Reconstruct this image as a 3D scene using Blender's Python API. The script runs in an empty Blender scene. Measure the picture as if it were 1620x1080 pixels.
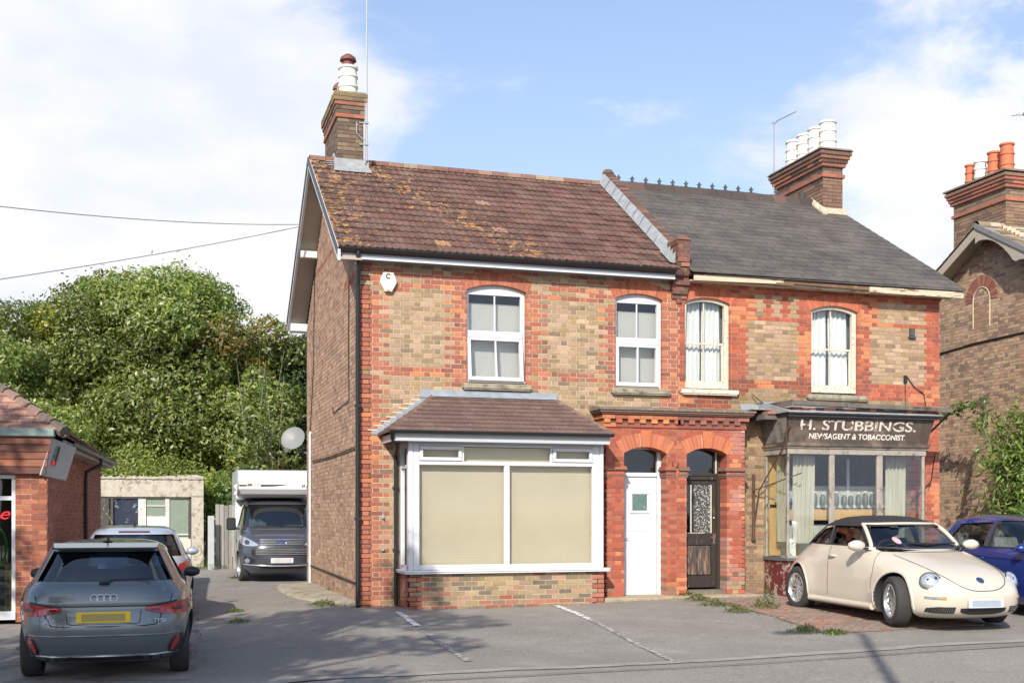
import bpy, math, random
import numpy as np
from mathutils import Vector, Matrix
random.seed(7); R = math.radians; rnd = random.random
SC = bpy.context.scene; COL = SC.collection
# ---------- camera model (used to turn measured photo points into metres on known planes)
YAW = R(17.03); CC, SS = math.cos(YAW), math.sin(YAW); FP = 1835.0; CX, CY, CZ = -3.10, -18.50, 1.52
def fa(u, v, y=0.0):
    k = (u-810)/FP; dy = y-CY; dx = dy*(SS+k*CC)/(CC-k*SS); Y = dx*SS+dy*CC
    return CX+dx, CZ+(810-v)*Y/FP
def ux(u, y=0.0): return fa(u, 810, y)[0]
def ss(t, a, b):
    t = max(0.0, min(1.0, (t-a)/(b-a))); return t*t*(3-2*t)
def g(x, y):
    return .07*ss(x, 2, 6)*ss(y, -6.5, -3) - .13*max(ss(-x, .2, 2.6), .7*ss(-y, 2, 7)*(1-.7*ss(x, 2, 7)), ss(y, 5, 10))
def vnoise(x, y, s=0):
    def h(i, j):
        n = math.sin(i*127.1+j*311.7+s*74.7)*43758.5453; return n-math.floor(n)
    i, j = math.floor(x), math.floor(y); fx, fy = x-i, y-j
    fx = fx*fx*(3-2*fx); fy = fy*fy*(3-2*fy)
    return (h(i, j)*(1-fx)+h(i+1, j)*fx)*(1-fy)+(h(i, j+1)*(1-fx)+h(i+1, j+1)*fx)*fy
# ---------- materials
MATS = {}
def mat(name, col=(.5, .5, .5), rough=.7, metal=0.0, attr=False, var=.15, scale=6.0, bump=0.0, bscale=40.0, col2=None, mask=(.5, .6), mscale=2.0,
        coat=0.0, spec=.5, col3=None, m3=(.6, .7), s3=5.0, stretch=(1, 1, 1), trans=0.0, emit=None, estr=0.0):
    if name in MATS: return MATS[name]
    m = bpy.data.materials.new(name); m.use_nodes = True; nt = m.node_tree; N = nt.nodes; L = nt.links
    b = N['Principled BSDF']
    b.inputs['Roughness'].default_value = rough; b.inputs['Metallic'].default_value = metal
    b.inputs['Specular IOR Level'].default_value = spec
    if coat: b.inputs['Coat Weight'].default_value = coat; b.inputs['Coat Roughness'].default_value = .04
    if trans: b.inputs['Transmission Weight'].default_value = trans
    if emit: b.inputs['Emission Color'].default_value = (*emit, 1); b.inputs['Emission Strength'].default_value = estr
    tc = N.new('ShaderNodeNewGeometry'); mp = N.new('ShaderNodeMapping'); mp.inputs['Scale'].default_value = stretch
    L.new(tc.outputs['Position'], mp.inputs['Vector'])
    if attr:
        a = N.new('ShaderNodeAttribute'); a.attribute_name = 'Col'; base = a.outputs['Color']
    else:
        c = N.new('ShaderNodeRGB'); c.outputs[0].default_value = (*col, 1); base = c.outputs[0]
    def noise(s, d=4, r=.6):
        n = N.new('ShaderNodeTexNoise'); n.inputs['Scale'].default_value = s; n.inputs['Detail'].default_value = d
        n.inputs['Roughness'].default_value = r; L.new(mp.outputs[0], n.inputs['Vector']); return n.outputs['Fac']
    def ramp(f, a, b_):
        r_ = N.new('ShaderNodeMapRange'); r_.inputs[1].default_value = a; r_.inputs[2].default_value = b_; L.new(f, r_.inputs[0]); return r_.outputs[0]
    def mix(f, a, b_, mode='MIX'):
        x = N.new('ShaderNodeMix'); x.data_type = 'RGBA'; x.blend_type = mode
        if isinstance(f, float): x.inputs[0].default_value = f
        else: L.new(f, x.inputs[0])
        for sock, val in ((6, a), (7, b_)):
            if isinstance(val, tuple): x.inputs[sock].default_value = (*val, 1)
            else: L.new(val, x.inputs[sock])
        return x.outputs[2]
    if col2: base = mix(ramp(noise(mscale, 6, .65), *mask), base, col2)
    if col3: base = mix(ramp(noise(s3, 7, .7), *m3), base, col3)
    if var:
        r_ = N.new('ShaderNodeMapRange'); r_.inputs[1].default_value = .25; r_.inputs[2].default_value = .75
        r_.inputs[3].default_value = 1-var; r_.inputs[4].default_value = 1+var; L.new(noise(scale), r_.inputs[0])
        v = N.new('ShaderNodeVectorMath'); v.operation = 'SCALE'; L.new(base, v.inputs[0]); L.new(r_.outputs[0], v.inputs['Scale']); base = v.outputs[0]
    L.new(base, b.inputs['Base Color'])
    if bump:
        bp = N.new('ShaderNodeBump'); bp.inputs['Strength'].default_value = bump; bp.inputs['Distance'].default_value = .01
        L.new(noise(bscale, 3), bp.inputs['Height']); L.new(bp.outputs[0], b.inputs['Normal'])
    MATS[name] = m; return m
def glassmat(name, tint=(.8, .85, .85), refl=.12, rough=.0, base=None, opac=0.0):
    m = bpy.data.materials.new(name); m.use_nodes = True; nt = m.node_tree; N = nt.nodes; L = nt.links
    N.remove(N['Principled BSDF']); out = N['Material Output']
    t = N.new('ShaderNodeBsdfTransparent'); t.inputs[0].default_value = (*tint, 1)
    gl = N.new('ShaderNodeBsdfGlossy'); gl.inputs['Roughness'].default_value = rough; gl.inputs[0].default_value = (1, 1, 1, 1)
    fr = N.new('ShaderNodeLayerWeight'); fr.inputs[0].default_value = .5; pw = N.new('ShaderNodeMath'); pw.operation = 'POWER'; pw.inputs[1].default_value = 5.0; L.new(fr.outputs['Facing'], pw.inputs[0])
    ad = N.new('ShaderNodeMath'); ad.operation = 'MULTIPLY_ADD'; ad.inputs[1].default_value = .9; ad.inputs[2].default_value = refl; ad.use_clamp = True
    L.new(pw.outputs[0], ad.inputs[0])
    first = t.outputs[0]
    if opac:
        d = N.new('ShaderNodeBsdfDiffuse'); d.inputs[0].default_value = (*(base or (.5, .5, .5)), 1)
        mm = N.new('ShaderNodeMixShader'); mm.inputs[0].default_value = opac; L.new(t.outputs[0], mm.inputs[1]); L.new(d.outputs[0], mm.inputs[2]); first = mm.outputs[0]
    mx = N.new('ShaderNodeMixShader'); L.new(ad.outputs[0], mx.inputs[0]); L.new(first, mx.inputs[1]); L.new(gl.outputs[0], mx.inputs[2])
    L.new(mx.outputs[0], out.inputs[0]); MATS[name] = m; return m
def asphalt(name, a, b_, light, crack=.5):
    m = bpy.data.materials.new(name); m.use_nodes = True; nt = m.node_tree; N = nt.nodes; L = nt.links; b = N['Principled BSDF']; b.inputs['Roughness'].default_value = .93
    pos = N.new('ShaderNodeNewGeometry').outputs['Position']
    def nz(s, d=4, r=.6, v=None):
        n = N.new('ShaderNodeTexNoise'); n.inputs['Scale'].default_value = s; n.inputs['Detail'].default_value = d; n.inputs['Roughness'].default_value = r; L.new(v or pos, n.inputs['Vector']); return n
    def mr(f, x0, x1, y0=0, y1=1):
        n = N.new('ShaderNodeMapRange'); n.inputs[1].default_value = x0; n.inputs[2].default_value = x1; n.inputs[3].default_value = y0; n.inputs[4].default_value = y1; L.new(f, n.inputs[0]); return n.outputs[0]
    def mix(f, x, y):
        n = N.new('ShaderNodeMix'); n.data_type = 'RGBA'; L.new(f, n.inputs[0])
        for k, v in ((6, x), (7, y)):
            if isinstance(v, tuple): n.inputs[k].default_value = (*v, 1)
            else: L.new(v, n.inputs[k])
        return n.outputs[2]
    cur = mix(mr(nz(.45, 7, .7).outputs['Fac'], .42, .60), a, b_)
    cur = mix(mr(nz(1.7, 6, .7).outputs['Fac'], .55, .68, 0, .6), cur, light)            # worn pale areas
    cur = mix(mr(nz(2.3, 6, .7).outputs['Fac'], .62, .70, 0, .55), cur, tuple(v*.55 for v in a))   # oil stains
    st = nz(34, 4, .75).outputs['Fac']; cur = mix(mr(st, .55, .68, 0, .75), cur, tuple(min(1, v*1.9) for v in a)); cur = mix(mr(st, .46, .34, 0, .75), cur, tuple(v*.45 for v in a))
    cur = mix(mr(nz(14, 3).outputs['Fac'], .70, .74, 0, .7), cur, tuple(min(1, v*1.7) for v in light))
    ds = N.new('ShaderNodeVectorMath'); ds.operation = 'MULTIPLY_ADD'; L.new(nz(1.3, 5).outputs['Color'], ds.inputs[0]); ds.inputs[1].default_value = (1.6, 1.6, 0); L.new(pos, ds.inputs[2])
    vo = N.new('ShaderNodeTexVoronoi'); vo.feature = 'DISTANCE_TO_EDGE'; vo.inputs['Scale'].default_value = .33; L.new(ds.outputs[0], vo.inputs['Vector'])
    ck = mr(vo.outputs['Distance'], .0035, .0, 0, crack); cm = N.new('ShaderNodeMath'); cm.operation = 'MULTIPLY'; L.new(ck, cm.inputs[0]); L.new(mr(nz(.8).outputs['Fac'], .48, .58), cm.inputs[1]); cur = mix(cm.outputs[0], cur, tuple(v*.3 for v in a))
    L.new(cur, b.inputs['Base Color']); bp = N.new('ShaderNodeBump'); bp.inputs['Strength'].default_value = .6; bp.inputs['Distance'].default_value = .01; L.new(nz(110, 2).outputs['Fac'], bp.inputs['Height']); L.new(bp.outputs[0], b.inputs['Normal'])
    MATS[name] = m; return m
# ---------- mesh builder
class MB:
    def __init__(s): s.v = []; s.f = []; s.c = []
    def add(s, vs, fs, col=(1, 1, 1)):
        o = len(s.v); s.v += [tuple(p) for p in vs]
        for f in fs: s.f.append(tuple(i+o for i in f)); s.c.append(col)
        return s
    def box(s, x0, x1, y0, y1, z0, z1, col=(1, 1, 1)):
        return s.add([(x0,y0,z0),(x1,y0,z0),(x1,y1,z0),(x0,y1,z0),(x0,y0,z1),(x1,y0,z1),(x1,y1,z1),(x0,y1,z1)],
              [(0,3,2,1),(4,5,6,7),(0,1,5,4),(1,2,6,5),(2,3,7,6),(3,0,4,7)], col)
    def bbox(s, x0, x1, y0, y1, z0, z1, b=.008, col=(1, 1, 1)):
        # box with chamfered long edges in all directions (small bevel)
        X = (x0, x1); Y = (y0, y1); Z = (z0, z1); vs = []; ix = {}
        for i in (0, 1):
            for j in (0, 1):
                for k in (0, 1):
                    sx = b if i == 0 else -b; sy = b if j == 0 else -b; sz = b if k == 0 else -b
                    ix[i,j,k,0] = len(vs); vs.append((X[i], Y[j]+sy, Z[k]+sz))
                    ix[i,j,k,1] = len(vs); vs.append((X[i]+sx, Y[j], Z[k]+sz))
                    ix[i,j,k,2] = len(vs); vs.append((X[i]+sx, Y[j]+sy, Z[k]))
        fs = []
        for i in (0, 1): fs.append((ix[i,0,0,0], ix[i,1,0,0], ix[i,1,1,0], ix[i,0,1,0]))
        for j in (0, 1): fs.append((ix[0,j,0,1], ix[1,j,0,1], ix[1,j,1,1], ix[0,j,1,1]))
        for k in (0, 1): fs.append((ix[0,0,k,2], ix[1,0,k,2], ix[1,1,k,2], ix[0,1,k,2]))
        for i in (0, 1):
            for j in (0, 1):
                fs.append((ix[i,j,0,0], ix[i,j,1,0], ix[i,j,1,1], ix[i,j,0,1]))
            for k in (0, 1):
                fs.append((ix[i,0,k,0], ix[i,1,k,0], ix[i,1,k,2], ix[i,0,k,2]))
        for j in (0, 1):
            for k in (0, 1):
                fs.append((ix[0,j,k,1], ix[1,j,k,1], ix[1,j,k,2], ix[0,j,k,2]))
        for i in (0, 1):
            for j in (0, 1):
                for k in (0, 1): fs.append((ix[i,j,k,0], ix[i,j,k,1], ix[i,j,k,2]))
        return s.add(vs, fs, col)
    def hexa(s, p, col=(1, 1, 1)):   # 8 points: bottom 4, top 4
        return s.add(p, [(0,3,2,1),(4,5,6,7),(0,1,5,4),(1,2,6,5),(2,3,7,6),(3,0,4,7)], col)
    def prism(s, poly, d0, d1, axis='y', col=(1, 1, 1)):
        n = len(poly)
        def P(a, b, d): return (a, d, b) if axis == 'y' else ((d, a, b) if axis == 'x' else (a, b, d))
        vs = [P(a, b, d0) for a, b in poly]+[P(a, b, d1) for a, b in poly]
        fs = [tuple(range(n)), tuple(range(2*n-1, n-1, -1))]+[(i, i+n, (i+1) % n+n, (i+1) % n) for i in range(n)]
        return s.add(vs, fs, col)
    def tube(s, pts, r, n=8, col=(1, 1, 1), cap=True):
        pts = [Vector(p) for p in pts]; rs = r if isinstance(r, (list, tuple)) else [r]*len(pts)
        vs = []; up = None
        for i, p in enumerate(pts):
            d = (pts[min(i+1, len(pts)-1)]-pts[max(i-1, 0)]).normalized()
            if up is None:
                up = Vector((0, 0, 1)) if abs(d.z) < .9 else Vector((1, 0, 0))
            a = d.cross(up).normalized(); b = a.cross(d).normalized(); up = b
            for k in range(n):
                t = 2*math.pi*k/n; vs.append(p+(a*math.cos(t)+b*math.sin(t))*rs[i])
        fs = []
        for i in range(len(pts)-1):
            for k in range(n): fs.append((i*n+k, i*n+(k+1) % n, (i+1)*n+(k+1) % n, (i+1)*n+k))
        if cap: fs += [tuple(range(n-1, -1, -1)), tuple(range((len(pts)-1)*n, len(pts)*n))]
        return s.add(vs, fs, col)
    def lathe(s, prof, c, axis='z', n=20, col=(1, 1, 1), a0=0, a1=2*math.pi):
        vs = []; full = abs(a1-a0-2*math.pi) < 1e-6; m = n if full else n+1
        for r, h in prof:
            for k in range(m):
                t = a0+(a1-a0)*k/n; ca, sa = r*math.cos(t), r*math.sin(t)
                if axis == 'z': vs.append((c[0]+ca, c[1]+sa, c[2]+h))
                elif axis == 'y': vs.append((c[0]+ca, c[1]+h, c[2]+sa))
                else: vs.append((c[0]+h, c[1]+ca, c[2]+sa))
        fs = []
        for i in range(len(prof)-1):
            for k in range(n):
                k2 = (k+1) % m; fs.append((i*m+k, i*m+k2, (i+1)*m+k2, (i+1)*m+k))
        return s.add(vs, fs, col)
    def grid(s, fn, nu, nv, col=(1, 1, 1), colfn=None):
        o = len(s.v)
        for j in range(nv+1):
            for i in range(nu+1): s.v.append(tuple(fn(i/nu, j/nv)))
        for j in range(nv):
            for i in range(nu):
                a = o+j*(nu+1)+i; s.f.append((a, a+1, a+nu+2, a+nu+1)); s.c.append(colfn(i, j) if colfn else col)
        return s
    def mesh(s, name, m=None, smooth=False, color=False):
        me = bpy.data.meshes.new(name); me.from_pydata(s.v, [], s.f)
        if color:
            a = me.color_attributes.new('Col', 'FLOAT_COLOR', 'CORNER'); arr = []
            for f, c in zip(s.f, s.c): arr += [c[0], c[1], c[2], 1.0]*len(f)
            a.data.foreach_set('color', arr)
        if smooth is not False:
            me.polygons.foreach_set('use_smooth', [True]*len(me.polygons))
            if smooth is not True: me.set_sharp_from_angle(angle=R(smooth))
        if m: me.materials.append(m)
        me.update(); return me
def tag(o, label=None, cat=None, group=None, kind=None):
    if label: o['label'] = label
    if cat: o['category'] = cat
    if group: o['group'] = group
    if kind: o['kind'] = kind
    return o
def thing(name, label, cat, loc=(0, 0, 0), rz=0, group=None):
    o = bpy.data.objects.new(name, None); COL.objects.link(o); o.location = loc; o.rotation_euler = (0, 0, rz); o.empty_display_size = .2
    return tag(o, label, cat, group)
def obj(name, mb, m=None, parent=None, smooth=False, color=False, local=False, label=None):
    me = mb.mesh(name, m, smooth, color) if isinstance(mb, MB) else mb
    if not isinstance(mb, MB) and m and not me.materials: me.materials.append(m)
    o = bpy.data.objects.new(name, me); COL.objects.link(o)
    if parent:
        o.parent = parent
        if parent.type == 'EMPTY' and not local: o.location = -parent.location
    if label: o['label'] = label
    return o
def top(name, mb, m, label, cat, group=None, kind=None, smooth=False, color=False):
    return tag(obj(name, mb, m, None, smooth, color), label, cat, group, kind)
def copy_tree(o, parent=None):
    c = o.copy(); COL.objects.link(c); c.parent = parent
    for ch in list(o.children): copy_tree(ch, c)
    return c
def textmesh(txt, size, depth=.004, shear=0.0, spacing=1.0, offset=0.0):
    cu = bpy.data.curves.new('t', 'FONT'); cu.body = txt; cu.size = size; cu.extrude = depth; cu.shear = shear; cu.space_character = spacing; cu.offset = offset
    cu.align_x = 'CENTER'; cu.resolution_u = 4
    o = bpy.data.objects.new('t', cu); COL.objects.link(o)
    me = bpy.data.meshes.new_from_object(o, depsgraph=bpy.context.evaluated_depsgraph_get()); bpy.data.objects.remove(o); bpy.data.curves.remove(cu); return me
def place_text(name, txt, size, m, parent, org, right, up, w=None, depth=.004, local=False, **k):
    """write a text flat on a plane: org = centre of the line, right/up = unit vectors"""
    me = textmesh(txt, size, depth, **k); xs = [v.co.x for v in me.vertices]; ys = [v.co.y for v in me.vertices]
    cx, cy = (min(xs)+max(xs))/2, (min(ys)+max(ys))/2; sx = (w/(max(xs)-min(xs))) if w else 1.0
    r_, u_ = Vector(right), Vector(up); n_ = r_.cross(u_); o_ = Vector(org)
    for v in me.vertices: v.co = o_+r_*((v.co.x-cx)*sx)+u_*(v.co.y-cy)+n_*v.co.z
    return obj(name, me, m, parent, local=local)
# ---------- bricks
RED = [(.38,.135,.08), (.34,.115,.07), (.41,.155,.09), (.29,.10,.07), (.215,.085,.065), (.36,.125,.08)]
ORG = [(.52,.20,.09), (.46,.165,.08)]
YEL = [(.38,.265,.16), (.33,.235,.135), (.44,.325,.21), (.27,.195,.12), (.37,.25,.165), (.19,.14,.095), (.36,.245,.175), (.30,.215,.11), (.41,.285,.19)]
STK = [(.30,.21,.13), (.25,.175,.11), (.34,.245,.15), (.20,.13,.085), (.15,.10,.075), (.32,.20,.13)]
def pick(l, j=.12):
    c = random.choice(l); k = 1+random.uniform(-j, j)
    if len(l) > 5: m_ = [sum(q[i] for q in l)/len(l) for i in range(3)]; c = tuple(c[i]*.78+m_[i]*.22 for i in range(3))
    return (c[0]*k, c[1]*k, c[2]*k)
RH = .0755
def brick_wall(name, parent, P, z0, z1, lim, holes, colf, mort, bond='flemish', rev=.11, thick=.2, bm=None, seed=1, local=False, proud=.006):
    """courses of real bricks on a mortar backing. P(u, z, d): d = depth behind the face"""
    rs = random.Random(seed); B = MB(); M = MB(); row = 0; z = z0
    def hexa(mb, u0, u1, a, b, d0, d1, c):
        mb.hexa([P(u0,a,d0),P(u1,a,d0),P(u1,a,d1),P(u0,a,d1),P(u0,b,d0),P(u1,b,d0),P(u1,b,d1),P(u0,b,d1)], c)
    while z < z1-1e-4:
        zt = min(z+RH, z1); zm = (z+zt)/2; a, b = lim(zm)
        if b-a < .02: z = zt; row += 1; continue
        segs = [(a, b, False, False)]
        for h in holes:
            if not (h['z0'] < zm < h['z1']): continue
            h0, h1 = h['x'](zm) if callable(h['x']) else h['x']; ns = []
            if h1 <= h0: continue
            for s0, s1, e0, e1 in segs:
                if h1 <= s0 or h0 >= s1: ns.append((s0, s1, e0, e1)); continue
                if h0 > s0: ns.append((s0, h0, e0, True))
                if h1 < s1: ns.append((h1, s1, True, e1))
            segs = ns
        for s0, s1, e0, e1 in segs: hexa(M, s0, s1, z, zt, 0, thick, mort)
        per = .3375 if bond == 'flemish' else .225
        u = math.floor(a/per)*per-per+((per/2 if bond == 'flemish' else .1125) if row % 2 else 0); k = 0
        while u < b:
            L = (.215 if k % 2 == 0 else .1025) if bond == 'flemish' else .215
            for s0, s1, e0, e1 in segs:
                p, q = max(u, s0), min(u+L, s1)
                if q-p < .025: continue
                c = colf((p+q)/2, zm, row, rs); jd = rs.uniform(-.0025, .0025); t = rs.uniform(-.0015, .0015)
                ea = e0 and p-s0 < 1e-6; eb = e1 and s1-q < 1e-6; d1 = .012
                hexa(B, p-(.004 if ea else 0), q+(.004 if eb else 0), z+.005+t, zt-.005+t, -proud+jd, rev if (ea or eb) else d1, c)
            u += L+.01; k += 1
        z = zt; row += 1
    w = obj(name, B, bm or MATS['brick'], parent, color=True, local=local)
    obj('mortar', M, MATS['mortar'], w, color=True, local=True)
    return w
def arch_hole(x0, x1, zb, zs, zc):
    """segmental arch opening: springs at zs, crown at zc"""
    w = (x1-x0)/2; r = zc-zs; Rr = (w*w+r*r)/(2*r); cx = (x0+x1)/2; cz = zc-Rr
    Ro = Rr+.12
    def f(z):
        if z <= zs: return (x0, x1)
        h = Ro*Ro-(z-cz)**2; h = min(math.sqrt(max(h, 0)), w*(1+(z-zs)*.9)); return (cx-h, cx+h)
    return dict(z0=zb, z1=zc+.12, x=f, g=(cx, cz, Rr, w))
def voussoirs(mb, hole, y0, y1, th=.215, n=13, cols=ORG, key=None, P=None):
    cx, cz, Rr, w = hole['g']; a = math.asin(min(1, w/Rr))*1.0; a_ = a+ .03
    for i in range(14):
        t0, t1 = -a_+2*a_*i/14, -a_+2*a_*(i+1)/14
        mb.prism([(cx+math.sin(t)*r, cz+math.cos(t)*r) for t, r in ((t0, Rr+.002), (t1, Rr+.002), (t1, Rr+th-.004), (t0, Rr+th-.004))], y0+.006, y1-.004, 'y', (.46,.34,.24))
    for i in range(n):
        t0 = -a_+2*a_*i/n+.004/Rr; t1 = -a_+2*a_*(i+1)/n-.004/Rr; c = pick(cols, .14); r0, r1 = Rr-.002, Rr+th
        yy = y0; rr = r1
        if key and i in (n//2-1, n//2+1): continue
        if key and i == n//2: yy = y0-.03; rr = r1+.05; t0 -= 1.7*a_/n; t1 += 1.7*a_/n
        q = [(cx+math.sin(t)*r, cz+math.cos(t)*r) for t, r in ((t0, r0), (t1, r0), (t1, rr), (t0, rr))]
        mb.prism(q, yy, y1, 'y', c)
def arcpts(hole, inset=0.0, n=12):
    cx, cz, Rr, w = hole['g']; w2 = w-inset; R2 = Rr-inset; a = math.asin(w2/R2)
    return [(cx+math.sin(t)*R2, cz+math.cos(t)*R2) for t in [a-2*a*i/n for i in range(n+1)]]
def sheet(name, quad, nu, nv, dz, m, label, cat, wob=0.0):
    a, b, c, d = quad; mb = MB()
    def fn(s, t):
        x = (a[0]*(1-s)+b[0]*s)*(1-t)+(d[0]*(1-s)+c[0]*s)*t; y = (a[1]*(1-s)+b[1]*s)*(1-t)+(d[1]*(1-s)+c[1]*s)*t
        if wob and (s in (0, 1) or t in (0, 1)):
            x += wob*(vnoise(x*3, y*3, 1)-.5)*2; y += wob*(vnoise(x*3, y*3, 2)-.5)*2
        return (x, y, g(x, y)+dz)
    mb.grid(fn, nu, nv); o = obj(name, mb, m, smooth=True); return tag(o, label, cat, kind='structure')
# ---------- shared materials
mat('brick', attr=True, rough=.9, var=.22, scale=28, bump=.5, bscale=90, col2=(.5,.40,.30), mask=(.66,.85), mscale=5, col3=(.09,.07,.055), m3=(.52,1.05), s3=1.1, stretch=(1.6, 1.6, .8))
mat('mortar', attr=True, rough=.95, var=.15, scale=20, bump=.4, bscale=120)
MORT = (.56,.47,.33); MORT2 = (.52,.45,.34)
M_upvc = mat('white_upvc', (.60,.61,.63), .35, var=.03, col2=(.47,.46,.42), mask=(.58,.80), mscale=3.5)
M_oldpaint = mat('old_cream_paint', (.54,.505,.42), .7, var=.12, scale=14, col2=(.22,.17,.12), mask=(.60,.66), mscale=16, bump=.3)
M_stone = mat('weathered_stone', (.30,.27,.2), .9, var=.25, scale=10, col2=(.13,.12,.09), mask=(.5,.65), mscale=8, bump=.5, bscale=50)
M_lead = mat('lead_flashing', (.30,.34,.38), .45, metal=.2, var=.2, scale=8)
M_leadl = mat('pale_lead', (.27,.29,.305), .55, metal=.1, var=.2, scale=12, col2=(.33,.34,.34), mask=(.5,.6), mscale=9)
M_black = mat('black_plastic', (.018,.019,.021), .4, var=.1)
M_grey = mat('grey_plastic', (.30,.32,.34), .4, var=.05)
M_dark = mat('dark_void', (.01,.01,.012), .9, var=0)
M_tile = mat('roof_tile', attr=True, rough=.85, var=.25, scale=22, bump=.6, bscale=60)
M_slate = mat('slate', attr=True, rough=.6, var=.22, scale=14, bump=.3, bscale=50, stretch=(1, 1, 1))
M_blind = mat('beige_blind', (.70,.65,.50), .85, var=.03, scale=3)
M_blindw = mat('white_blind', (.72,.72,.68), .85, var=.02)
M_lace = mat('lace_curtain', (.62,.645,.635), .95, var=.12, scale=30, bump=.3, bscale=60)
G_win = glassmat('window_glass', (.95,.96,.96), .04)
G_refl = glassmat('bay_glass', (.96,.96,.95), .02)
M_pot_w = mat('white_pot', (.70,.68,.62), .7, var=.08, col2=(.35,.33,.29), mask=(.62,.72), mscale=9)
M_pot_o = mat('terracotta_pot', (.46,.15,.08), .8, var=.12, scale=9, col2=(.25,.10,.07), mask=(.6,.7), mscale=6)
M_wood = mat('pale_wood', (.55,.36,.16), .7, var=.15, scale=5, stretch=(8, 8, 1))
M_render = mat('cracked_render', (.44,.405,.34), .95, var=.2, scale=6, col2=(.27,.235,.17), mask=(.52,.6), mscale=7, bump=.8, bscale=14)
# ---------- ground, road, paving
def ground_col(): return None
m_g = mat('earth_ground', (.09,.10,.055), .95, var=.3, scale=1.5)
mb = MB(); xs = [-900,-300,-100,-50,-30]+[i*1.0 for i in range(-20, 31)]+[40,60,100,300,900]
ys = [-900,-300,-100,-50]+[i*1.0 for i in range(-30, 46)]+[60,100,300,900]
for y in ys:
    for x in xs: mb.v.append((x, y, g(x, y)-.02))
n = len(xs)
for j in range(len(ys)-1):
    for i in range(n-1): a = j*n+i; mb.f.append((a, a+1, a+n+1, a+n)); mb.c.append((1, 1, 1))
tag(obj('ground', mb, m_g), 'plain ground beyond the houses', 'ground', kind='structure')
m_as = asphalt('old_asphalt', (.21,.193,.17), (.26,.24,.213), (.34,.315,.28))
m_rd = asphalt('road_asphalt', (.24,.22,.193), (.275,.25,.22), (.37,.34,.30), .3)
m_cc = mat('drive_concrete', (.27,.245,.21), .93, var=.2, scale=3, bump=.5, bscale=90, col2=(.12,.11,.10), mask=(.5,.62), mscale=1.3)
sheet('forecourt', ((-30, -7.45), (40, -7.2), (40, 20), (-30, 20)), 140, 56, 0, m_as, 'worn grey tarmac forecourt in front of the houses', 'tarmac')
sheet('road', ((-80, -40), (80, -40), (80, -6.7), (-80, -8.0)), 120, 12, .006, m_rd, 'grey tarmac road along the bottom edge', 'road', 0)
sheet('concrete_drive', ((-4.75, -6.4), (-2.75, -6.6), (-2.0, 18), (-4.4, 18)), 12, 60, .005, m_cc, 'shaded concrete strip beside the shop on the left', 'driveway', .08)
m_ap = mat('apron_concrete', (.33,.29,.22), .95, var=.2, scale=4, bump=.6, bscale=50, col2=(.2,.18,.13), mask=(.5,.6), mscale=3)
mb = MB()
def _ap(s, t):
    x = (-.80+.08*math.sin(t*7))*(1-s)*(1-.1*t)*(.35+.65*min(1, t*3)); y = .1+t*6.4; return (x, y, g(x, y)+(.03 if 0 < t < 1 and s > .03 else -.02)+.04*s)
mb.grid(_ap, 12, 24)
tag(obj('concrete_apron', mb, m_ap, smooth=True), 'pale concrete strip along the foot of the left side wall', 'path', kind='structure')
mb = MB(); mb.box(3.98, 6.9, -.62, -.05, -.05, g(5,-.5)+.045)
obj('x', mb) if 0 else tag(obj('doorstep_slab', mb, mat('step_concrete', (.36,.29,.2), .9, var=.2, scale=6, bump=.4), None), 'low concrete step below both doors', 'step', kind='structure')
# red block paving by the shop
def pave_col(): return pick([(.30,.15,.11), (.26,.14,.11), (.33,.18,.13), (.22,.13,.11), (.28,.19,.15)], .15)
q = ((5.55, -1.15), (8.2, -1.0), (7.6, -5.4), (5.05, -5.6))
mb = MB(); nb = MB()
def bil(q, s, t):
    a, b, c, d = q; return ((a[0]*(1-s)+b[0]*s)*(1-t)+(d[0]*(1-s)+c[0]*s)*t, (a[1]*(1-s)+b[1]*s)*(1-t)+(d[1]*(1-s)+c[1]*s)*t)
for r in range(44):
    for c in range(13):
        s0, s1 = (c+(.5 if r % 2 else 0))/13.5, (c+1+(.5 if r % 2 else 0))/13.5
        if vnoise(c*.5, r*.3, 5) > .86: continue
        t0, t1 = r/44, (r+1)/44; e = .0025
        P4 = [bil(q, s0+e, t0+e), bil(q, s1-e, t0+e), bil(q, s1-e, t1-e), bil(q, s0+e, t1-e)]
        zz = g(*P4[0])+.014+random.uniform(-.003, .003)
        mb.hexa([(x, y, zz-.03) for x, y in P4]+[(x, y, zz) for x, y in P4], pave_col())
tag(obj('brick_paving', mb, mat('paver', attr=True, rough=.92, var=.2, scale=15, bump=.5, col2=(.24,.19,.155), mask=(.42,.56), mscale=2.2), color=True), 'worn red block paving in front of the old shop', 'paving', kind='structure')
m_pe = mat('pale_joint', (.325,.30,.262), .9, var=.12, scale=30, col2=(.255,.237,.208), mask=(.38,.60), mscale=5, bump=.4)
sheet('pavement_joint', ((-2.6, -7.35), (12, -6.85), (12, -6.62), (-2.6, -7.15)), 160, 2, .008, m_pe, 'pale worn joint line between forecourt and road', 'pavement', .05)
sheet('tarmac_patch', ((-1.0, -7.75), (9, -7.35), (9, -7.18), (-1.0, -7.62)), 80, 2, .011, asphalt('dark_patch', (.185,.172,.152), (.215,.20,.178), (.26,.24,.215)), 'narrow darker trench repair along the road edge', 'road patch', .02)
sheet('paving_bed', q, 20, 30, .007, mat('paving_sand', (.20,.16,.12), .95, var=.2), 'gritty bed below the red block paving', 'paving', .05)
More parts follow.
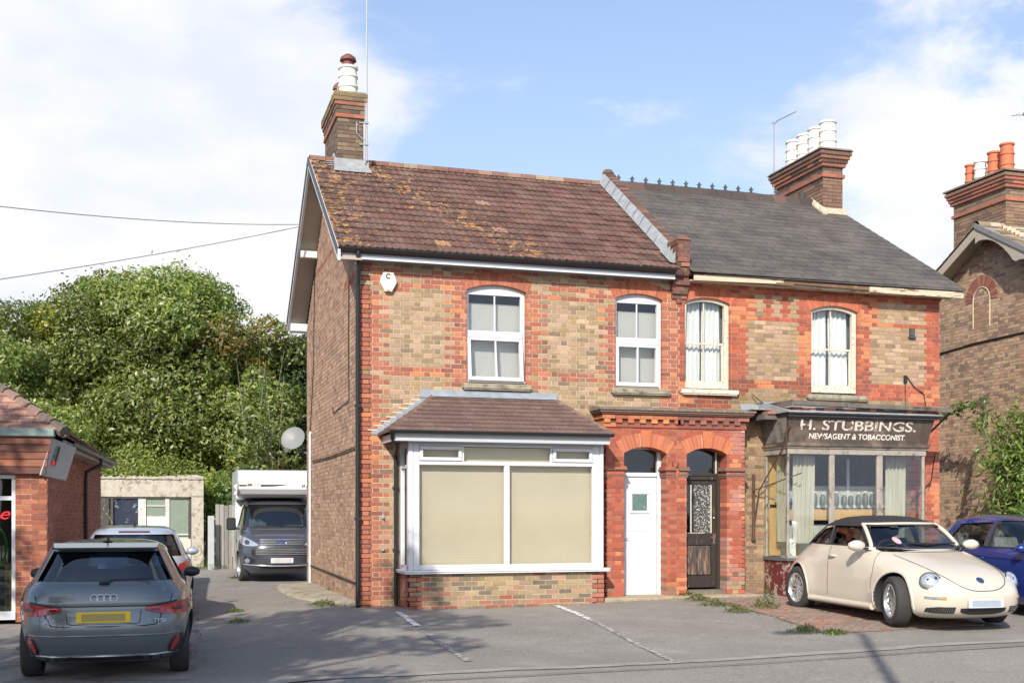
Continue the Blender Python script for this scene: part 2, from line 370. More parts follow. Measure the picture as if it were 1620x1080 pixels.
# parking lines (painted)
m_ln = mat('line_paint', (.72,.72,.70), .8, var=.1, col2=(.2,.185,.17), mask=(.50,.56), mscale=9)
m_ln2 = mat('worn_line_paint', (.46,.45,.42), .85, var=.1, col2=(.18,.165,.15), mask=(.42,.52), mscale=12)
def line(a, b, w, m, label):
    d = Vector((b[0]-a[0], b[1]-a[1], 0)).normalized(); nrm = Vector((-d.y, d.x, 0))*w/2
    sheet('parking_line', ((a[0]-nrm.x, a[1]-nrm.y), (b[0]-nrm.x, b[1]-nrm.y), (b[0]+nrm.x, b[1]+nrm.y), (a[0]+nrm.x, a[1]+nrm.y)), 30, 1, .009, m, label, 'road marking', .008)
line((.41,-1.1), (.25,-3.2), .10, m_ln, 'short white parking line left of the bay window')
line((.22,-4.0), (.11,-6.4), .085, m_ln2, 'faded lower end of the left parking line')
line((3.08,-.75), (2.78,-3.1), .10, m_ln, 'bright white parking line below the right end of the bay')
line((2.78,-3.1), (2.24,-7.1), .08, m_ln2, 'faded lower end of the right parking line')
# ---------- openings
W1 = arch_hole(1.782, 2.81, 3.66, 5.195, 5.295)
W2 = arch_hole(4.42, 5.30, 3.66, 5.20, 5.29)
W3 = arch_hole(5.72, 6.60, 3.66, 5.20, 5.29)
W4 = arch_hole(8.23, 9.20, 3.66, 5.185, 5.28)
SPL = 5.6; XR = 10.97; ZE = 5.62
def tooth(x, edge, row, side, a=.34, b=.225):
    w = a if (row//1) % 2 else b
    return (edge <= x <= edge+w) if side > 0 else (edge-w <= x <= edge)
def stain(x, z, c, rs):
    d = 1.0
    if z < .45: d *= 1-.35*(1-z/.45)*vnoise(x*4, z*9, 3)
    return (c[0]*d, c[1]*d, c[2]*d)
def col_left(x, z, row, rs):
    red = False
    if x < .22 or tooth(x, .0, row, 1, .45, .33): red = True
    if 3.6 < z < 5.3 and (tooth(x, 1.782, row, -1, .34, .225) or tooth(x, 2.81, row, 1, .34, .225) or tooth(x, 4.42, row, -1, .34, .225)): red = True
    if x > 5.2 and z > 3.2: red = True
    if z > 5.12: red = not ((row % 2 == 0 or row % 3 == 0) and (int(x/.3375*1.0) % 2 == 0) and 1.2 > abs(x-.9) and 0 or (vnoise(x*3.2, row*1.7, 9) > .62))
    if 3.73 < z < 3.88: red = vnoise(x*6, row*3, 4) > .2
    if z < .62 and x < .66: red = red or rs.random() < .35
    if red:
        if rs.random() < .12+.4*max(0, vnoise(x*1.6, z*1.6, 21)-.62): return pick(ORG, .1)
        return stain(x, z, pick(RED), rs)
    return stain(x, z, pick(YEL), rs)
def col_right(x, z, row, rs):
    red = False
    if 3.6 < z < 5.3 and (tooth(x, 6.60, row, 1, .36, .27) or tooth(x, 8.23, row, -1, .32, .22) or tooth(x, 9.20, row, 1, .34, .24)): red = True
    if x < 6.65 and z > 3.2: red = True
    if x > 10.97-(.40 if row % 2 else .30): red = True
    if z > 5.0:
        red = True
        for cx in (7.22, 7.56, 7.90-.02, 9.82, 10.16, 10.5):
            if abs(x-cx) < .1 and (z < 5.13 or 5.2 < z < 5.36): red = False
    elif z > 4.93: red = True
    if 3.72 < z < 3.88: red = True
    if 3.55 < z < 3.72 and x > 8: red = True
    if x > 10.3 and z < 3.6: red = True
    if red:
        f = vnoise(x*2.2, z*2.2, 31)
        if f > .66 and rs.random() < .6: return pick(ORG, .12)
        c = pick([(.40,.10,.055), (.36,.09,.05), (.33,.085,.05), (.26,.075,.05)], .12)
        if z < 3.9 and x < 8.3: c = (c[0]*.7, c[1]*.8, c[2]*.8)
        return c
    c = pick(YEL)
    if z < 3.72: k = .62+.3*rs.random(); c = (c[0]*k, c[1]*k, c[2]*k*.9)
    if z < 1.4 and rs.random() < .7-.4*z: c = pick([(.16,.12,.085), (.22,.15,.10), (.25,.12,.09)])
    return c
# ================= LEFT HOUSE
H1 = thing('brick_house', 'left house of the pair, brown tiled roof, bay window and white front door', 'house', (2.8, 3.3, 0))
FRONT = lambda u, z, d: (u, d, z)
bay_hole = dict(z0=.4, z1=2.6, x=(.72, 3.86))
porch_hole = dict(z0=-.2, z1=2.7, x=(4.3, 6.5))
wl = brick_wall('front_wall', H1, FRONT, -.12, ZE, lambda z: (0, SPL), [W1, W2, bay_hole, porch_hole], col_left, MORT, seed=3, thick=.22)
# side wall (faces -x) with gable
RZ, EZ, RY = 8.12, 5.70, 3.35
def lim_side(z):
    if z < 5.45: return (.0, 6.7)
    t = (z-5.45)/(8.05-5.45); return (t*3.35, 6.7-t*3.35)
def col_side(x, z, row, rs):
    if 5.35 < z < 5.5 and x < 1.6 or (6.3 < z < 6.4): return pick(RED)
    return stain(x, z, pick([(.44,.28,.18), (.38,.24,.155), (.48,.32,.21), (.33,.20,.135), (.41,.24,.165), (.25,.16,.12)]), rs)
brick_wall('side_wall', H1, lambda u, z, d: (d, u, z), -.12, 8.0, lim_side, [], col_side, MORT2, seed=5, thick=.2)
mb = MB()
mb.box(.2, SPL, 6.5, 6.7, -.2, 5.6)
obj('rear_wall', mb, mat('plain_brick', (.28,.18,.12), .9, var=.2, scale=12), H1)
mb = MB(); mb.box(SPL-.1, SPL, .22, 6.5, -.2, 5.6, ); mb.prism([(.1, 5.6), (6.6, 5.6), (3.35, 8.0)], SPL-.1, SPL, 'x')
obj('party_wall', mb, MATS['plain_brick'], H1)
# window arches
mb = MB(); voussoirs(mb, W1, -.010, .1, n=17, th=.2, cols=[(.38,.125,.07), (.43,.15,.08), (.34,.11,.065)])
obj('window_arch', mb, MATS['brick'], H1, color=True)
mb = MB(); voussoirs(mb, W2, -.010, .1, n=15, th=.2, cols=[(.40,.12,.06), (.45,.14,.07), (.34,.10,.055)])
obj('window_arch', mb, MATS['brick'], H1, color=True)
def sill(parent, x0, x1, m=M_stone, zt=3.665):
    mb = MB(); mb.hexa([(x0,-.09,zt-.10),(x1,-.09,zt-.10),(x1,.12,zt-.10),(x0,.12,zt-.10),(x0,-.09,zt-.035),(x1,-.09,zt-.035),(x1,.12,zt),(x0,.12,zt)])
    mb.box(x0+.02, x1-.02, -.075, -.03, zt-.125, zt-.101)
    return obj('window_sill', mb, m, parent)
sill(H1, 1.70, 2.88); sill(H1, 4.33, 5.42)
def casement(parent, hole, tilt=False, y=.07):
    x0, x1 = hole['g'][0]-hole['g'][3], hole['g'][0]+hole['g'][3]; zb = 3.67
    mb = MB(); arc = arcpts(hole, 0.0)
    # head: curved top filled down to the straight glass edge
    zs = 5.13
    mb.prism([(x1, zs), (x1, arc[0][1])]+arc[1:-1]+[(x0, arc[-1][1]), (x0, zs)], y, y+.07)
    mb.box(x0, x0+.05, y, y+.07, zb, zs-.001); mb.box(x1-.075, x1, y, y+.07, zb, zs-.001)
    zm = 4.48
    mb.box(x0+.051, x1-.076, y, y+.07, zb, zb+.05)
    mb.bbox(x0+.005, x1-.04, y-.03, y+.02, zm-.06, zm+.05)
    w = obj('window', mb, M_upvc, parent)
    g1 = MB(); g1.box(x0+.05, x1-.075, y+.03, y+.034, zm+.04, zs+.0); g1.box(x0+.05, x1-.075, y+.03, y+.034, zb+.05, zm-.05); obj('pane', g1, G_win, w)
    mb = MB(); cx = (x0+x1)/2-.01
    mb.box(cx-.012, cx+.012, y+.012, y+.028, zm+.04, zs)
    obj('glazing_bar', mb, M_upvc, w)
    # lower sash
    mb = MB(); o = .10 if tilt else 0; fr = .05
    def q(x, z, d): t = (zm-.06-z)/(zm-zb); return (x, y-.012-o*t+d, z)
    for a, b, c, d in ((x0+.02, x0+.075, zb+.03, zm-.065), (x1-.11, x1-.055, zb+.03, zm-.065), (x0+.0755, x1-.1105, zb+.03, zb+.09), (x0+.0755, x1-.1105, zm-.11, zm-.065), (cx-.012, cx+.012, zb+.0905, zm-.1105)):
        th = -.03 if (b-a) != .024 else -.02
        mb.hexa([q(a,c,th), q(b,c,th), q(b,c,.03), q(a,c,.03), q(a,d,th), q(b,d,th), q(b,d,.03), q(a,d,.03)])
    s_ = obj('sash', mb, M_upvc, w)
    # blind: slats
    mb = MB()
    for i in range(int((zs-zb)/.026)):
        z = zb+.02+i*.026
        if z < zs-.12: mb.add([(x0+.02,.25,z),(x1+.02,.25,z),(x1+.02,.236,z+.024),(x0+.02,.236,z+.024)], [(0,1,2,3)])
    obj('blind', mb, M_blindw, w)
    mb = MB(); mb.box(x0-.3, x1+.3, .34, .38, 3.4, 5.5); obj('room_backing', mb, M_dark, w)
    return w
casement(H1, W1, True); casement(H1, W2)
mb = MB(); mb.box(1.80, 2.79, -.02, .05, 3.668, 3.70); obj('window_subsill', mb, M_upvc, H1)
# ---- roof of the left house
def lichen_mat():
    m = mat('lichen_roof_tile', attr=True, rough=.85, var=.3, scale=26, bump=.6, bscale=60); nt = m.node_tree; N = nt.nodes; L = nt.links; b = N['Principled BSDF']; src = b.inputs['Base Color'].links[0].from_socket
    ge = N.new('ShaderNodeNewGeometry'); pos = ge.outputs['Position']
    def nz(s, d=6):
        n = N.new('ShaderNodeTexNoise'); n.inputs['Scale'].default_value = s; n.inputs['Detail'].default_value = d; n.inputs['Roughness'].default_value = .65; L.new(pos, n.inputs['Vector']); return n.outputs['Fac']
    def ma(op, a, b_, c=None):
        n = N.new('ShaderNodeMath'); n.operation = op
        for i, v in enumerate((a, b_, c)):
            if v is None: continue
            if isinstance(v, (int, float)): n.inputs[i].default_value = v
            else: L.new(v, n.inputs[i])
        return n.outputs[0]
    def mr(f, a, c): n = N.new('ShaderNodeMapRange'); n.inputs[1].default_value = a; n.inputs[2].default_value = c; L.new(f, n.inputs[0]); return n.outputs[0]
    sp = N.new('ShaderNodeSeparateXYZ'); L.new(pos, sp.inputs[0])
    # colonies thin out away from the chimney and follow the run of rain water down the slope
    dd = ma('ABSOLUTE', ma('SUBTRACT', ma('SUBTRACT', sp.outputs[0], .5), ma('MULTIPLY', ma('SUBTRACT', 8.1, sp.outputs[2]), 1.0)), 0.0)
    reg = ma('MAXIMUM', ma('SUBTRACT', 1.0, ma('MULTIPLY', dd, .95)), ma('SUBTRACT', 1.05, ma('MULTIPLY', ma('ADD', sp.outputs[0], .4), .75)))
    reg = ma('MAXIMUM', reg, -.55)
    f1 = mr(ma('MULTIPLY_ADD', reg, .13, nz(7.5)), .655, .70); f2 = mr(ma('MULTIPLY_ADD', reg, .10, nz(11)), .615, .65); f3 = mr(nz(2.2), .42, .62); f4 = mr(nz(30, 2), .735, .75)
    cur = src
    for f, c in ((ma('MULTIPLY', f3, .35), (.26, .17, .13)), (f2, (.05, .042, .035)), (f1, (.38, .20, .065)), (f4, (.6, .57, .5))):
        x = N.new('ShaderNodeMix'); x.data_type = 'RGBA'; L.new(f, x.inputs[0]); L.new(cur, x.inputs[6]); x.inputs[7].default_value = (*c, 1); cur = x.outputs[2]
    L.new(cur, b.inputs['Base Color']); return m
M_lich = lichen_mat()
def tile_roof(parent, x0, x1, y0, z0, y1, z1, m, tw=.235, gauge=.275, colf=None, name='roof'):
    """interlocking roll tiles: one wavy tile after another from the eave up"""
    mb = MB(); L = math.hypot(y1-y0, z1-z0); ny = round(L/gauge); nx = round((x1-x0)/tw); dy, dz = (y1-y0)/L, (z1-z0)/L; s = 1 if y1 > y0 else -1
    ny_, nz_ = -dz*s, dy*s     # outward normal
    gg = L/ny; w = (x1-x0)/nx
    for r in range(ny):
        for c in range(nx):
            xa = x0+c*w; col = colf(xa+w/2, r/ny); j = random.uniform(-.004, .004); P = []
            for t, h in ((0, .028+j), (1.06, .004+j)):
                for k in range(9):
                    p = k/8; hh = .015*max(0, math.cos((p*2-.25)*2*math.pi))**1.3
                    d = (r+t)*gg; xx = xa+p*w+ (.0 if k else .002); P.append((xx, y0+dy*d+ny_*(h+hh), z0+dz*d+nz_*(h+hh)))
            for k in range(9): q = P[k]; P.append((q[0], q[1]-ny_*.02, q[2]-nz_*.02))
            F = [(k, k+1, k+10, k+9) for k in range(8)]+[(k+18, k+19, k+1, k) for k in range(8)]
            mb.add(P, F, col)
    return obj(name, mb, m, parent, color=True, smooth=40)
BR = [(.105,.05,.038), (.125,.058,.044), (.088,.044,.034), (.115,.062,.047)]
def roofcol(x, t):
    # ochre lichen towards the left verge and a mossy diagonal patch
    d = abs((x-.6)-(1-t)*2.6); l = vnoise(x*1.7, t*8, 11)
    p = max(0, 1-x/1.0)*.35*(t > .3)+max(0, 1-d/1.5)*.55*l+.03+.2*(t > .9)
    if rnd() < p*.08: return pick([(.33,.19,.09), (.29,.17,.10), (.30,.21,.14)], .1)
    if max(0, 1-abs(d-.5)/.9)*l*.6 > rnd()+.35: return pick([(.14,.09,.07), (.26,.19,.14)])
    return pick(BR, .12)
rf = tile_roof(H1, -.37, 5.52, -.27, EZ, RY, RZ, M_lich, colf=roofcol)
mb = MB()
# roof underside slab, both slopes (one solid deck)
mb.prism([(-.27, EZ-.01), (RY, RZ-.01), (RY+3.6, EZ-.03), (RY+3.6, EZ-.09), (RY, RZ-.12), (-.24, EZ-.09)], -.36, SPL-.02, 'x')
obj('roof_deck', mb, mat('deck_brown', (.10,.055,.045), .9, var=.2), rf)  # plain dark brown deck, close to the tile colour
mb = MB(); nr = 20
for i in range(nr):
    a = -.37+i*(5.9/nr); c = pick([(.2,.1,.075), (.25,.15,.11), (.17,.09,.07), (.3,.22,.15)])
    mb.lathe([(.11, 0), (.11, 5.9/nr-.006)], (a, RY, RZ-.035), 'x', 8, c, R(0), R(180))
rt = obj('ridge_tiles', mb, M_tile, rf, color=True)
# moss and bird lime speckles
# gable verge: white soffit, barge board, black edge strip
yf, zf = -.30, EZ-.03
def verge(parent, xa, xb, m, thick, off, name, ya=-.33, yb=7.05):
    mb = MB()
    for (a, za, b, zb_) in ((ya, EZ-.06, RY, RZ+.0), (yb, EZ-.08, RY, RZ+.0)):
        mb.add([(xa,a,za-off-thick),(xb,a,za-off-thick),(xb,b,zb_-off-thick),(xa,b,zb_-off-thick),(xa,a,za-off),(xb,a,za-off),(xb,b,zb_-off),(xa,b,zb_-off)],
            [(0,3,2,1),(4,5,6,7),(0,1,5,4),(1,2,6,5),(2,3,7,6),(3,0,4,7)])
    return obj(name, mb, m, parent)
verge(H1, -.39, -.345, M_upvc, .17, .0, 'barge_board'); verge(H1, -.405, -.392, mat('verge_black', (.05,.055,.06), .5, var=.1), .13, -.045, 'verge_strip')
verge(H1, -.344, -.002, mat('soffit', (.36,.32,.27), .7, var=.06), .02, .13, 'soffit')
mb = MB(); mb.box(-.344, -.01, 6.72, 7.05, 5.42, 5.58); mb.box(-.344, -.02, 4.9, 5.02, 6.62, 6.75); obj('soffit_box', mb, M_upvc, H1)
# fascia + gutter
mb = MB(); mb.box(-.34, 5.43, -.235, -.20, 5.53, 5.64); mb.box(-.33, 5.43, -.2, -.001, 5.53, 5.55); fas = obj('fascia', mb, mat('fascia_grey', (.25,.28,.31), .3, var=.05), H1)
mb = MB(); mb.box(-.34, 5.43, -.245, -.2355, 5.525, 5.55); obj('fascia_lip', mb, M_upvc, fas)
def gutter(parent, x0, x1, y, z, m=M_black, r=.055):
    mb = MB(); mb.lathe([(r, 0), (r, x1-x0)], (x0, y, z), 'x', 10, a0=R(180), a1=R(360)); mb.lathe([(r-.008, 0), (r-.008, x1-x0)], (x0, y, z), 'x', 10, a0=R(180), a1=R(360))
    for i in range(int((x1-x0)/.9)+1):
        xx = x0+.3+i*.9
        if xx < x1: mb.box(xx, xx+.03, y-r-.006, y+r, z-.02, z+.006)
    return obj('gutter', mb, m, parent, smooth=40)
gutter(H1, -.38, 5.42, -.293, 5.69)
mb = MB(); mb.tube([(-.06,-.28,5.66), (-.06,-.28,5.55), (-.03,-.2,5.40), (-.03,-.10,5.22), (-.03,-.065,5.1), (-.03,-.065,0.02)], .036, 10); mb.box(-.08, .02, -.1, -.02, 1.4, 1.44); mb.box(-.08, .02, -.1, -.02, 3.2, 3.24)
mb.tube([(-.03,-.065,.06), (-.03,-.12,.02)], .04, 10)
obj('downpipe', mb, M_black, H1, smooth=40)
# ---- chimney builder
def chimney(parent, x0, x1, y0, y1, zb, zt, cols, caps, red=True, cap_col=(.28,.25,.2)):
    hw = None
    faces = [(lambda u, z, d: (u, y0+d, z), x0, x1), (lambda u, z, d: (x0+d, u, z), y0, y1), (lambda u, z, d: (x1-d, u, z), y0, y1), (lambda u, z, d: (u, y1-d, z), x0, x1)]
    B = MB(); M = MB(); M.box(x0+.01, x1-.01, y0+.01, y1-.01, zb, zt)
    z = zb; row = 0
    while z < zt-.01:
        off = 0; cc = cols; k = round((zt-z)/RH)
        for n_, o_, cl in caps:
            if k in n_: off = o_; cc = cl or cols
        for P, a, b in faces:
            u = a-off-(.1125 if row % 2 else 0)
            while u < b+off:
                p, q = max(u, a-off), min(u+.215, b+off)
                if q-p > .03: B.hexa([P(p,z+.005,-off-.004),P(q,z+.005,-off-.004),P(q,z+.005,.03),P(p,z+.005,.03),P(p,z+RH-.005,-off-.004),P(q,z+RH-.005,-off-.004),P(q,z+RH-.005,.03),P(p,z+RH-.005,.03)], pick(cc))
                u += .225
        if off: M.box(x0-off+.006, x1+off-.006, y0-off+.006, y1+off-.006, z, z+RH-.001, (.33,.28,.2))
        z += RH; row += 1
    M.c = [(.34,.29,.21)]*len(M.f)
    c = obj('chimney', B, MATS['brick'], parent, color=True); obj('mortar', M, MATS['mortar'], c, color=True, local=True)
    return c
DK = [(.13,.09,.065), (.17,.12,.08), (.21,.15,.10), (.10,.075,.06)]
LICH = [(.30,.19,.06), (.2,.15,.08), (.15,.12,.085)]
ch = chimney(H1, .10, .58, 2.98, 4.6, 7.85, 9.28, DK, [((1, 2), .07, LICH), ((3,), .05, [(.3,.12,.08), (.2,.09,.06)]), ((4,), .03, DK), ((5,), .02, DK), ((6,), .03, [(.36,.12,.07)])])
mb = MB(); mb.box(.04, .64, 2.92, 4.66, 9.28, 9.31); obj('chimney_cap', mb, mat('lichen_cap', (.30,.21,.07), .95, var=.3, scale=14, col2=(.2,.18,.12), mask=(.45,.55), mscale=12), H1)
def pot(parent, x, y, z, h, r, m, kind='roll', cowl=None):
    mb = MB(); pr = [(r*1.05, 0), (r*1.0, .05*h)]
    for k in (.33, .66): pr += [(r*(1-.06*k), k*h-.03), (r*(1-.06*k)+.018, k*h-.012), (r*(1-.06*k)+.018, k*h+.012), (r*(1-.06*k), k*h+.03)]
    pr += [(r*.92, h-.06), (r*.92+.025, h-.05), (r*.92+.025, h-.01), (r*.9, h), (r*.72, h), (r*.72, h-.2)]
    mb.lathe(pr, (x, y, z), 'z', 18); o = obj('chimney_pot', mb, m, parent, smooth=35)
    if cowl:
        c = MB(); c.lathe([(r*.62, h-.02), (r*.62, h+.10), (r*.9, h+.11), (r*.8, h+.17), (r*.35, h+.23), (.01, h+.24)], (x, y, z), 'z', 16); obj('cowl', c, cowl, o, smooth=35, local=True)
    return o
M_cowl = mat('dark_cowl', (.16,.055,.045), .7, var=.2)
pot(H1, .34, 3.25, 9.3, .58, .175, M_pot_w, cowl=M_cowl); pot(H1, .36, 3.75, 9.3, .5, .14, M_pot_w); pot(H1, .30, 4.35, 9.3, .42, .10, M_pot_o, cowl=M_cowl)
# lead flashing round chimney foot
mb = MB(); SL = (RZ-EZ)/(RY+.27)
zr = lambda y: EZ+(y+.27)*SL if y < RY else RZ-(y-RY)*SL
zz = zr(2.98)
mb.add([(.0,2.78,zr(2.78)+.05),(.72,2.78,zr(2.78)+.05),(.68,2.955,zz+.07),(.04,2.955,zz+.07),(.68,2.955,zz+.2),(.04,2.955,zz+.2)], [(0,1,2,3),(3,2,4,5)])
for i in range(5):
    y = 3.0+i*.1; mb.box(.07, .092, y, y+.1, zr(y)+.02, zr(y)+.17); mb.box(-.08, .07, y, y+.1, zr(y)+.045, zr(y)+.06); mb.box(.588, .61, y, y+.1, zr(y)+.02, zr(y)+.17); mb.box(.61, .72, y, y+.1, zr(y)+.045, zr(y)+.06)
obj('lead_flashing', mb, M_leadl, H1)
# ================= party parapet and pier (left house)
mb = MB(); m2 = MB(); L = math.hypot(RY-.05, RZ-EZ-.1); n = 44
pa, pb = Vector((0, .0, 5.98)), Vector((0, RY, RZ+.16))
dv = (pb-pa)/n
cop = [(.10,.06,.048), (.14,.08,.06), (.075,.055,.045), (.19,.10,.07)]
for i in range(n):
    a = pa+dv*i; b = pa+dv*(i+.9); j = random.uniform(-.012, .012); w = random.uniform(-.006, .006)
    up = .13
    mb.hexa([(5.52+w,a.y,a.z-.08),(5.735+w,a.y,a.z-.08),(5.735+w,b.y,b.z-.08),(5.52+w,b.y,b.z-.08),(5.54+w,a.y-.03,a.z+up+j-.03),(5.72+w,a.y-.03,a.z+up+j-.03),(5.72+w,b.y-.03,b.z+up+j-.03),(5.54+w,b.y-.03,b.z+up+j-.03)], pick(cop))
m2.hexa([(5.535,.0,5.5),(5.72,.0,5.5),(5.72,RY,7.9),(5.535,RY,7.9),(5.535,.0,6.0),(5.72,.0,6.0),(5.72,RY,RZ+.17),(5.535,RY,RZ+.17)], (.16,.13,.09))
m2.hexa([(5.535,RY,7.8),(5.72,RY,7.8),(5.72,6.7,5.4),(5.535,6.7,5.4),(5.535,RY,RZ+.28),(5.72,RY,RZ+.28),(5.72,6.7,6.0),(5.535,6.7,6.0)], (.16,.13,.09))
pp = obj('parapet', mb, MATS['brick'], H1, color=True); obj('parapet_core', m2, MATS['mortar'], pp, color=True, local=True)
mb = MB(); mb.lathe([(.11, 0), (.11, .04), (.08, .08), (.02, .10)], (5.61, RY-.02, RZ+.22), 'z', 12); obj('parapet_finial', mb, mat('moss_brick', (.13,.085,.055), .95, var=.3, scale=14), H1, smooth=40)
mb = MB()
nf = 9
for i in range(nf):
    t0, t1 = i/nf, (i+1)/nf; y0, y1 = .25+(RY-.3)*t0, .25+(RY-.3)*t1+.03
    mb.hexa([(5.40,y0,zr(y0)+.06),(5.43,y0,zr(y0)+.05),(5.43,y1,zr(y1)+.05),(5.40,y1,zr(y1)+.06),(5.515,y0,zr(y0)+.245),(5.53,y0,zr(y0)+.245),(5.53,y1,zr(y1)+.245),(5.515,y1,zr(y1)+.245)])
for i in range(4):
    y0 = -.18+i*.11; mb.hexa([(5.36,y0,zr(y0)+.07),(5.46,y0,zr(y0)+.06),(5.46,y0+.1,zr(y0+.1)+.06),(5.36,y0+.1,zr(y0+.1)+.07),(5.44,y0,zr(y0)+.24),(5.465,y0,zr(y0)+.26),(5.465,y0+.1,zr(y0+.1)+.16),(5.44,y0+.1,zr(y0+.1)+.12)])
obj('parapet_flashing', mb, M_leadl, pp)
# pier with corbels
def pier(parent):
    B = MB(); M = MB(); z = 5.16; row = 0; x0, x1 = 5.46, 5.74
    prot = [.04, .045, .09, .09, .14, .14, .19, .19, .22, .24, .24, .24, .24, .24]
    inset = [.09, .0, .0, -.015, -.015, 0, 0, -.02, .02, .03, .02, .03, .03, .015]
    for p, s in zip(prot, inset):
        a, b = x0+s, x1-s; c1, c2 = pick([(.14,.06,.048), (.09,.05,.043), (.22,.085,.058), (.17,.065,.048)]), pick([(.17,.07,.055), (.12,.06,.05), (.30,.14,.085)])
        sp = a+(b-a)*(.66 if row % 2 else .34)
        B.box(a, sp-.005, -p, .05, z+.005, z+RH-.005, c1); B.box(sp+.005, b, -p, .05, z+.005, z+RH-.005, c2)
        M.box(a+.004, b-.004, -p+.006, .05, z, z+RH-.0005, (.3,.25,.18)); z += RH; row += 1
    B.add([(x0+.01,-.26,z),(x1-.01,-.26,z),(x1-.01,.06,z),(x0+.01,.06,z),(x0+.06,-.17,z+.09),(x1-.06,-.17,z+.09),(x1-.06,.0,z+.09),(x0+.06,.0,z+.09)],
          [(0,3,2,1),(4,5,6,7),(0,1,5,4),(1,2,6,5),(2,3,7,6),(3,0,4,7)], (.19,.085,.055))
    p_ = obj('pier', B, MATS['brick'], parent, color=True); obj('mortar', M, MATS['mortar'], p_, color=True, local=True)
pier(H1)
# ================= BAY WINDOW (left house)
BX0, BX1, BY = .66, 3.93, -.70
col_bay = lambda x, z, row, rs: (pick([(.30,.10,.06), (.36,.15,.10)]) if (x < BX0+(.24 if row % 2 else .12) or x > BX1-(.24 if row % 2 else .12) or rs.random() < .08 or .0 < z < .1 and rs.random() < .4) else pick([(.33,.25,.14), (.27,.2,.115), (.19,.15,.10), (.37,.27,.16), (.36,.21,.14), (.12,.10,.085)]))
bay = thing('x', 'x', 'x'); bpy.data.objects.remove(bay)
bw = brick_wall('bay_plinth', H1, lambda u, z, d: (u, BY+d, z), -.10, .56, lambda z: (BX0, BX1), [], col_bay, (.52,.44,.31), bond='stretcher', seed=9, thick=.2)
brick_wall('bay_side', H1, lambda u, z, d: (BX0+d, u, z), -.10, .56, lambda z: (BY, 0), [], col_bay, (.52,.44,.31), bond='stretcher', seed=10, thick=.2)
brick_wall('bay_side', H1, lambda u, z, d: (BX1-d, u, z), -.10, .56, lambda z: (BY, 0), [], col_bay, (.52,.44,.31), bond='stretcher', seed=12, thick=.2)
mb = MB(); mb.bbox(BX0-.08, BX1+.09, BY-.09, .0, .575, .61, .012); mb.box(BX0-.07, BX1+.08, BY-.08, 0, .557, .5745)
obj('bay_sill', mb, M_upvc, H1)
yf = BY+.0; zt, zb = 2.60, .612
def fr(mb, x0, x1, z0, z1, y=yf, d=.07, b=.008): mb.bbox(x0, x1, y, y+d, z0, z1, b)
mb = MB(); X = lambda u: ux(u, BY)
xa, xb = X(664), X(937.5); xm0, xm1 = X(798.5), X(807); zt1 = 2.30; zg0 = .69
fr(mb, BX0, BX0+.075, zb, zt); fr(mb, BX0+.078, xa, zb, zt, yf+.012); fr(mb, xb, BX1-.062, zb, zt, yf+.012); fr(mb, BX1-.06, BX1, zb, zt)
fr(mb, xa, xb, zb, zg0, yf+.012); fr(mb, xa, xb, zt1-.035, zt1+.03, yf+.010); fr(mb, xm0, xm1, zg0, zt1-.035, yf+.012); fr(mb, xa, xb, 2.565, zt, yf+.012)
ta, tb = X(733), X(873)
fr(mb, ta-.02, ta+.02, zt1+.03, 2.565, yf+.012); fr(mb, tb-.02, tb+.02, zt1+.03, 2.565, yf+.012)
bwin = obj('bay_window', mb, M_upvc, H1)
def ring(mb, x0, x1, z0, z1, w, y, d): fr(mb, x0, x1, z0, z0+w, y, d); fr(mb, x0, x1, z1-w, z1, y, d); fr(mb, x0, x0+w, z0+w, z1-w, y, d); fr(mb, x1-w, x1, z0+w, z1-w, y, d)
for a, b in ((xa+.0, ta-.022), (tb+.022, xb)):
    mb = MB(); ring(mb, a, b, zt1+.032, 2.563, .055, yf-.012, .05); obj('vent_sash', mb, M_upvc, bwin)
mb = MB()
for a, b, c, d in ((xa, xm0, zg0, zt1-.03), (xm1, xb, zg0, zt1-.03), (xa, xb, zt1, 2.57)): mb.box(a, b, yf+.045, yf+.049, c, d)
obj('pane', mb, G_refl, bwin)
# side return (faces -x)
mb = MB()
mb.box(BX0, BX0+.06, BY+.001, -.001, zb, zb+.07); mb.box(BX0, BX0+.06, BY+.001, -.001, 2.54, zt); mb.box(BX0-.003, BX0+.06, -.12, -.0, zb+.0701, 2.5399); mb.box(BX0+.002, BX0+.06, BY+.074, -.1201, 2.22, 2.27); mb.box(BX0-.002, BX0+.06, BY+.071, BY+.13, zb+.0701, 2.5399)
mb.box(BX1-.06, BX1+.0, BY+.072, -.001, zb, zt)
rt_ = obj('bay_return', mb, M_upvc, bwin)
mb = MB(); mb.box(BX0+.03, BX0+.034, BY+.13, -.12, zb+.07, 2.54); obj('pane', mb, G_refl, bwin)
mb = MB(); m2 = MB()
for i in range(78):
    z = zg0-.03+i*.0243
    if z > 2.54: break
    c = [(xa+.01, xm0-.0), (xm1, xb-.01)]
    mb.add([(BX0+.09,yf+.15,z),(BX1-.09,yf+.15,z),(BX1-.09,yf+.139,z+.0225),(BX0+.09,yf+.139,z+.0225)], [(0,1,2,3)])
    mb.add([(BX0+.13,yf+.14,z),(BX0+.13,-.0,z),(BX0+.119,-.0,z+.0225),(BX0+.119,yf+.14,z+.0225)], [(0,1,2,3)])
obj('blind', mb, M_blind, bwin)
mb = MB(); mb.box(BX0+.2, BX1-.15, -.2, -.17, .2, 2.6); obj('room_backing', mb, mat('room_cream', (.45,.40,.30), .9), bwin)
mb = MB(); mb.box(BX0, BX1, BY+.0, 0, 2.601, 2.64); mb.box(BX0-.28, BX1+.03, BY-.20, BY-.165, 2.625, 2.745); mb.box(BX0-.28, BX0-.245, BY-.164, .0, 2.625, 2.74)
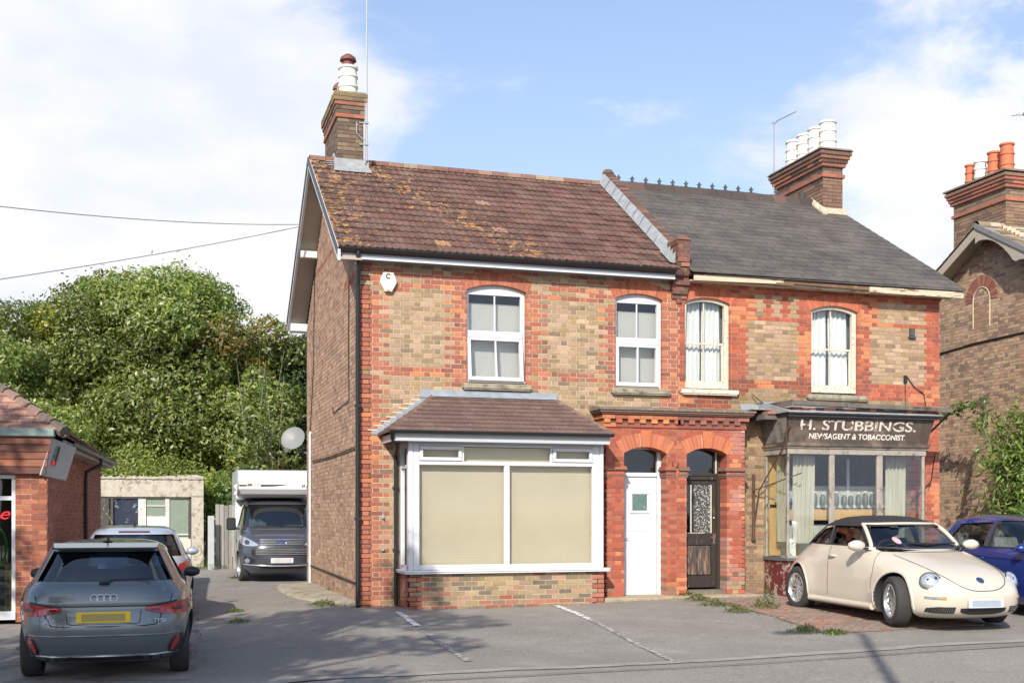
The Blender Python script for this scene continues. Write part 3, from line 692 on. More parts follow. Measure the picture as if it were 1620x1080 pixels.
mb.box(BX0-.244, BX1+.03, BY-.1645, -.002, 2.645, 2.66); mb.box(BX1-.004, BX1+.03, BY-.164, 0, 2.661, 2.74)
obj('bay_fascia', mb, mat('fascia_shade_grey', (.46,.485,.51), .35, var=.03), H1)  # white fascia, its colour greyed to carry the gutter's shade
g_ = gutter(H1, .31, 3.99, -.965, 2.785, r=.05)
mb = MB(); mb.tube([(.36,-.96,2.76), (.37,-.9,2.66), (.50,-.5,2.55), (.57,-.09,2.44), (.585,-.07,2.3), (.585,-.07,.03)], .034, 10)
for z in (.9, 1.9): mb.box(.54, .63, -.105, -.02, z, z+.035)
obj('downpipe', mb, M_black, H1, smooth=40)
# bay roof: plain tiles with bonnet hips
ex0, ex1, ey, ez = .30, 4.02, -.97, 2.77; tx0, tx1, ty, tz = 1.21, 3.30, -.02, 3.42
mb = MB(); rows = 9
def lerp(a, b, t): return a+(b-a)*t
for r in range(rows):
    t0, t1 = r/rows, (r+1.12)/rows
    xl0, xl1, xr0, xr1 = lerp(ex0, tx0, t0), lerp(ex0, tx0, t1), lerp(ex1, tx1, t0), lerp(ex1, tx1, t1)
    y0, y1, z0, z1 = lerp(ey, ty, t0), lerp(ey, ty, t1), lerp(ez, tz, t0), lerp(ez, tz, t1)
    n = 14; w = (xr0-xl0)/n
    for i in range(-1, n+1):
        a = xl0+(i+(.5 if r % 2 else 0))*w; b = a+w-.002
        a0, b0 = max(a, xl0), min(b, xr0)
        if b0-a0 < .01: continue
        a1, b1 = min(max(a0, xl1), xr1), max(min(b0, xr1), xl1)
        j = random.uniform(0, .002); c = pick([(.135,.085,.072), (.125,.078,.066), (.15,.098,.084)], .07)
        mb.add([(a0,y0,z0+.006+j),(b0,y0,z0+.006+j),(b1,y1,z1+.002),(a1,y1,z1+.002),(a0,y0+.006,z0-.018),(b0,y0+.006,z0-.018)][:6]+[(a0,y0-.012,z0+.026+j),(b0,y0-.012,z0+.026+j)],
               [(6,7,2,3),(4,5,7,6)], c)
    # hips left/right: side slopes
    for xA0, xA1, sgn in ((xl0, xl1, -1), (xr0, xr1, 1)):
        m_ = 3
        for k in range(m_):
            ya, yb = lerp(y0, ty, k/m_), lerp(y0, ty, (k+1)/m_); ya1, yb1 = max(lerp(y1, ty, k/m_), y1), lerp(y1, ty, (k+1)/m_)
            c = pick([(.14,.085,.07), (.12,.072,.06)], .1)
            F = [(0,1,2,3),(4,5,1,0)]
            mb.add([(xA0,ya,z0+.026),(xA0,yb,z0+.026),(xA1,yb1,z1+.002),(xA1,ya1,z1+.002),(xA0,ya,z0-.018),(xA0,yb,z0-.018)], F, c)
    # bonnet tile
        h = .03
        mb.add([(xA0-.0*sgn,y0-.012,z0+.005),(xA0-sgn*.09,y0-.004,z0+.018),(xA1-sgn*.07,y1+.01,z1+.012),(xA1,y1-.004,z1+h),(xA0,y0-.012,z0+h+.012),(xA0-sgn*(-.0),y0+.10,z0+.018),(xA1,y1+.09,z1+.01)],
               [(1,2,3,4),(4,3,6,5),(0,1,4),(0,4,5)], pick([(.15,.09,.07), (.19,.12,.09)], .15))
mb.add([(ex0,ey,ez-.02),(ex1,ey,ez-.02),(tx1,ty,tz-.02),(tx0,ty,tz-.02),(ex0,0,ez-.02),(ex1,0,ez-.02)], [(0,1,2,3),(4,0,3),(1,5,2)], (.1,.06,.05))
br = obj('bay_roof', mb, mat('bay_tile', attr=True, rough=.9, var=.3, scale=30, bump=.8, bscale=60, col2=(.36,.30,.27), mask=(.60,.70), mscale=26), H1, color=True)
mb = MB(); mb.box(tx0-.22, tx1+.06, -.03, -.012, tz-.03, tz+.10)
mb.add([(tx0-.02,-.10,tz-.015),(tx1+.02,-.10,tz-.015),(tx1+.04,-.03,tz+.045),(tx0-.04,-.03,tz+.045)], [(0,1,2,3)])
ns = 9
for k in range(ns):
    t = k/ns; z = lerp(ez, tz, t)
    xl = lerp(ex0, tx0, t); mb.box(xl-.10, xl+.14, -.016, -.009, z+.0, z+.075)
obj('lead_flashing', mb, M_lead, br)
mb = MB()
for k in range(ns):
    t = k/ns; z = lerp(ez, tz, t); xl = lerp(ex0, tx0, t); mb.box(xl-.16, xl-.0, -.02, -.005, z+.066, z+.082)
obj('flashing_mortar', mb, mat('fresh_mortar', (.62,.56,.44), .9), br)
# ================= PORCH
PY = -.35; PS = 5.405
A1 = arch_hole(4.43, 5.22, -.3, 2.52, 2.63); A2 = arch_hole(5.59, 6.36, -.3, 2.52, 2.63)
PR = [(.33,.085,.05), (.38,.10,.06), (.29,.075,.048), (.36,.12,.075)]
def col_porch(x, z, row, rs):
    if rs.random() < .05+.25*max(0, vnoise(x*2, z*1.5, 41)-.55): return pick(ORG, .1)
    if z < .35 and rs.random() < .35: return pick([(.5,.17,.07), (.22,.13,.09)])
    return pick(PR, .12)
def col_porch_r(x, z, row, rs):
    c = col_porch(x, z, row, rs)
    if x > 6.36 and vnoise(x*5, z*2.3, 44) > .55: c = (c[0]*1.05+.05, c[1]*1.2+.07, c[2]*1.2+.07)
    if z < .5 and x > 6.3 and rs.random() < .5: c = pick([(.30,.22,.13), (.16,.10,.07), (.35,.24,.16)])
    return c
PM = (.36,.17,.11)
def col_yel_dark(x, z, row, rs): return col_right(7.1, z, row, rs)
H2 = thing('shop_house', 'right house of the pair, grey slate roof, disused shopfront and black door', 'house', (8.3, 3.3, 0))
for H, lo, hi, A, cf, sd in ((H1, 4.09, PS, A1, col_porch, 31), (H2, PS, 6.70, A2, col_porch_r, 32)):
    brick_wall('porch_wall', H, lambda u, z, d: (u, PY+d, z), -.12, 2.98, lambda z, lo=lo, hi=hi: (lo, hi), [A], cf, PM, seed=sd, thick=.34, rev=.27)
    sx = 4.09 if H is H1 else 6.70; sg = 1 if H is H1 else -1
    brick_wall('porch_side', H, lambda u, z, d, sx=sx, sg=sg: (sx+d*sg, u, z), -.12, 2.98, lambda z: (PY, 0), [], cf, PM, seed=sd+5, thick=.05)
    mb = MB(); voussoirs(mb, A, PY-.014, PY+.27, n=15, th=.235, cols=[(.46,.14,.065), (.50,.165,.075), (.42,.12,.06)], key=True); obj('door_arch', mb, MATS['brick'], H, color=True)
    # impost mouldings
    for a, b in (((4.06, 4.47), (5.18, PS)) if H is H1 else ((PS, 5.63), (6.32, 6.73))):
        mb = MB(); cI = pick([(.20,.10,.075), (.26,.12,.09)])
        for z0, z1, e in ((2.12, 2.155, .012), (2.155, 2.19, .022), (2.235, 2.26, .045), (2.26, 2.30, .03)):
            aa = a-(e if a != PS else 0)+.03; bb = b+(e if b != PS else 0)-.03
            mb.box(aa, bb, PY-e, PY+.26, z0, z1, pick([(.36,.11,.07), (.22,.10,.08), (.17,.11,.085)]))
        mb.box(a+.03*(a != PS), b-.03*(b != PS), PY-.0065, PY+.26, 2.19, 2.235, pick(PR))
        obj('impost', mb, MATS['brick'], H, color=True)
    # cornice
    c0, c1 = (4.00, PS) if H is H1 else (PS, 6.86)
    mb = MB(); e0 = lambda v: (lo-v if H is H1 else PS); e1 = lambda v: (PS if H is H1 else hi+v)
    nb = 6; wbr = (e1(0)-e0(0))/nb
    for zz, pr_, hgt in ((2.955, .03, .068), (3.095, .065, .06)):
        for i in range(nb):
            a = e0(pr_)+(e1(pr_)-e0(pr_))*i/nb; b = e0(pr_)+(e1(pr_)-e0(pr_))*(i+1)/nb-.008
            mb.box(a, b, PY-pr_+random.uniform(-.003, .003), 0, zz, zz+hgt, pick([(.44,.15,.07), (.33,.09,.055), (.26,.08,.055)]) if H is H1 else pick([(.26,.08,.06), (.2,.08,.06), (.3,.12,.09)]))
    i = 0; a = e0(.03)
    while a < e1(.03)-.05:
        mb.box(a, a+.105, PY-.06, 0, 3.025, 3.093, pick([(.50,.22,.08), (.38,.11,.06)]) if H is H1 else pick([(.27,.10,.08), (.2,.08,.06)])); a += .215
    mb.box(e0(.02), e1(.02), PY-.02, 0, 3.0235, 3.0945, (.12,.06,.045))
    for z0, z1, e in ((3.156, 3.175, .075), (3.1755, 3.20, .10), (3.2005, 3.235, .125)):
        mb.box(e0(e), e1(e), PY-e, 0, z0, z1, (.15,.085,.06) if z0 < 3.17 else (.21,.12,.085))
    obj('cornice', mb, MATS['brick'], H, color=True)
    mb = MB(); v = .15; mb.hexa([(e0(v),PY-v,3.236),(e1(v),PY-v,3.236),(e1(v),0,3.236),(e0(v),0,3.236),(e0(v),PY-v,3.27),(e1(v),PY-v,3.27),(e1(v),0,3.335),(e0(v),0,3.335)])
    obj('cornice_slab', mb, mat('mossy_slab', (.17,.145,.115), .95, var=.35, scale=12, col2=(.30,.27,.22), mask=(.56,.68), mscale=9, bump=.8, bscale=30), H)
# ---- white front door
DY = PY+.27
d = MB()
a, b = 4.44, 5.20; zb_, zt_ = .09, 2.12
for q_ in ((4.40, 4.455, .05, 2.62), (5.155, 5.225, .05, 2.62)): d.box(q_[0], q_[1], DY-.03, DY+.04, q_[2], q_[3])
d.box(4.455, 5.155, DY-.032, DY+.038, 2.135, 2.20); d.box(4.455, 5.155, DY-.05, DY+.03, .05, .10); d.box(4.455, 5.155, DY-.028, DY+.038, 2.60, 2.66)
dr = obj('front_door', d, M_upvc, H1)
d = MB()
wx0, wx1, wz0, wz1 = ux(1000, DY), ux(1023, DY), 1.55, 1.83
n = 8; xs_ = [4.46+i*(5.15-4.46)/n for i in range(n+1)]
# leaf made of vertical planks around the light
for i in range(n):
    x0_, x1_ = xs_[i]+.002, xs_[i+1]-.002
    spans = [(.105, 2.13)]
    if x1_ > wx0-.03 and x0_ < wx1+.03: spans = [(.105, wz0-.03), (wz1+.03, 2.13)]
    for s0, s1 in spans: d.bbox(x0_, x1_, DY-.005, DY+.035, s0, s1, .005)
d.box(4.46, 5.15, DY+.0, DY+.03, .106, 2.129)
leaf = obj('door_leaf', d, M_upvc, dr, local=True)
d = MB(); ring(d, wx0-.05, wx1+.05, wz0-.05, wz1+.05, .05, DY-.022, .03); ring(d, 4.52, 5.10, .16, 2.05, .008, DY-.009, .01); d.box(4.55, 5.08, DY-.011, DY, 1.20, 1.215); obj('door_light_frame', d, M_upvc, leaf, local=True)
d = MB(); d.box(wx0, wx1, DY-.014, DY-.006, wz0, wz1); obj('door_light', d, mat('leaded_glass', (.10,.17,.15), .15, var=.5, scale=60, col2=(.5,.55,.5), mask=(.66,.7), mscale=30), leaf, local=True)
d = MB(); d.tube([(4.50,DY-.02,1.08), (4.50,DY-.055,1.08), (4.60,DY-.058,1.075)], .009, 8); d.bbox(4.485, 4.515, DY-.018, DY-.004, .98, 1.16, .004); obj('handle', d, mat('chrome', (.7,.7,.7), .2, metal=1, var=0), leaf, local=True)
d = MB(); d.box(4.455, 5.155, DY+.0, DY+.006, 2.20, 2.60); obj('transom_glass', d, G_win, dr, local=True)
d = MB(); d.box(4.3, 5.3, .2, .24, 1.9, 2.8); d.box(4.3, 4.34, -.05, .2, 2.14, 2.7); obj('hall_backing', d, mat('dim_hall', (.05,.06,.065), .9, var=.4, scale=3), dr, local=True)
# horseshoe on the pillar
d = MB(); d.tube([(5.37+.055*math.sin(t), PY-.02, 2.345-.055*math.cos(t)) for t in [i*.35-2.2 for i in range(13)]], .01, 6)
tag(obj('horseshoe', d, mat('rusty_iron', (.11,.06,.04), .8, metal=.3, var=.3)), 'small rusty horseshoe fixed between the two doors', 'horseshoe')
# ---- black front door
M_bd = mat('old_black_door', (.028,.022,.018), .55, var=.3, scale=8, col2=(.14,.10,.075), mask=(.60,.68), mscale=4, stretch=(5, 5, .7), bump=.4)
M_bp = mat('peeled_panel', (.06,.05,.045), .75, var=.4, scale=9, col2=(.25,.15,.10), mask=(.48,.58), mscale=3.5, stretch=(7, 7, .8), bump=.5)
d = MB(); x0, x1 = 5.60, 6.345; zs = .18
for q_ in ((5.575, 5.65, zs, 2.62), (6.29, 6.36, zs, 2.62)): d.box(q_[0], q_[1], DY-.02, DY+.04, q_[2], q_[3])
d.box(5.65, 6.29, DY-.022, DY+.04, 2.60, 2.66); d.box(5.65, 6.29, DY-.05, DY+.04, 2.155, 2.20); d.box(5.65, 6.29, DY-.035, DY+.04, 2.09, 2.154)
bd = obj('front_door', d, M_bd, H2, label='black peeling door with lace patterned glass')
d = MB()
gx0, gx1, gx2, gx3 = 5.68, 5.80, 5.86, 6.17
for q_ in ((5.65, gx0, .21, 2.09), (6.20, 6.29, .21, 2.09)): d.bbox(q_[0], q_[1], DY-.0, DY+.04, q_[2], q_[3], .004)
for z0, z1 in ((.21, .42), (.95, 1.16), (2.0, 2.09)): d.bbox(gx0+.0, 6.20, DY-.0, DY+.04, z0, z1, .004)
d.bbox(gx1+.012, gx2, DY+.002, DY+.04, 1.16, 2.0, .004)
leaf = obj('door_leaf', d, M_bd, bd, local=True)
d = MB(); d.box(gx1-.006, gx1+.012, DY-.004, DY+.03, 1.15, 2.0); d.box(gx3+.012, gx3+.03, DY-.004, DY+.03, 1.16, 2.0); d.box(gx0, gx2+.2, DY-.004, DY+.0, 1.155, 1.165); d.box(5.65, 6.29, DY-.0375, DY-.033, 2.160, 2.172); d.box(6.265, 6.283, DY-.03, DY, 2.2, 2.6)
obj('glazing_bead', d, M_oldpaint, leaf, local=True)
d = MB(); d.box(gx0, gx1, DY+.01, DY+.014, 1.16, 2.0); d.box(5.65, 6.29, DY+.01, DY+.014, 2.2, 2.6); obj('door_glass', d, glassmat('dark_glass', (.25,.27,.27), .10), leaf, local=True)
mlace = mat('lace_glass', (.05,.05,.045), .3, var=.1, col2=(.70,.69,.64), mask=(.56,.60), mscale=48)
d = MB(); d.box(gx2, gx3+.012, DY+.012, DY+.018, 1.16, 2.0); obj('door_lace_glass', d, mlace, leaf, local=True)
d = MB()
for a_, b_ in ((gx0+.01, 5.925), (5.935, 6.19)): d.bbox(a_, b_, DY+.012, DY+.03, .43, .94, .008)
for i in range(4): d.box(5.69+i*.125, 5.695+i*.125, DY+.008, DY+.02, .44, .93)
obj('door_panel', d, M_bp, leaf, local=True)
d = MB(); d.bbox(6.225, 6.262, DY-.012, DY-.0, .96, 1.15, .004); d.tube([(6.245,DY-.01,1.08), (6.245,DY-.05,1.08), (6.16,DY-.052,1.08)], .009, 8); d.lathe([(.018, 0), (.018, -.012), (.005, -.02)], (6.245, DY, 1.42), 'y', 12); obj('handle', d, MATS['chrome'], leaf, local=True)
d = MB(); d.tube([(gx1+.035, DY-.01, 1.85), (gx1+.035, DY-.03, 1.82), (gx1+.07, DY-.03, 1.75), (gx1+.035, DY-.03, 1.69), (gx1+.01, DY-.03, 1.74), (gx1+.035, DY-.03, 1.82)], .008, 6); obj('knocker', d, M_black, leaf, local=True)
d = MB(); d.box(5.60, 6.35, PY+.02, DY+.05, .0, .175); obj('door_step', d, mat('step_wood', (.16,.14,.11), .85, var=.3, scale=9), bd, local=True)
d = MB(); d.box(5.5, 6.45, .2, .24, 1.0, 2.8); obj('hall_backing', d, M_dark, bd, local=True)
# ================= RIGHT HOUSE walls
shop_hole = dict(z0=-.2, z1=3.3, x=(7.42, 9.98)); porch_hole2 = dict(z0=-.2, z1=2.7, x=(5.4, 6.5))
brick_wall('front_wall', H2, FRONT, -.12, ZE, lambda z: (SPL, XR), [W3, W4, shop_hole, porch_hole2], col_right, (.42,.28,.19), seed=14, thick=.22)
mb = MB(); mb.box(XR-.2, XR-.001, .221, 6.7, -.2, 5.6); mb.box(SPL+.001, XR-.2, 6.5, 6.7, -.2, 5.6); mb.box(SPL+.01, XR-.2, .3, 6.5, 3.3, 3.4); obj('rear_wall', mb, MATS['plain_brick'], H2)
for W, n_ in ((W3, 15), (W4, 16)):
    mb = MB(); voussoirs(mb, W, -.010, .1, n=n_, th=.2, cols=[(.42,.11,.06), (.38,.10,.055), (.45,.13,.065)]); obj('window_arch', mb, MATS['brick'], H2, color=True)
sill(H2, 5.63, 6.73, M_oldpaint, 3.70); sill(H2, 8.12, 9.36, M_stone, 3.68)
def sashwin(parent, hole, y=.05):
    x0, x1 = hole['g'][0]-hole['g'][3], hole['g'][0]+hole['g'][3]; zb = 3.70; arc = arcpts(hole, 0); arc2 = arcpts(hole, .06)
    mb = MB()
    o_ = [(x1, zb)]+arc+[(x0, zb)]; i_ = [(x1-.085, zb+.07)]+[(min(max(p[0], x0+.02), x1-.085), p[1]) for p in arc2]+[(x0+.02, zb+.07)]
    n = len(o_); vs = []
    for (a, b), (c, d_) in zip(o_, i_): vs += [(a, y, b), (c, y+.0, d_), (c, y+.07, d_)]
    fs = []
    for k in range(n):
        j = (k+1) % n; fs += [(k*3, j*3, j*3+1, k*3+1), (k*3+1, j*3+1, j*3+2, k*3+2)]
    mb.add(vs, fs)
    w = obj('window', mb, M_oldpaint, parent)
    zm = 4.49; cx = (x0+x1)/2-.03; d = MB()
    d.box(x0+.02, x1-.085, y+.035, y+.06, zm-.018, zm+.018); d.box(cx-.01, cx+.01, y+.034, y+.055, zm+.018, 5.2); d.box(cx-.008, cx+.008, y+.045, y+.065, zb+.12, zm-.018)
    d.box(x0+.02, x1-.09, y+.05, y+.075, zb+.07, zb+.14); d.box(x1-.12, x1-.085, y+.04, y+.07, zb+.14, zm-.018); d.box(x0+.02, x0+.04, y+.04, y+.07, zb+.14, zm-.018)
    obj('sash', d, M_oldpaint, w, local=True)
    d = MB(); d.box(x0, x1-.06, y+.066, y+.069, zb+.08, 5.22); obj('pane', d, G_win, w, local=True)
    for (a, b) in ((x0+.02, cx-.02), (cx+.02, x1-.1)):
        d = MB(); ph = rnd()*6
        d.grid(lambda s, t: (a+(b-a)*s, y+.16+.022*math.sin(s*26+ph+1.3*math.sin(t*3+ph))*(1-.3*t)+.01*math.sin(s*61), zb+.1+t*1.47), 60, 12)
        obj('curtain', d, M_lace, w, local=True, smooth=True)
    d = MB(); d.box(x0-.3, x1+.3, .32, .36, 3.4, 5.5); obj('room_backing', d, mat('dim_room', (.10,.11,.12), .9, var=.2), w, local=True)
sashwin(H2, W3); sashwin(H2, W4)
# slate roof
xh = 10.75
def slate_roof():
    mb = MB(); z0, z1, y0, y1 = 5.66, 8.12, -.33, RY; L = math.hypot(y1-y0, z1-z0); n = 21; dy, dz = (y1-y0)/L, (z1-z0)/L; gg = L/n
    for r in range(n):
        t0, t1 = r*gg, min((r+1.25)*gg, L); xe0 = lerp(11.30, xh, r/n); xe1 = lerp(11.30, xh, min((r+1)/n, 1)); u = 5.70-(.14 if r % 2 else 0)
        while u < xe0:
            a, b = max(u, 5.70), min(u+.272, xe0); j = random.uniform(0, .004)
            if b-a > .01:
                k = vnoise(u*1.1, r*.35, 51); c = pick([(.088,.077,.067), (.10,.087,.075), (.078,.069,.061)], .10); c = tuple(v*(.85+.3*k) for v in c)
                b1 = min(b, xe1)
                mb.add([(a,y0+dy*t0-dz*(.009+j),z0+dz*t0+dy*(.009+j)),(b,y0+dy*t0-dz*(.009+j),z0+dz*t0+dy*(.009+j)),(b1,y0+dy*t1,z0+dz*t1),(a,y0+dy*t1,z0+dz*t1),(a,y0+dy*t0,z0+dz*t0-.004),(b,y0+dy*t0,z0+dz*t0-.004)], [(0,1,2,3),(4,5,1,0)], c)
            u += .277
    mb.add([(11.30,y0,z0),(11.30,7.0,z0),(xh,RY,z1),(5.7,7.0,z0),(5.7,RY,z1),(5.7,y0,z0-.03),(11.3,y0,z0-.03),(11.3,7,z0-.03),(5.7,7,z0-.03)], [(0,1,2),(1,3,4,2),(5,8,7,6),(0,6,7,1),(5,6,0)], (.08,.078,.075))
    return obj('roof', mb, mat('slate_lichen', attr=True, rough=.62, var=.22, scale=14, bump=.3, col2=(.13,.112,.095), mask=(.46,.68), mscale=1.4, col3=(.34,.20,.05), m3=(.745,.755), s3=2.4), H2, color=True)
rf2 = slate_roof()
mb = MB()
for i in range(14):
    a = 5.75+i*.325; c = pick([(.065,.05,.044), (.055,.046,.042), (.11,.065,.052)], .15); mb.hexa([(a,RY-.13,RZ-.08),(a+.318,RY-.13,RZ-.08),(a+.318,RY+.13,RZ-.08),(a,RY+.13,RZ-.08),(a,RY-.03,RZ+.10),(a+.318,RY-.03,RZ+.10),(a+.318,RY+.03,RZ+.10),(a,RY+.03,RZ+.10)], c)
rg = obj('ridge_tiles', mb, MATS['brick'], rf2, color=True)
M_cr = mat('dark_crest', (.06,.065,.07), .7, var=.3)
for i in range(15):
    if i in (11, 13): continue
    x = 5.85+i*.30; mb = MB(); z = RZ+.09
    mb.box(x-.14, x+.14, RY-.012, RY+.012, z, z+.025); mb.prism([(x-.03, z+.025), (x+.03, z+.025), (x+.018, z+.07), (x+.055, z+.085), (x+.02, z+.11), (x, z+.15), (x-.02, z+.11), (x-.055, z+.085), (x-.018, z+.07)], RY-.015, RY+.015, 'y')
    obj('crest_finial', mb, M_cr, rf2)
# rotten timber fascia
mb = MB(); mb.hexa([(5.76,-.30,5.52),(7.5,-.30,5.55),(7.5,-.27,5.55),(5.76,-.27,5.52),(5.76,-.30,5.63),(7.5,-.30,5.64),(7.5,-.27,5.64),(5.76,-.27,5.63)])
mb.hexa([(9.25,-.32,5.50),(11.26,-.32,5.50),(11.26,-.28,5.50),(9.25,-.28,5.50),(9.25,-.32,5.60),(11.26,-.32,5.61),(11.26,-.28,5.61),(9.25,-.28,5.60)])
mb.hexa([(7.55,-.24,5.54),(9.3,-.24,5.50),(9.3,-.21,5.50),(7.55,-.21,5.54),(7.55,-.24,5.58),(9.3,-.24,5.555),(9.3,-.21,5.555),(7.55,-.21,5.58)])
mb.box(5.74, 11.2, -.2, 0, 5.53, 5.55)
obj('timber_fascia', mb, mat('rotten_cream_timber', (.50,.43,.32), .8, var=.2, scale=8, col2=(.16,.10,.06), mask=(.55,.6), mscale=5, stretch=(.4, 1, 3)), H2)
mb = MB(); mb.hexa([(7.45,-.29,5.57),(9.3,-.29,5.54),(9.3,-.24,5.54),(7.45,-.24,5.57),(7.45,-.29,5.63),(9.3,-.29,5.61),(9.3,-.24,5.61),(7.45,-.24,5.63)]); mb.box(7.35, 7.7, -.31, -.25, 5.53, 5.57)
obj('rotten_board', mb, mat('bare_rotten_wood', (.17,.10,.06), .9, var=.3, scale=6, col2=(.55,.45,.3), mask=(.6,.66), mscale=6), H2)
# right chimney
RC = [(.17,.10,.07), (.22,.135,.095), (.12,.075,.06), (.20,.12,.08)]
chimney(H2, 10.33, 10.80, 2.96, 4.85, 7.6, 9.13, RC, [((1,), .14, [(.15,.09,.07)]), ((2,), .11, [(.24,.10,.07)]), ((3,), .08, [(.40,.14,.08), (.10,.06,.045)]), ((4,), .05, [(.28,.11,.075)]), ((7,), .035, [(.32,.11,.07)])])
mb = MB(); mb.hexa([(10.16,2.79,9.13),(10.97,2.79,9.13),(10.97,5.02,9.13),(10.16,5.02,9.13),(10.2,2.84,9.18),(10.93,2.84,9.18),(10.93,4.98,9.18),(10.2,4.98,9.18)]); obj('chimney_cap', mb, mat('cap_grey', (.20,.16,.13), .9, var=.2), H2)
for i in range(4): pot(H2, 10.56, 3.14+i*.46, 9.17, .66, .175, M_pot_w)
mb = MB()
for i in range(7):
    y = 2.80+i*.12; mb.hexa([(10.22,y,zr(y)-.08),(10.36,y,zr(y)-.08),(10.36,y+.13,zr(y)+.0),(10.22,y+.13,zr(y)),(10.24,y,zr(y)+.05),(10.34,y,zr(y)+.1),(10.34,y+.13,zr(y)+.2),(10.24,y+.13,zr(y)+.12)])
mb.hexa([(10.24,2.76,zr(2.76)-.1),(10.9,2.76,zr(2.76)-.1),(10.9,2.98,zr(2.76)-.1),(10.24,2.98,zr(2.76)-.1),(10.26,2.84,zr(2.84)+.02),(10.88,2.84,zr(2.84)+.02),(10.88,2.98,zr(2.98)+.10),(10.26,2.98,zr(2.98)+.10)])
obj('mortar_flashing', mb, mat('old_cement', (.42,.37,.28), .95, var=.3, scale=14), H2)
# small wall vents
mb = MB(); mb.box(10.30, 10.40, -.05, 0, 4.80, 4.94); mb.box(10.28, 10.42, -.06, 0, 4.76, 4.79); obj('wall_vent', mb, mat('vent_dark', (.07,.07,.08), .6), H2)
mb = MB(); mb.box(10.18, 10.24, -.04, 0, 3.92, 4.06); mb.tube([(10.2,-.03,3.95), (10.21,-.02,3.7), (10.21,-.03,3.5)], .007, 5); mb.tube([(10.24,-.03,4.04), (10.4,-.03,3.85), (10.62,-.02,3.72), (10.66,-.02,3.45)], .009, 5); obj('wall_cable', mb, M_black, H2)
# ================= SHOPFRONT
SX0, SX1, SY = 7.28, 10.06, -.80
M_sw = mat('grey_shop_wood', (.30,.27,.23), .75, var=.22, scale=6, col2=(.10,.085,.07), mask=(.55,.65), mscale=5)
M_blk = mat('sooty_fascia', (.085,.064,.052), .6, var=.3, scale=3, col2=(.23,.17,.125), mask=(.46,.66), mscale=2.6, col3=(.03,.026,.024), m3=(.55,.7), s3=6)
mb = MB(); zs0 = .74
mb.box(SX0, SX1, SY, SY+.06, -.1, zs0-.06); mb.box(SX0, SX0+.06, SY+.06, 0, -.1, zs0-.06); mb.box(SX1-.06, SX1, SY+.06, 0, -.1, zs0-.06)
shop = obj('shopfront', mb, mat('peeling_red_riser', (.13,.02,.018), .6, var=.2, col2=(.34,.30,.26), mask=(.55,.59), mscale=9, col3=(.12,.09,.06), m3=(.55,.65), s3=2.5), H2)
mb = MB(); mb.bbox(SX0-.03, SX1+.03, SY-.05, SY+.1, zs0-.06, zs0, .01); mb.box(SX0-.03, SX0+.08, SY+.1, 0, zs0-.058, zs0-.001); obj('shop_sill', mb, mat('dark_sill', (.10,.11,.11), .6, var=.2), shop, local=True)
mb = MB(); zg = 2.53; Xs = lambda u: ux(u, SY)
mull = [(SX0, SX0+.045), (Xs(1313), Xs(1321)), (Xs(1388), Xs(1397)), (SX1-.05, SX1)]
for a, b in mull: mb.bbox(a, b, SY, SY+.06, zs0, zg, .01)
mb.box(SX0, SX0+.04, -.07, 0, zs0, zg); mb.box(SX0, SX1, SY+.001, SY+.059, zs0, zs0+.03); mb.box(SX0-.01, SX1+.01, SY-.012, SY+.07, zg, 2.63); mb.box(SX0-.01, SX0+.06, SY+.0701, 0, zg, 2.63); mb.box(SX1-.06, SX1+.01, SY+.0701, 0, zg, 2.63)
mb.box(SX0-.03, SX1+.05, SY-.035, SY+.05, 2.6301, 2.665); mb.box(SX0-.03, SX0+.05, SY+.0501, 0, 2.6301, 2.665); mb.box(SX1-.04, SX1, SY+.06, 0, zs0, zg) if 0 else None
sf = obj('window_frame', mb, M_sw, shop, local=True)
mb = MB()
for k in range(3): mb.box(mull[k][1], mull[k+1][0], SY+.03, SY+.034, zs0+.03, zg)
mb.box(SX0+.02, SX0+.024, SY+.06, -.07, zs0, zg); mb.box(SX1-.03, SX1-.026, SY+.06, 0, zs0, zg)
obj('shop_glass', mb, glassmat('shop_glass', (.95,.96,.94), .06), sf, local=True)
# fascia (leans outward)
mb = MB(); fz0, fz1 = 2.70, 3.20; yo0, yo1 = SY-.02, SY-.15
mb.hexa([(SX0+.02,yo0,fz0),(SX1+.02,yo0,fz0),(SX1+.02,-.0,fz0),(SX0-.0,-.0,fz0),(SX0-.06,yo1,fz1),(SX1+.10,yo1,fz1),(SX1+.10,-.0,fz1),(SX0-.06,0,fz1)])
for z0, z1, e in ((2.666, 2.70, .05), (2.7001, 2.722, .03)): mb.box(SX0-e, SX1+e, yo0-e, -.001, z0, z1)
sg = obj('sign_board', mb, M_blk, shop, local=True)
mb = MB(); mb.hexa([(SX0-.02,yo0+.05,2.73),(SX0-.01,yo0+.05,2.73),(SX0-.01,-.0,2.73),(SX0-.02,-.0,2.73),(SX0-.078,yo1+.06,3.16),(SX0-.07,yo1+.06,3.16),(SX0-.07,0,3.16),(SX0-.078,0,3.16)]); obj('side_board', mb, mat('grey_side_board', (.20,.18,.16), .7, var=.2, col2=(.09,.08,.07), mask=(.5,.6), mscale=4), sg, local=True)
mb = MB(); mb.bbox(SX0-.11, SX1+.16, yo1-.10, 0, 3.2, 3.225, .006, (.4,.42,.44)); mb.box(SX0-.09, SX1+.14, yo1-.06, 0, 3.16, 3.199); obj('fascia_moulding', mb, mat('dark_moulding', (.045,.045,.05), .6, var=.2), shop, local=True)
mb = MB(); mb.hexa([(SX0-.14,yo1-.115,3.2255),(SX1+.18,yo1-.115,3.2255),(SX1+.18,0,3.2255),(SX0-.14,0,3.2255),(SX0-.14,yo1-.11,3.25),(SX1+.18,yo1-.11,3.245),(SX1+.18,0,3.5),(SX0-.14,0,3.5)]); obj('lead_top', mb, M_leadl, shop, local=True)
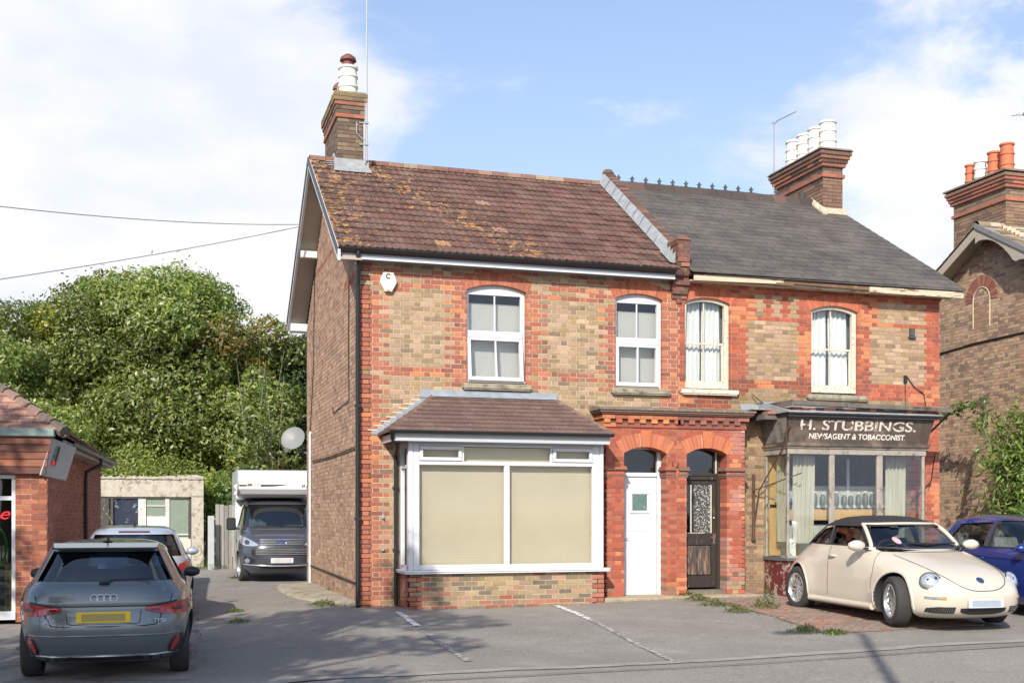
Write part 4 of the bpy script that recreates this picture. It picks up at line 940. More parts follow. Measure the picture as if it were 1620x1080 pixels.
mb = MB(); x = SX0-.02
while x < SX1+.1:
    w = random.uniform(.10, .28); c = pick([(.46,.16,.09), (.30,.11,.07), (.14,.11,.09), (.5,.22,.14), (.10,.09,.08)]); y = yo1-.06+random.uniform(0, .03)
    mb.box(x, x+w-.01, y, y+.25, 3.262, 3.262+random.uniform(.04, .07), c); x += w
obj('broken_tiles', mb, MATS['brick'], shop, color=True, local=True)
mb = MB(); mb.hexa([(SX0-.06,yo1-.14,3.345),(SX1+.34,yo1-.14,3.30),(SX1+.34,yo1+.0,3.30),(SX0-.06,yo1,3.345),(SX0-.06,yo1-.14,3.425),(SX1+.34,yo1-.14,3.365),(SX1+.34,yo1,3.365),(SX0-.06,yo1,3.425)])
mb.box(SX1+.02, SX1+.34, yo1-.17, yo1-.1402, 3.29, 3.345); mb.box(SX0-.09, SX0-.06, yo1-.16, 0, 3.33, 3.43); obj('old_gutter', mb, mat('old_gutter_wood', (.13,.115,.10), .8, var=.3, scale=8, col2=(.05,.045,.04), mask=(.5,.6), mscale=3), shop, local=True)
mb = MB(); mb.box(6.78, 7.2, -.5, -.02, 3.30, 3.315); mb.box(6.80, 7.16, -.03, -.012, 3.28, 3.44); obj('lead_patch', mb, M_leadl, H2)
mb = MB(); mb.box(6.95, 7.2, -.6, -.02, 3.13, 3.22, (.12,.11,.10)); mb.box(7.0, 7.15, -.63, -.1, 3.2201, 3.27, (.34,.13,.09)); obj('broken_ledge', mb, MATS['brick'], H2, color=True)
# lettering: worn painted letters
M_let = mat('worn_cream_letters', (.66,.58,.50), .8, var=.12, scale=10, col2=(.06,.048,.04), mask=(.49,.62), mscale=10)
M_let2 = mat('worn_white_letters', (.72,.68,.62), .8, var=.08, scale=10, col2=(.07,.055,.045), mask=(.54,.64), mscale=13)
up_ = Vector((0, yo1-yo0, fz1-fz0)).normalized(); rt_v = Vector((1, 0, 0)); nrm_ = rt_v.cross(up_)
def on_board(x, z): t = (z-fz0)/(fz1-fz0); return Vector((x, lerp(yo0, yo1, t), z))+nrm_*.003
xL, xRr = ux(1266, -.9), ux(1449, -.9)
place_text('sign_lettering', 'H. STUBBINGS.', .25, M_let, sg, on_board((xL+xRr)/2, 3.03), rt_v, up_, w=xRr-xL, depth=.001, offset=.004, local=True)
xL2, xR2 = ux(1281, -.88), ux(1434, -.88)
place_text('sign_lettering', 'NEWSAGENT & TOBACCONIST.', .135, M_let2, sg, on_board((xL2+xR2)/2, 2.84), rt_v, up_, w=xR2-xL2, depth=.001, offset=.003, local=True)
# shop interior
mb = MB(); mb.box(7.0, 10.3, 2.2, 2.25, -.1, 3.29); mb.box(6.9, 7.28, .23, 2.2, -.1, 3.29); mb.box(10.1, 10.3, .23, 2.2, -.1, 3.29); mb.box(7.36, 9.98, SY+.1, 2.2, .40, .44); mb.box(SX0+.07, SX1-.07, SY+.08, 2.2, 2.66, 2.7)
obj('shop_room', mb, mat('shop_room', (.24,.22,.18), .9, var=.3, scale=2), H2)
mb = MB(); mb.box(SX0+.07, 10.0, -.05, .0, 1.60, 1.66); mb.box(Xs(1312), Xs(1318)+.1, .0, .03, 1.66, 2.5); mb.box(8.98, 9.03, 0, .03, 1.66, 2.5); obj('shop_shelf', mb, M_upvc, H2)
mb = MB(); mb.box(SX0+.07, 10.0, -.03, .0, 1.38, 1.58); 
for a, b in ((7.85, 7.95), (8.75, 8.83), (8.83, 9.8)): mb.box(a, b, -.06, -.03, .45 if b-a < .3 else 1.25, 1.35)
mb.box(SX0+.08, SX0+.30, -.05, -.02, .75, 2.5)
obj('shop_joinery', mb, M_wood, H2)
mb = MB(); mb.box(SX0+.3, 10.0, .02, .03, 1.66, 2.0); mb.box(SX0+.3, 10, .1, .11, .5, 1.3); obj('shop_screen', mb, mat('misty_net', (.42,.45,.42), .9, var=.2, scale=9), H2)
for nm, u0, u1, z0, z1, yy, lb in (('net_curtain', 1253, 1288, .98, 2.52, -.55, 'left net'), ('net_curtain', 1402, 1434, .8, 2.52, -.5, 'right net'), ('net_curtain', 1228, 1246, 1.0, 2.52, -.25, 'side net')):
    a, b = ux(u0, yy), ux(u1, yy); d = MB(); ph = rnd()*5
    d.grid(lambda s, t: (a+(b-a)*(s*(1-.06*(1-t))), yy+.025*math.sin(s*32+ph)+.01*math.sin(s*71+t*4), z0+(z1-z0)*t), 50, 10)
    obj(nm, d, glassmat('sheer_'+lb.replace(' ', '_'), (.85,.86,.82), .0, base=(.56,.56,.47), opac=.72) if 1 else None, H2, smooth=True)
gj = 'glass jars on the shop shelf'
mj = glassmat('jar_glass', (.65,.72,.68), .15, base=(.20,.22,.20), opac=.45)
jar0 = None
for i in range(12):
    x = 7.95+i*.15
    if i in (4,): continue
    if jar0 is None:
        jar0 = thing('sweet_jar', 'x', 'jar', (x, -.12, 1.661), 0, gj); d = MB(); d.lathe([(.0, 0), (.05, 0), (.052, .02), (.052, .15), (.03, .18), (.03, .2)], (0, 0, 0), 'z', 12); obj('jar_body', d, mj, jar0, smooth=40, local=True)
        d = MB(); d.lathe([(.036, .2), (.036, .225), (.0, .227)], (0, 0, 0), 'z', 12); obj('lid', d, M_pot_w, jar0, smooth=40, local=True); j = jar0
    else: j = copy_tree(jar0)
    j.location = (x, -.10+random.uniform(-.02, .02), 1.661); j.scale = (1, 1, random.uniform(.8, 1.15))
    j['label'] = 'clear glass jar in the row on the white shelf inside the shop window'
for i in range(3):
    d = MB(); d.lathe([(.0, 0), (.05, .01), (.085, .05), (.075, .11), (.04, .16), (.045, .19)], (7.52+i*.16, -.12, 1.661), 'z', 14)
    tag(obj('blue_vase', d, mat('blue_china', (.15,.30,.50), .3, var=.4, scale=20, col2=(.6,.65,.7), mask=(.5,.55), mscale=20), smooth=40), 'pale blue china pot on the shelf behind the left net curtain', 'vase', 'china pots on the shop shelf')
d = MB(); d.box(7.36, 7.48, -.74, -.735, .76, 1.02); tag(obj('window_card', d, mat('card_paper', (.7,.74,.68), .7, col2=(.2,.3,.3), mask=(.55,.6), mscale=28, var=.05)), 'small pale printed card in the lower left corner of the shop window', 'sign')
# iron stays, wires and rusty pipe by the shop
M_iron = mat('iron_stay', (.05,.035,.03), .8, var=.3)
for pts, r in (([(SX0-.02,-.98,3.30), (SX0-.05,-.7,2.6), (7.12,-.1,1.9), (7.02,-.05,1.1)], .011), ([(SX0-.02,-.93,3.0), (SX0-.08,-.9,2.9), (SX0-.05,-.86,2.4)], .016), ([(7.0,-.05,3.62), (7.22,-.3,3.35)], .010), ([(SX0+.25,-.85,2.2), (7.0,-.1,1.9)], .010)):
    d = MB(); d.tube(pts, r, 6); obj('iron_stay', d, M_iron, H2)
d = MB(); d.tube([(7.04,-.05,2.2), (7.04,-.05,1.05)], .028, 8); d.lathe([(.04, 0), (.04, .05)], (7.04, -.05, 1.02), 'z', 8); obj('rusty_pipe', d, MATS['rusty_iron'], H2)
for pts, r in (([(10.45,-1.0,3.3), (10.36,-.5,2.95), (10.30,-.1,2.5)], .018), ([(10.2,-.9,2.6), (10.75,-.05,2.1), (10.3,-.05,1.7)], .01), ([(10.62,-.03,2.2), (10.63,-.03,1.2)], .008)):
    d = MB(); d.tube(pts, r, 6); obj('iron_stay', d, M_iron, H2)
# ================= details on the left house
d = MB(); cx, cz = ux(614, -.05), fa(614, 447)[1]
d.prism([(cx-.055, cz-.155), (cx+.055, cz-.155), (cx+.13, cz-.02), (cx+.13, cz+.03), (cx+.08, cz+.15), (cx-.08, cz+.15), (cx-.13, cz+.03), (cx-.13, cz-.02)][::-1], -.075, 0)
ab = obj('alarm_box', d, mat('alarm_cream', (.68,.66,.56), .4, var=.04, col2=(.45,.38,.22), mask=(.62,.7), mscale=4)); tag(ab, 'cream hexagonal burglar alarm box high at the left corner', 'alarm box')
d = MB(); d.tube([(cx+.035*math.cos(t), -.079, cz+.09+.035*math.sin(t)) for t in [.6+i*.4 for i in range(13)]], .009, 6); obj('alarm_logo', d, M_black, ab)
d = MB(); d.box(cx-.03, cx+.035, -.079, -.05, cz-.155, cz-.13); obj('alarm_lamp', d, mat('orange_lens', (.6,.2,.04), .3), ab)
d = MB(); d.box(.36, .41, -.035, 0, 1.42, 1.48); d.tube([(.385,-.03,1.45), (.385,-.07,1.42)], .012, 6); d.box(.36, .40, -.05, 0, .90, .94); obj('wall_tap', d, M_grey, H1)
# side wall pipe and cables
d = MB(); d.tube([(-.04, 5.9, .03), (-.04, 5.9, 3.15), (-.02, 5.9, 3.2)], .028, 8); obj('waste_pipe', d, M_upvc, H1)
d = MB(); d.tube([(-.03, .3, 1.55+1.02), (-.03, 3, 2.55), (-.03, 5.6, 2.57)], .014, 5); d.tube([(-.03, .2, .38), (-.03, 3, .40), (-.03, 6.5, .42)], .014, 5); d.tube([(-.02, .9, 5.4), (-.02, .95, 4.2), (-.02, .9, 3.4), (-.02, 2.7, 3.33), (-.02, 2.8, 3.45)], .009, 5)
d.tube([(-.02, 5.3, 6.5), (-.02, 5.5, 4.5), (-.02, 6.1, 3.0)], .008, 5)
obj('wall_cable', d, M_black, H1)
# aerial mast on the left chimney, tv aerial on right, satellite dish
t = thing('aerial_mast', 'very tall thin metal mast strapped to the left chimney', 'aerial', (.62, 2.95, 8.0)); d = MB()
d.tube([(.64, 2.93, 8.05), (.64, 2.93, 12.4)], .014, 8); d.tube([(.61, 2.93, 8.0), (.61, 2.93, 9.3)], .012, 8); obj('mast', d, M_grey, t)
d = MB()
for z in (8.35, 8.75): d.box(.50, .66, 2.95, 2.972, z, z+.02); d.box(.60, .67, 2.90, 2.95, z-.01, z+.03)
d.tube([(.45, 2.93, 8.75), (.45, 2.92, 8.55), (.55, 2.92, 8.45), (.62, 2.93, 8.42)], .01, 6); obj('strap', d, M_grey, t)
t = thing('tv_aerial', 'slim television aerial beside the four white chimney pots', 'aerial', (10.0, 4.2, 8.2)); d = MB()
mx, my = 10.25, 4.85; d.tube([(mx, my, 8.0), (mx, my, 10.35)], .012, 6); obj('mast', d, mat('aerial_grey', (.25,.24,.26), .5), t)
d = MB(); d.tube([(mx-.05, my, 10.3), (mx+.55, my+.0, 10.62)], .012, 6)
for i in range(8): xx = mx+.05+i*.065; zz = 10.355+i*.035; d.tube([(xx, my-.13, zz), (xx, my+.13, zz)], .004, 4)
d.tube([(mx, my, 10.3), (mx+.08, my, 10.37)], .02, 6); obj('aerial_boom', d, MATS['aerial_grey'], t)
t = thing('satellite_dish', 'round pale satellite dish on a pole behind the left house', 'satellite dish', (.1, 6.75, 2.6)); d = MB()
px_, py_, pz_ = -.21, 7.3, 3.12
d.lathe([(.0, .0), (.12, -.012), (.21, -.04), (.27, -.07), (.27, -.08), (.21, -.05), (.0, -.01)], (0, 0, 0), 'y', 28)
o = obj('dish', d, mat('dish_grey', (.20,.21,.215), .5, var=.04), t, smooth=40, local=True); o.location = (px_-t.location.x, py_-t.location.y, pz_-t.location.z); o.rotation_euler = (R(-22), 0, R(-28))
d = MB(); d.tube([(-.20, 7.38, 3.1), (-.1, 7.4, 2.9), (.1, 7.2, 2.8), (.15, 6.72, 2.8)], .02, 8); d.tube([(-.22, 7.36, 2.95), (-.40, 7.05, 2.86)], .012, 6); d.box(-.45, -.37, 7.0, 7.08, 2.83, 2.92); obj('dish_arm', d, mat('dish_arm', (.12,.12,.13), .5), t)
# overhead wires
def wire(a, b, sag, label, r=.008):
    d = MB(); d.tube([(lerp(a[0], b[0], i/20), lerp(a[1], b[1], i/20), lerp(a[2], b[2], i/20)-sag*4*(i/20)*(1-i/20)) for i in range(21)], r, 5)
    tag(obj('overhead_wire', d, mat('wire_grey', (.36,.37,.38), .6)), label, 'cable')
wire((-.40, 4.55, 7.18), (-5.82, -1.98, 5.57), .10, 'upper overhead cable running nearly level to the left gable')
wire((-.40, 4.6, 7.15), (-5.82, -1.98, 4.41), .05, 'lower overhead cable rising from the left edge to the gable')
def tiles_plane(mb, A, B, C, D, rows, tw, cols, lift=.02, colf=None):
    """plain tiles on the plane with eave A-B and top D-C"""
    A, B, C, D = map(Vector, (A, B, C, D)); nrm = (B-A).cross(D-A).normalized()
    if nrm.z < 0: nrm = -nrm
    for r in range(rows):
        t0, t1 = r/rows, min((r+1.1)/rows, 1.0)
        L0, R0, L1, R1 = A.lerp(D, t0), B.lerp(C, t0), A.lerp(D, t1), B.lerp(C, t1); w0 = (R0-L0).length; ax = (B-A).normalized()
        sl = (L0-A).dot(ax); n = int((B-A).length/tw)+2
        for i in range(-1, n):
            a = (i+(.5 if r % 2 else 0))*tw-sl; b = a+tw-.003
            a0, b0 = max(a, 0), min(b, w0)
            if b0-a0 < .01: continue
            s0, s1 = a0/w0, b0/w0; off1 = (L1-L0).dot(ax); w1 = (R1-L1).length
            a1, b1 = min(max(a0-off1, 0), w1), min(max(b0-off1, 0), w1)
            j = random.uniform(0, lift*.3); e = nrm*(lift+j)
            p0, p1 = L0+ax*a0, L0+ax*b0; q0, q1 = L1+ax*a1, L1+ax*b1
            mb.add([p0+e, p1+e, q1+nrm*.002, q0+nrm*.002, p0-nrm*.006, p1-nrm*.006], [(0,1,2,3),(4,5,1,0),(0,3,4),(1,5,2)], colf(p0) if colf else pick(cols, .14))
# ================= NEIGHBOURING HOUSE on the right (its flank wall faces us)
H3 = thing('brick_house', 'brown brick gabled house at the right edge with blind arched recess', 'house', (18, 3.5, 0))
AP = (3.47, 8.02); NX = 15.0
lim3 = lambda z: (.2, 6.9) if z < 6.2 else (.2+(z-6.2)*1.72, 6.9-(z-6.2)*1.82)
acy, acz = 3.79, 6.40
rec = dict(z0=5.60, z1=6.96, x=None)
col3 = lambda u, z, row, rs: (pick([(.39,.265,.17), (.32,.21,.14), (.44,.31,.20), (.24,.165,.12), (.40,.25,.17)]) if not (abs(u-acy) < .22 and 5.7 < z < 6.3) else pick([(.34,.2,.13), (.3,.2,.12)]))
brick_wall('side_wall', H3, lambda u, z, d: (NX+d, u, z), -.15, 7.95, lim3, [], col3, (.50,.43,.33), seed=77, thick=.25)
mb = MB(); Rr = .30
for i in range(19):
    t0, t1 = R(-95+190*i/19), R(-95+190*(i+1)/19)-.02
    q_ = [(acy+math.sin(t)*r, acz+math.cos(t)*r) for t, r in ((t0, Rr), (t1, Rr), (t1, Rr+.24), (t0, Rr+.24))]; mb.prism(q_, NX-.016, NX+.05, 'x', pick([(.27,.10,.07), (.22,.09,.065), (.31,.13,.09)]))
obj('blind_arch', mb, MATS['brick'], H3, color=True)
mb = MB(); pts = [(NX-.012, acy+math.sin(R(t))*(Rr-.02), acz+math.cos(R(t))*(Rr-.02)) for t in range(-90, 91, 12)]; mb.tube([(NX-.012, pts[0][1], 5.75)]+pts+[(NX-.012, pts[-1][1], 5.75)], .014, 5); obj('arch_outline', mb, mat('pale_mortar', (.55,.46,.33), .9), H3)
mb = MB(); mb.tube([(NX-.03, 6.0, 5.30), (NX-.03, 4.0, 5.42), (NX-.03, 1.5, 5.45)], .018, 5); obj('wall_cable', mb, M_black, H3)
mb = MB(); mb.box(NX+.26, 21, .21, .4, -.2, 6.2); mb.box(NX+.26, 21, 6.7, 6.9, -.2, 6.2); mb.box(20.8, 21, .41, 6.7, -.2, 6.2); obj('other_wall', mb, MATS['plain_brick'], H3)
mb = MB(); ya, yb = -.15, 7.2; sl = .55
mossy = [(.22,.19,.12), (.28,.24,.17), (.17,.13,.09), (.33,.29,.22)]
tiles_plane(mb, (NX-.42, ya, AP[1]-(AP[0]-ya)*sl), (21, ya, AP[1]-(AP[0]-ya)*sl), (21, *AP), (NX-.42, *AP), 16, .2, mossy)
tiles_plane(mb, (21, yb, AP[1]-(yb-AP[0])*sl), (NX-.42, yb, AP[1]-(yb-AP[0])*sl), (NX-.42, *AP), (21, *AP), 16, .2, mossy)
mb.prism([(ya, AP[1]-(AP[0]-ya)*sl-.03), (AP[0], AP[1]-.03), (yb, AP[1]-(yb-AP[0])*sl-.03), (yb, AP[1]-(yb-AP[0])*sl-.09), (AP[0], AP[1]-.1), (ya, AP[1]-(AP[0]-ya)*sl-.09)], NX-.40, 21, 'x', (.16,.13,.10))
rf3 = obj('roof', mb, M_tile, H3, color=True)
mb = MB()
for i in range(20): mb.lathe([(.12, 0), (.12, .3)], (NX-.42+i*.31, AP[0], AP[1]-.05), 'x', 8, pick([(.3,.26,.18), (.22,.18,.12), (.38,.34,.26)]), 0, math.pi)
obj('ridge_tiles', mb, M_tile, rf3, color=True)
# shaped barge boards
mb = MB()
for sgn in (-1, 1):
    top_ = []; bot = []
    for i in range(41):
        t = i/40; y = AP[0]+sgn*t*3.7; zt_ = AP[1]-.09-t*3.7*sl; k = t*3.7; sc_ = (k % 1.25)/1.25
        dp = .11+.13*math.sin(sc_*math.pi)**.8 if sgn < 0 else .17
        if sgn < 0: zt2 = zt_-.02; top_.append((y, zt2)); bot.append((y, zt2-.08-.26*(1-math.sin(sc_*math.pi)**.7)))
        else: top_.append((y, zt_)); bot.append((y, zt_-.2))
    for i in range(40):
        q_ = [top_[i], top_[i+1], bot[i+1], bot[i]]; mb.prism(q_ if sgn < 0 else q_[::-1], NX-.44, NX-.40, 'x')
obj('barge_board', mb, mat('grey_barge_paint', (.40,.35,.28), .75, var=.15, col2=(.25,.21,.16), mask=(.55,.65), mscale=6), H3)
mb = MB(); mb.prism([(AP[0], AP[1]-.12), (AP[0], AP[1]-.2), (7.1, AP[1]-.2-3.63*sl), (7.1, AP[1]-.12-3.63*sl)], NX-.39, NX-.02, 'x'); obj('soffit', mb, mat('soffit_brown', (.33,.27,.2), .8), H3)
mb = MB()
for s0, s1, w in ((0, 1, 1),):
    mb.hexa([(NX-.47,ya,AP[1]-(AP[0]-ya)*sl-.10),(NX-.445,ya,AP[1]-(AP[0]-ya)*sl-.10),(NX-.445,AP[0],AP[1]-.10),(NX-.47,AP[0],AP[1]-.10),(NX-.47,ya,AP[1]-(AP[0]-ya)*sl+.02),(NX-.445,ya,AP[1]-(AP[0]-ya)*sl+.02),(NX-.445,AP[0],AP[1]+.02),(NX-.47,AP[0],AP[1]+.02)])
obj('verge_strip', mb, mat('grey_verge', (.20,.20,.20), .6), H3)
chimney(H3, 15.30, 15.95, 3.36, 5.15, 7.3, 9.22, [(.22,.14,.09), (.26,.17,.11), (.17,.11,.08)], [((1,), .15, [(.24,.13,.09)]), ((2,), .12, [(.34,.12,.08)]), ((3,), .09, [(.40,.14,.09), (.16,.08,.06)]), ((4,), .06, [(.36,.12,.08)]), ((8,), .04, [(.38,.13,.08)])])
mb = MB(); mb.box(15.12, 16.13, 3.18, 5.33, 9.22, 9.26); obj('chimney_cap', mb, MATS['cap_grey'], H3)
M_po2 = mat('orange_pot', (.52,.15,.07), .75, var=.1, col2=(.34,.11,.07), mask=(.6,.7), mscale=5)
for y, h, r, m in ((4.98, .62, .10, M_po2), (4.60, .60, .14, M_pot_w), (4.14, .68, .14, M_po2), (3.70, .74, .155, M_po2)): pot(H3, 15.62, y, 9.26, h, r, m)
t = thing('tv_aerial', 'faint television aerial just inside the top right edge of the photo', 'aerial', (17.2, 4, 8)); mb = MB()
hx, hy, hz = 16.6, 4.2, 10.95
mb.tube([(hx+.9, hy, 8.0), (hx+.9, hy, 11.2)], .012, 5); mb.tube([(hx-.35, hy+.1, hz-.05), (hx+.95, hy-.1, hz+.12)], .010, 5); mb.box(hx-.08, hx+.06, hy-.03, hy+.03, hz-.05, hz+.02)
for i in range(7): xx = hx-.3+i*.15; zz = hz-.05+i*.02; mb.tube([(xx, hy, zz-.14), (xx+.04, hy, zz+.14)], .004, 4); mb.tube([(xx, hy-.14, zz), (xx+.04, hy+.14, zz)], .004, 4)
obj('aerial_boom', mb, MATS['aerial_grey'], t)
# ================= LEFT SHOP BUILDING
LB = thing('shop_building', 'low red brick shop with timber fascia at the left edge', 'shop', (-4.66, 0, 0), R(-2.9))
cL = [(.34,.11,.06), (.29,.09,.055), (.38,.14,.075), (.25,.085,.055)]
colL = lambda u, z, row, rs: pick(cL, .12)
wh = dict(z0=-.2, z1=2.08, x=(-3.6, -.43))
brick_wall('front_wall', LB, lambda u, z, d: (u, d, z), -.1, 2.68, lambda z: (-7, 0), [wh], colL, (.50,.36,.24), bond='stretcher', seed=91, thick=.2, local=True)
brick_wall('side_wall', LB, lambda u, z, d: (-d, u, z), -.15, 2.62, lambda z: (0, 8), [], lambda u, z, row, rs: pick([(.33,.12,.075), (.28,.10,.065), (.36,.15,.09)], .12), (.40,.26,.17), bond='stretcher', seed=92, thick=.2, local=True)
mb = MB(); mb.box(-7, -.2, 7.8, 8, -.2, 2.6); mb.box(-7, -6.8, .2, 7.8, -.2, 2.6); obj('rear_wall', mb, MATS['plain_brick'], LB, local=True)
mb = MB()
for i in range(5):
    z0 = 2.085+i*.108; mb.bbox(-7, .0+.02*i, -.10-.012*i, -.01, z0, z0+.105, .006, pick([(.19,.065,.035), (.25,.09,.045), (.13,.05,.032)], .1))
obj('timber_cladding', mb, mat('stained_timber', attr=True, rough=.6, var=.3, scale=4, stretch=(1, 1, 5), col2=(.06,.035,.028), mask=(.55,.68), mscale=2), LB, color=True, local=True)
mb = MB(); mb.bbox(-7, .13, -.20, -.02, 2.63, 2.755, .015); obj('lead_edge', mb, mat('green_lead', (.20,.26,.24), .6, var=.15), LB, local=True)
mb = MB(); mb.hexa([(-.07,-.12,2.07),(.23,.30,2.0),(.21,.32,2.0),(-.09,-.10,2.07),(.09,-.14,2.62),(.38,.30,2.50),(.36,.32,2.50),(.07,-.12,2.62)])
eb = obj('end_board', mb, mat('pale_end_board', (.42,.40,.37), .6, var=.1, scale=3), LB, local=True)
mb = MB(); mb.tube([(.10, -.0, 2.28), (.16, -.0, 2.50)], .035, 10); obj('board_lamp', mb, M_black, eb, local=True); mb = MB(); mb.tube([(.085, -.0, 2.22), (.10, -.0, 2.28)], .036, 10); obj('lamp_lens', mb, mat('red_lens', (.35,.02,.03), .2), eb, local=True)
# roof
xr, yf_, yb_ = .28, -.18, 8.25; ez_ = 2.70; run = 4.2; rz_ = ez_+run*.68
mb = MB(); LT = [(.33,.18,.13), (.28,.15,.11), (.38,.22,.17), (.24,.14,.11)]
tiles_plane(mb, (-8.1, yf_, ez_+.03), (xr, yf_, ez_+.03), (xr-run, yf_+run, rz_), (-8.1+run, yf_+run, rz_), 26, .20, LT)
tiles_plane(mb, (xr, yf_, ez_-.06), (xr, yb_, ez_-.10), (xr-run, yb_-run, rz_), (xr-run, yf_+run, rz_), 26, .20, [(.17,.12,.09), (.12,.09,.07), (.22,.15,.11)])
mb.add([(-8.1,yf_,ez_),(xr,yf_,ez_),(xr,yb_,ez_-.1),(-8.1,yb_,ez_-.1),(-8.1+run,yf_+run,rz_-.02),(xr-run,yf_+run,rz_-.02),(xr-run,yb_-run,rz_-.02)], [(3,2,1,0),(3,2,6,4),(0,3,4)], (.1,.07,.05))
lr = obj('roof', mb, M_tile, LB, color=True, local=True)
mb = MB()
for i in range(22):
    t = i/22; p = Vector((lerp(xr, xr-run, t), lerp(yf_, yf_+run, t), lerp(ez_-.0, rz_, t)+.0)); q2 = Vector((lerp(xr, xr-run, t+1/22), lerp(yf_, yf_+run, t+1/22), lerp(ez_, rz_, t+1/22)))
    mb.tube([p+Vector((0, 0, .0)), q2+Vector((0, 0, -.015))], [.10, .085], 8, pick([(.13,.10,.08), (.19,.13,.10), (.10,.08,.065)]))
obj('hip_tiles', mb, M_tile, lr, color=True, local=True)
mb = MB(); mb.box(.20, .24, .1, 8.2, 2.48, 2.60); mb.box(.0, .2, .1, 8.2, 2.48, 2.50); obj('eave_board', mb, mat('tired_white', (.45,.43,.38), .7, var=.15), LB, local=True)
mb = MB(); mb.lathe([(.055, 0), (.055, 7.9)], (.30, .3, 2.58), 'y', 10, a0=R(180), a1=R(360)); mb.lathe([(.048, 0), (.048, 7.9)], (.30, .3, 2.58), 'y', 10, a0=R(180), a1=R(360)); obj('gutter', mb, M_black, LB, smooth=40, local=True)
mb = MB(); mb.tube([(.30, 4.9, 2.54), (.30, 4.9, 2.42), (.06, 4.7, 2.28), (.05, 4.7, 2.15), (.05, 4.7, .05)], .035, 10); obj('downpipe', mb, M_black, LB, smooth=40, local=True)
# shop window
mb = MB(); ring(mb, -3.6, -.432, -.06, 2.078, .06, .02, .07); mb.box(-3.54, -.492, .03, .08, 1.70, 1.76); mb.box(-3.6, -.432, -.03, .1, -.06, .06)
sw = obj('shop_window', mb, M_upvc, LB, local=True)
mb = MB(); mb.box(-3.54, -.492, .05, .054, .06, 2.02); obj('pane', mb, glassmat('shop_pane', (.62,.66,.66), .06), sw, local=True)
mb = MB(); mb.box(-5, -.2, 2.4, 2.5, -.1, 2.6); mb.box(-5, -.2, .21, 2.4, -.09, -.04); mb.box(-5, -.2, .21, 2.4, 2.3, 2.4); obj('shop_room', mb, mat('shop_dim', (.10,.10,.10), .8, var=.3, scale=2), sw, local=True)
mb = MB(); mb.box(-1.6, -.5, .25, .65, .72, .76); mb.box(-.56, -.52, .3, .34, 0, .72); mb.box(-.75, -.60, 1.0, 1.05, 0, .72); obj('display_table', mb, M_wood, sw, local=True)
mb = MB()
for i in range(7): mb.box(-.62-i*.05, -.585-i*.05, .3, .5, .765, .98+.05*rnd())
obj('display_books', mb, mat('cream_books', (.6,.54,.42), .7, var=.2, scale=12), sw, local=True)
mb = MB(); mb.tube([(-.88+.30*math.sin(t), .16, 1.02+.36*math.cos(t)) for t in [i*2*math.pi/28 for i in range(29)]], .016, 6)
tag(obj('green_hoop', mb, mat('bright_green_plastic', (.05,.42,.08), .4), LB, local=True)) ; hp = bpy.data.objects['green_hoop']; hp.parent = None; hp.location = LB.location; hp.rotation_euler = LB.rotation_euler; tag(hp, 'bright green hoop hanging in the left shop window', 'hoop')
me = textmesh('ne', .34, .006, shear=.35)
sx0 = min(v.co.x for v in me.vertices)
for v in me.vertices: c = v.co.copy(); v.co = Vector((-.70+c.x*.9, .14-c.z, 1.42+c.y*.75))
ne = obj('neon_lettering', me, mat('red_neon', (.6,.02,.03), .4, emit=(1, .04, .06), estr=3.0), None); ne.location = LB.location; ne.rotation_euler = LB.rotation_euler; tag(ne, 'glowing red neon lettering inside the left shop window', 'neon sign')
# plant in the shop window
def leafmesh(name, pts, nrm, size, m, asp=.55, seed=0, colr=None, parent=None, local=False, jit=.9):
    """many small folded leaves, built with numpy; pts (n,3), nrm (n,3)"""
    rs = np.random.RandomState(seed); n = len(pts); d = nrm+rs.normal(0, jit, (n, 3)); d /= np.linalg.norm(d, axis=1, keepdims=True)
    a = np.cross(d, rs.normal(0, 1, (n, 3))); a /= np.linalg.norm(a, axis=1, keepdims=True); b = np.cross(d, a)
    s = size*rs.uniform(.6, 1.35, (n, 1)); a = a*s; b = b*s*asp
    V = np.stack([pts-a, pts+b*.8-a*.1+d*s*.15, pts+a, pts-b*.8-a*.1+d*s*.15], 1).reshape(-1, 3)
    me = bpy.data.meshes.new(name); me.vertices.add(4*n); me.vertices.foreach_set('co', V.astype(np.float32).ravel()); me.loops.add(4*n); me.loops.foreach_set('vertex_index', np.arange(4*n, dtype=np.int32))
    me.polygons.add(n); me.polygons.foreach_set('loop_start', np.arange(0, 4*n, 4, dtype=np.int32)); me.polygons.foreach_set('loop_total', np.full(n, 4, np.int32)); me.update(calc_edges=True)
    if colr is not None:
        ca = me.color_attributes.new('Col', 'FLOAT_COLOR', 'CORNER'); C = np.concatenate([colr, np.ones((n, 1))], 1); ca.data.foreach_set('color', np.repeat(C, 4, 0).astype(np.float32).ravel())
    me.materials.append(m); o = bpy.data.objects.new(name, me); COL.objects.link(o)
    if parent:
        o.parent = parent
        if parent.type == 'EMPTY' and not local: o.location = -parent.location
    return o
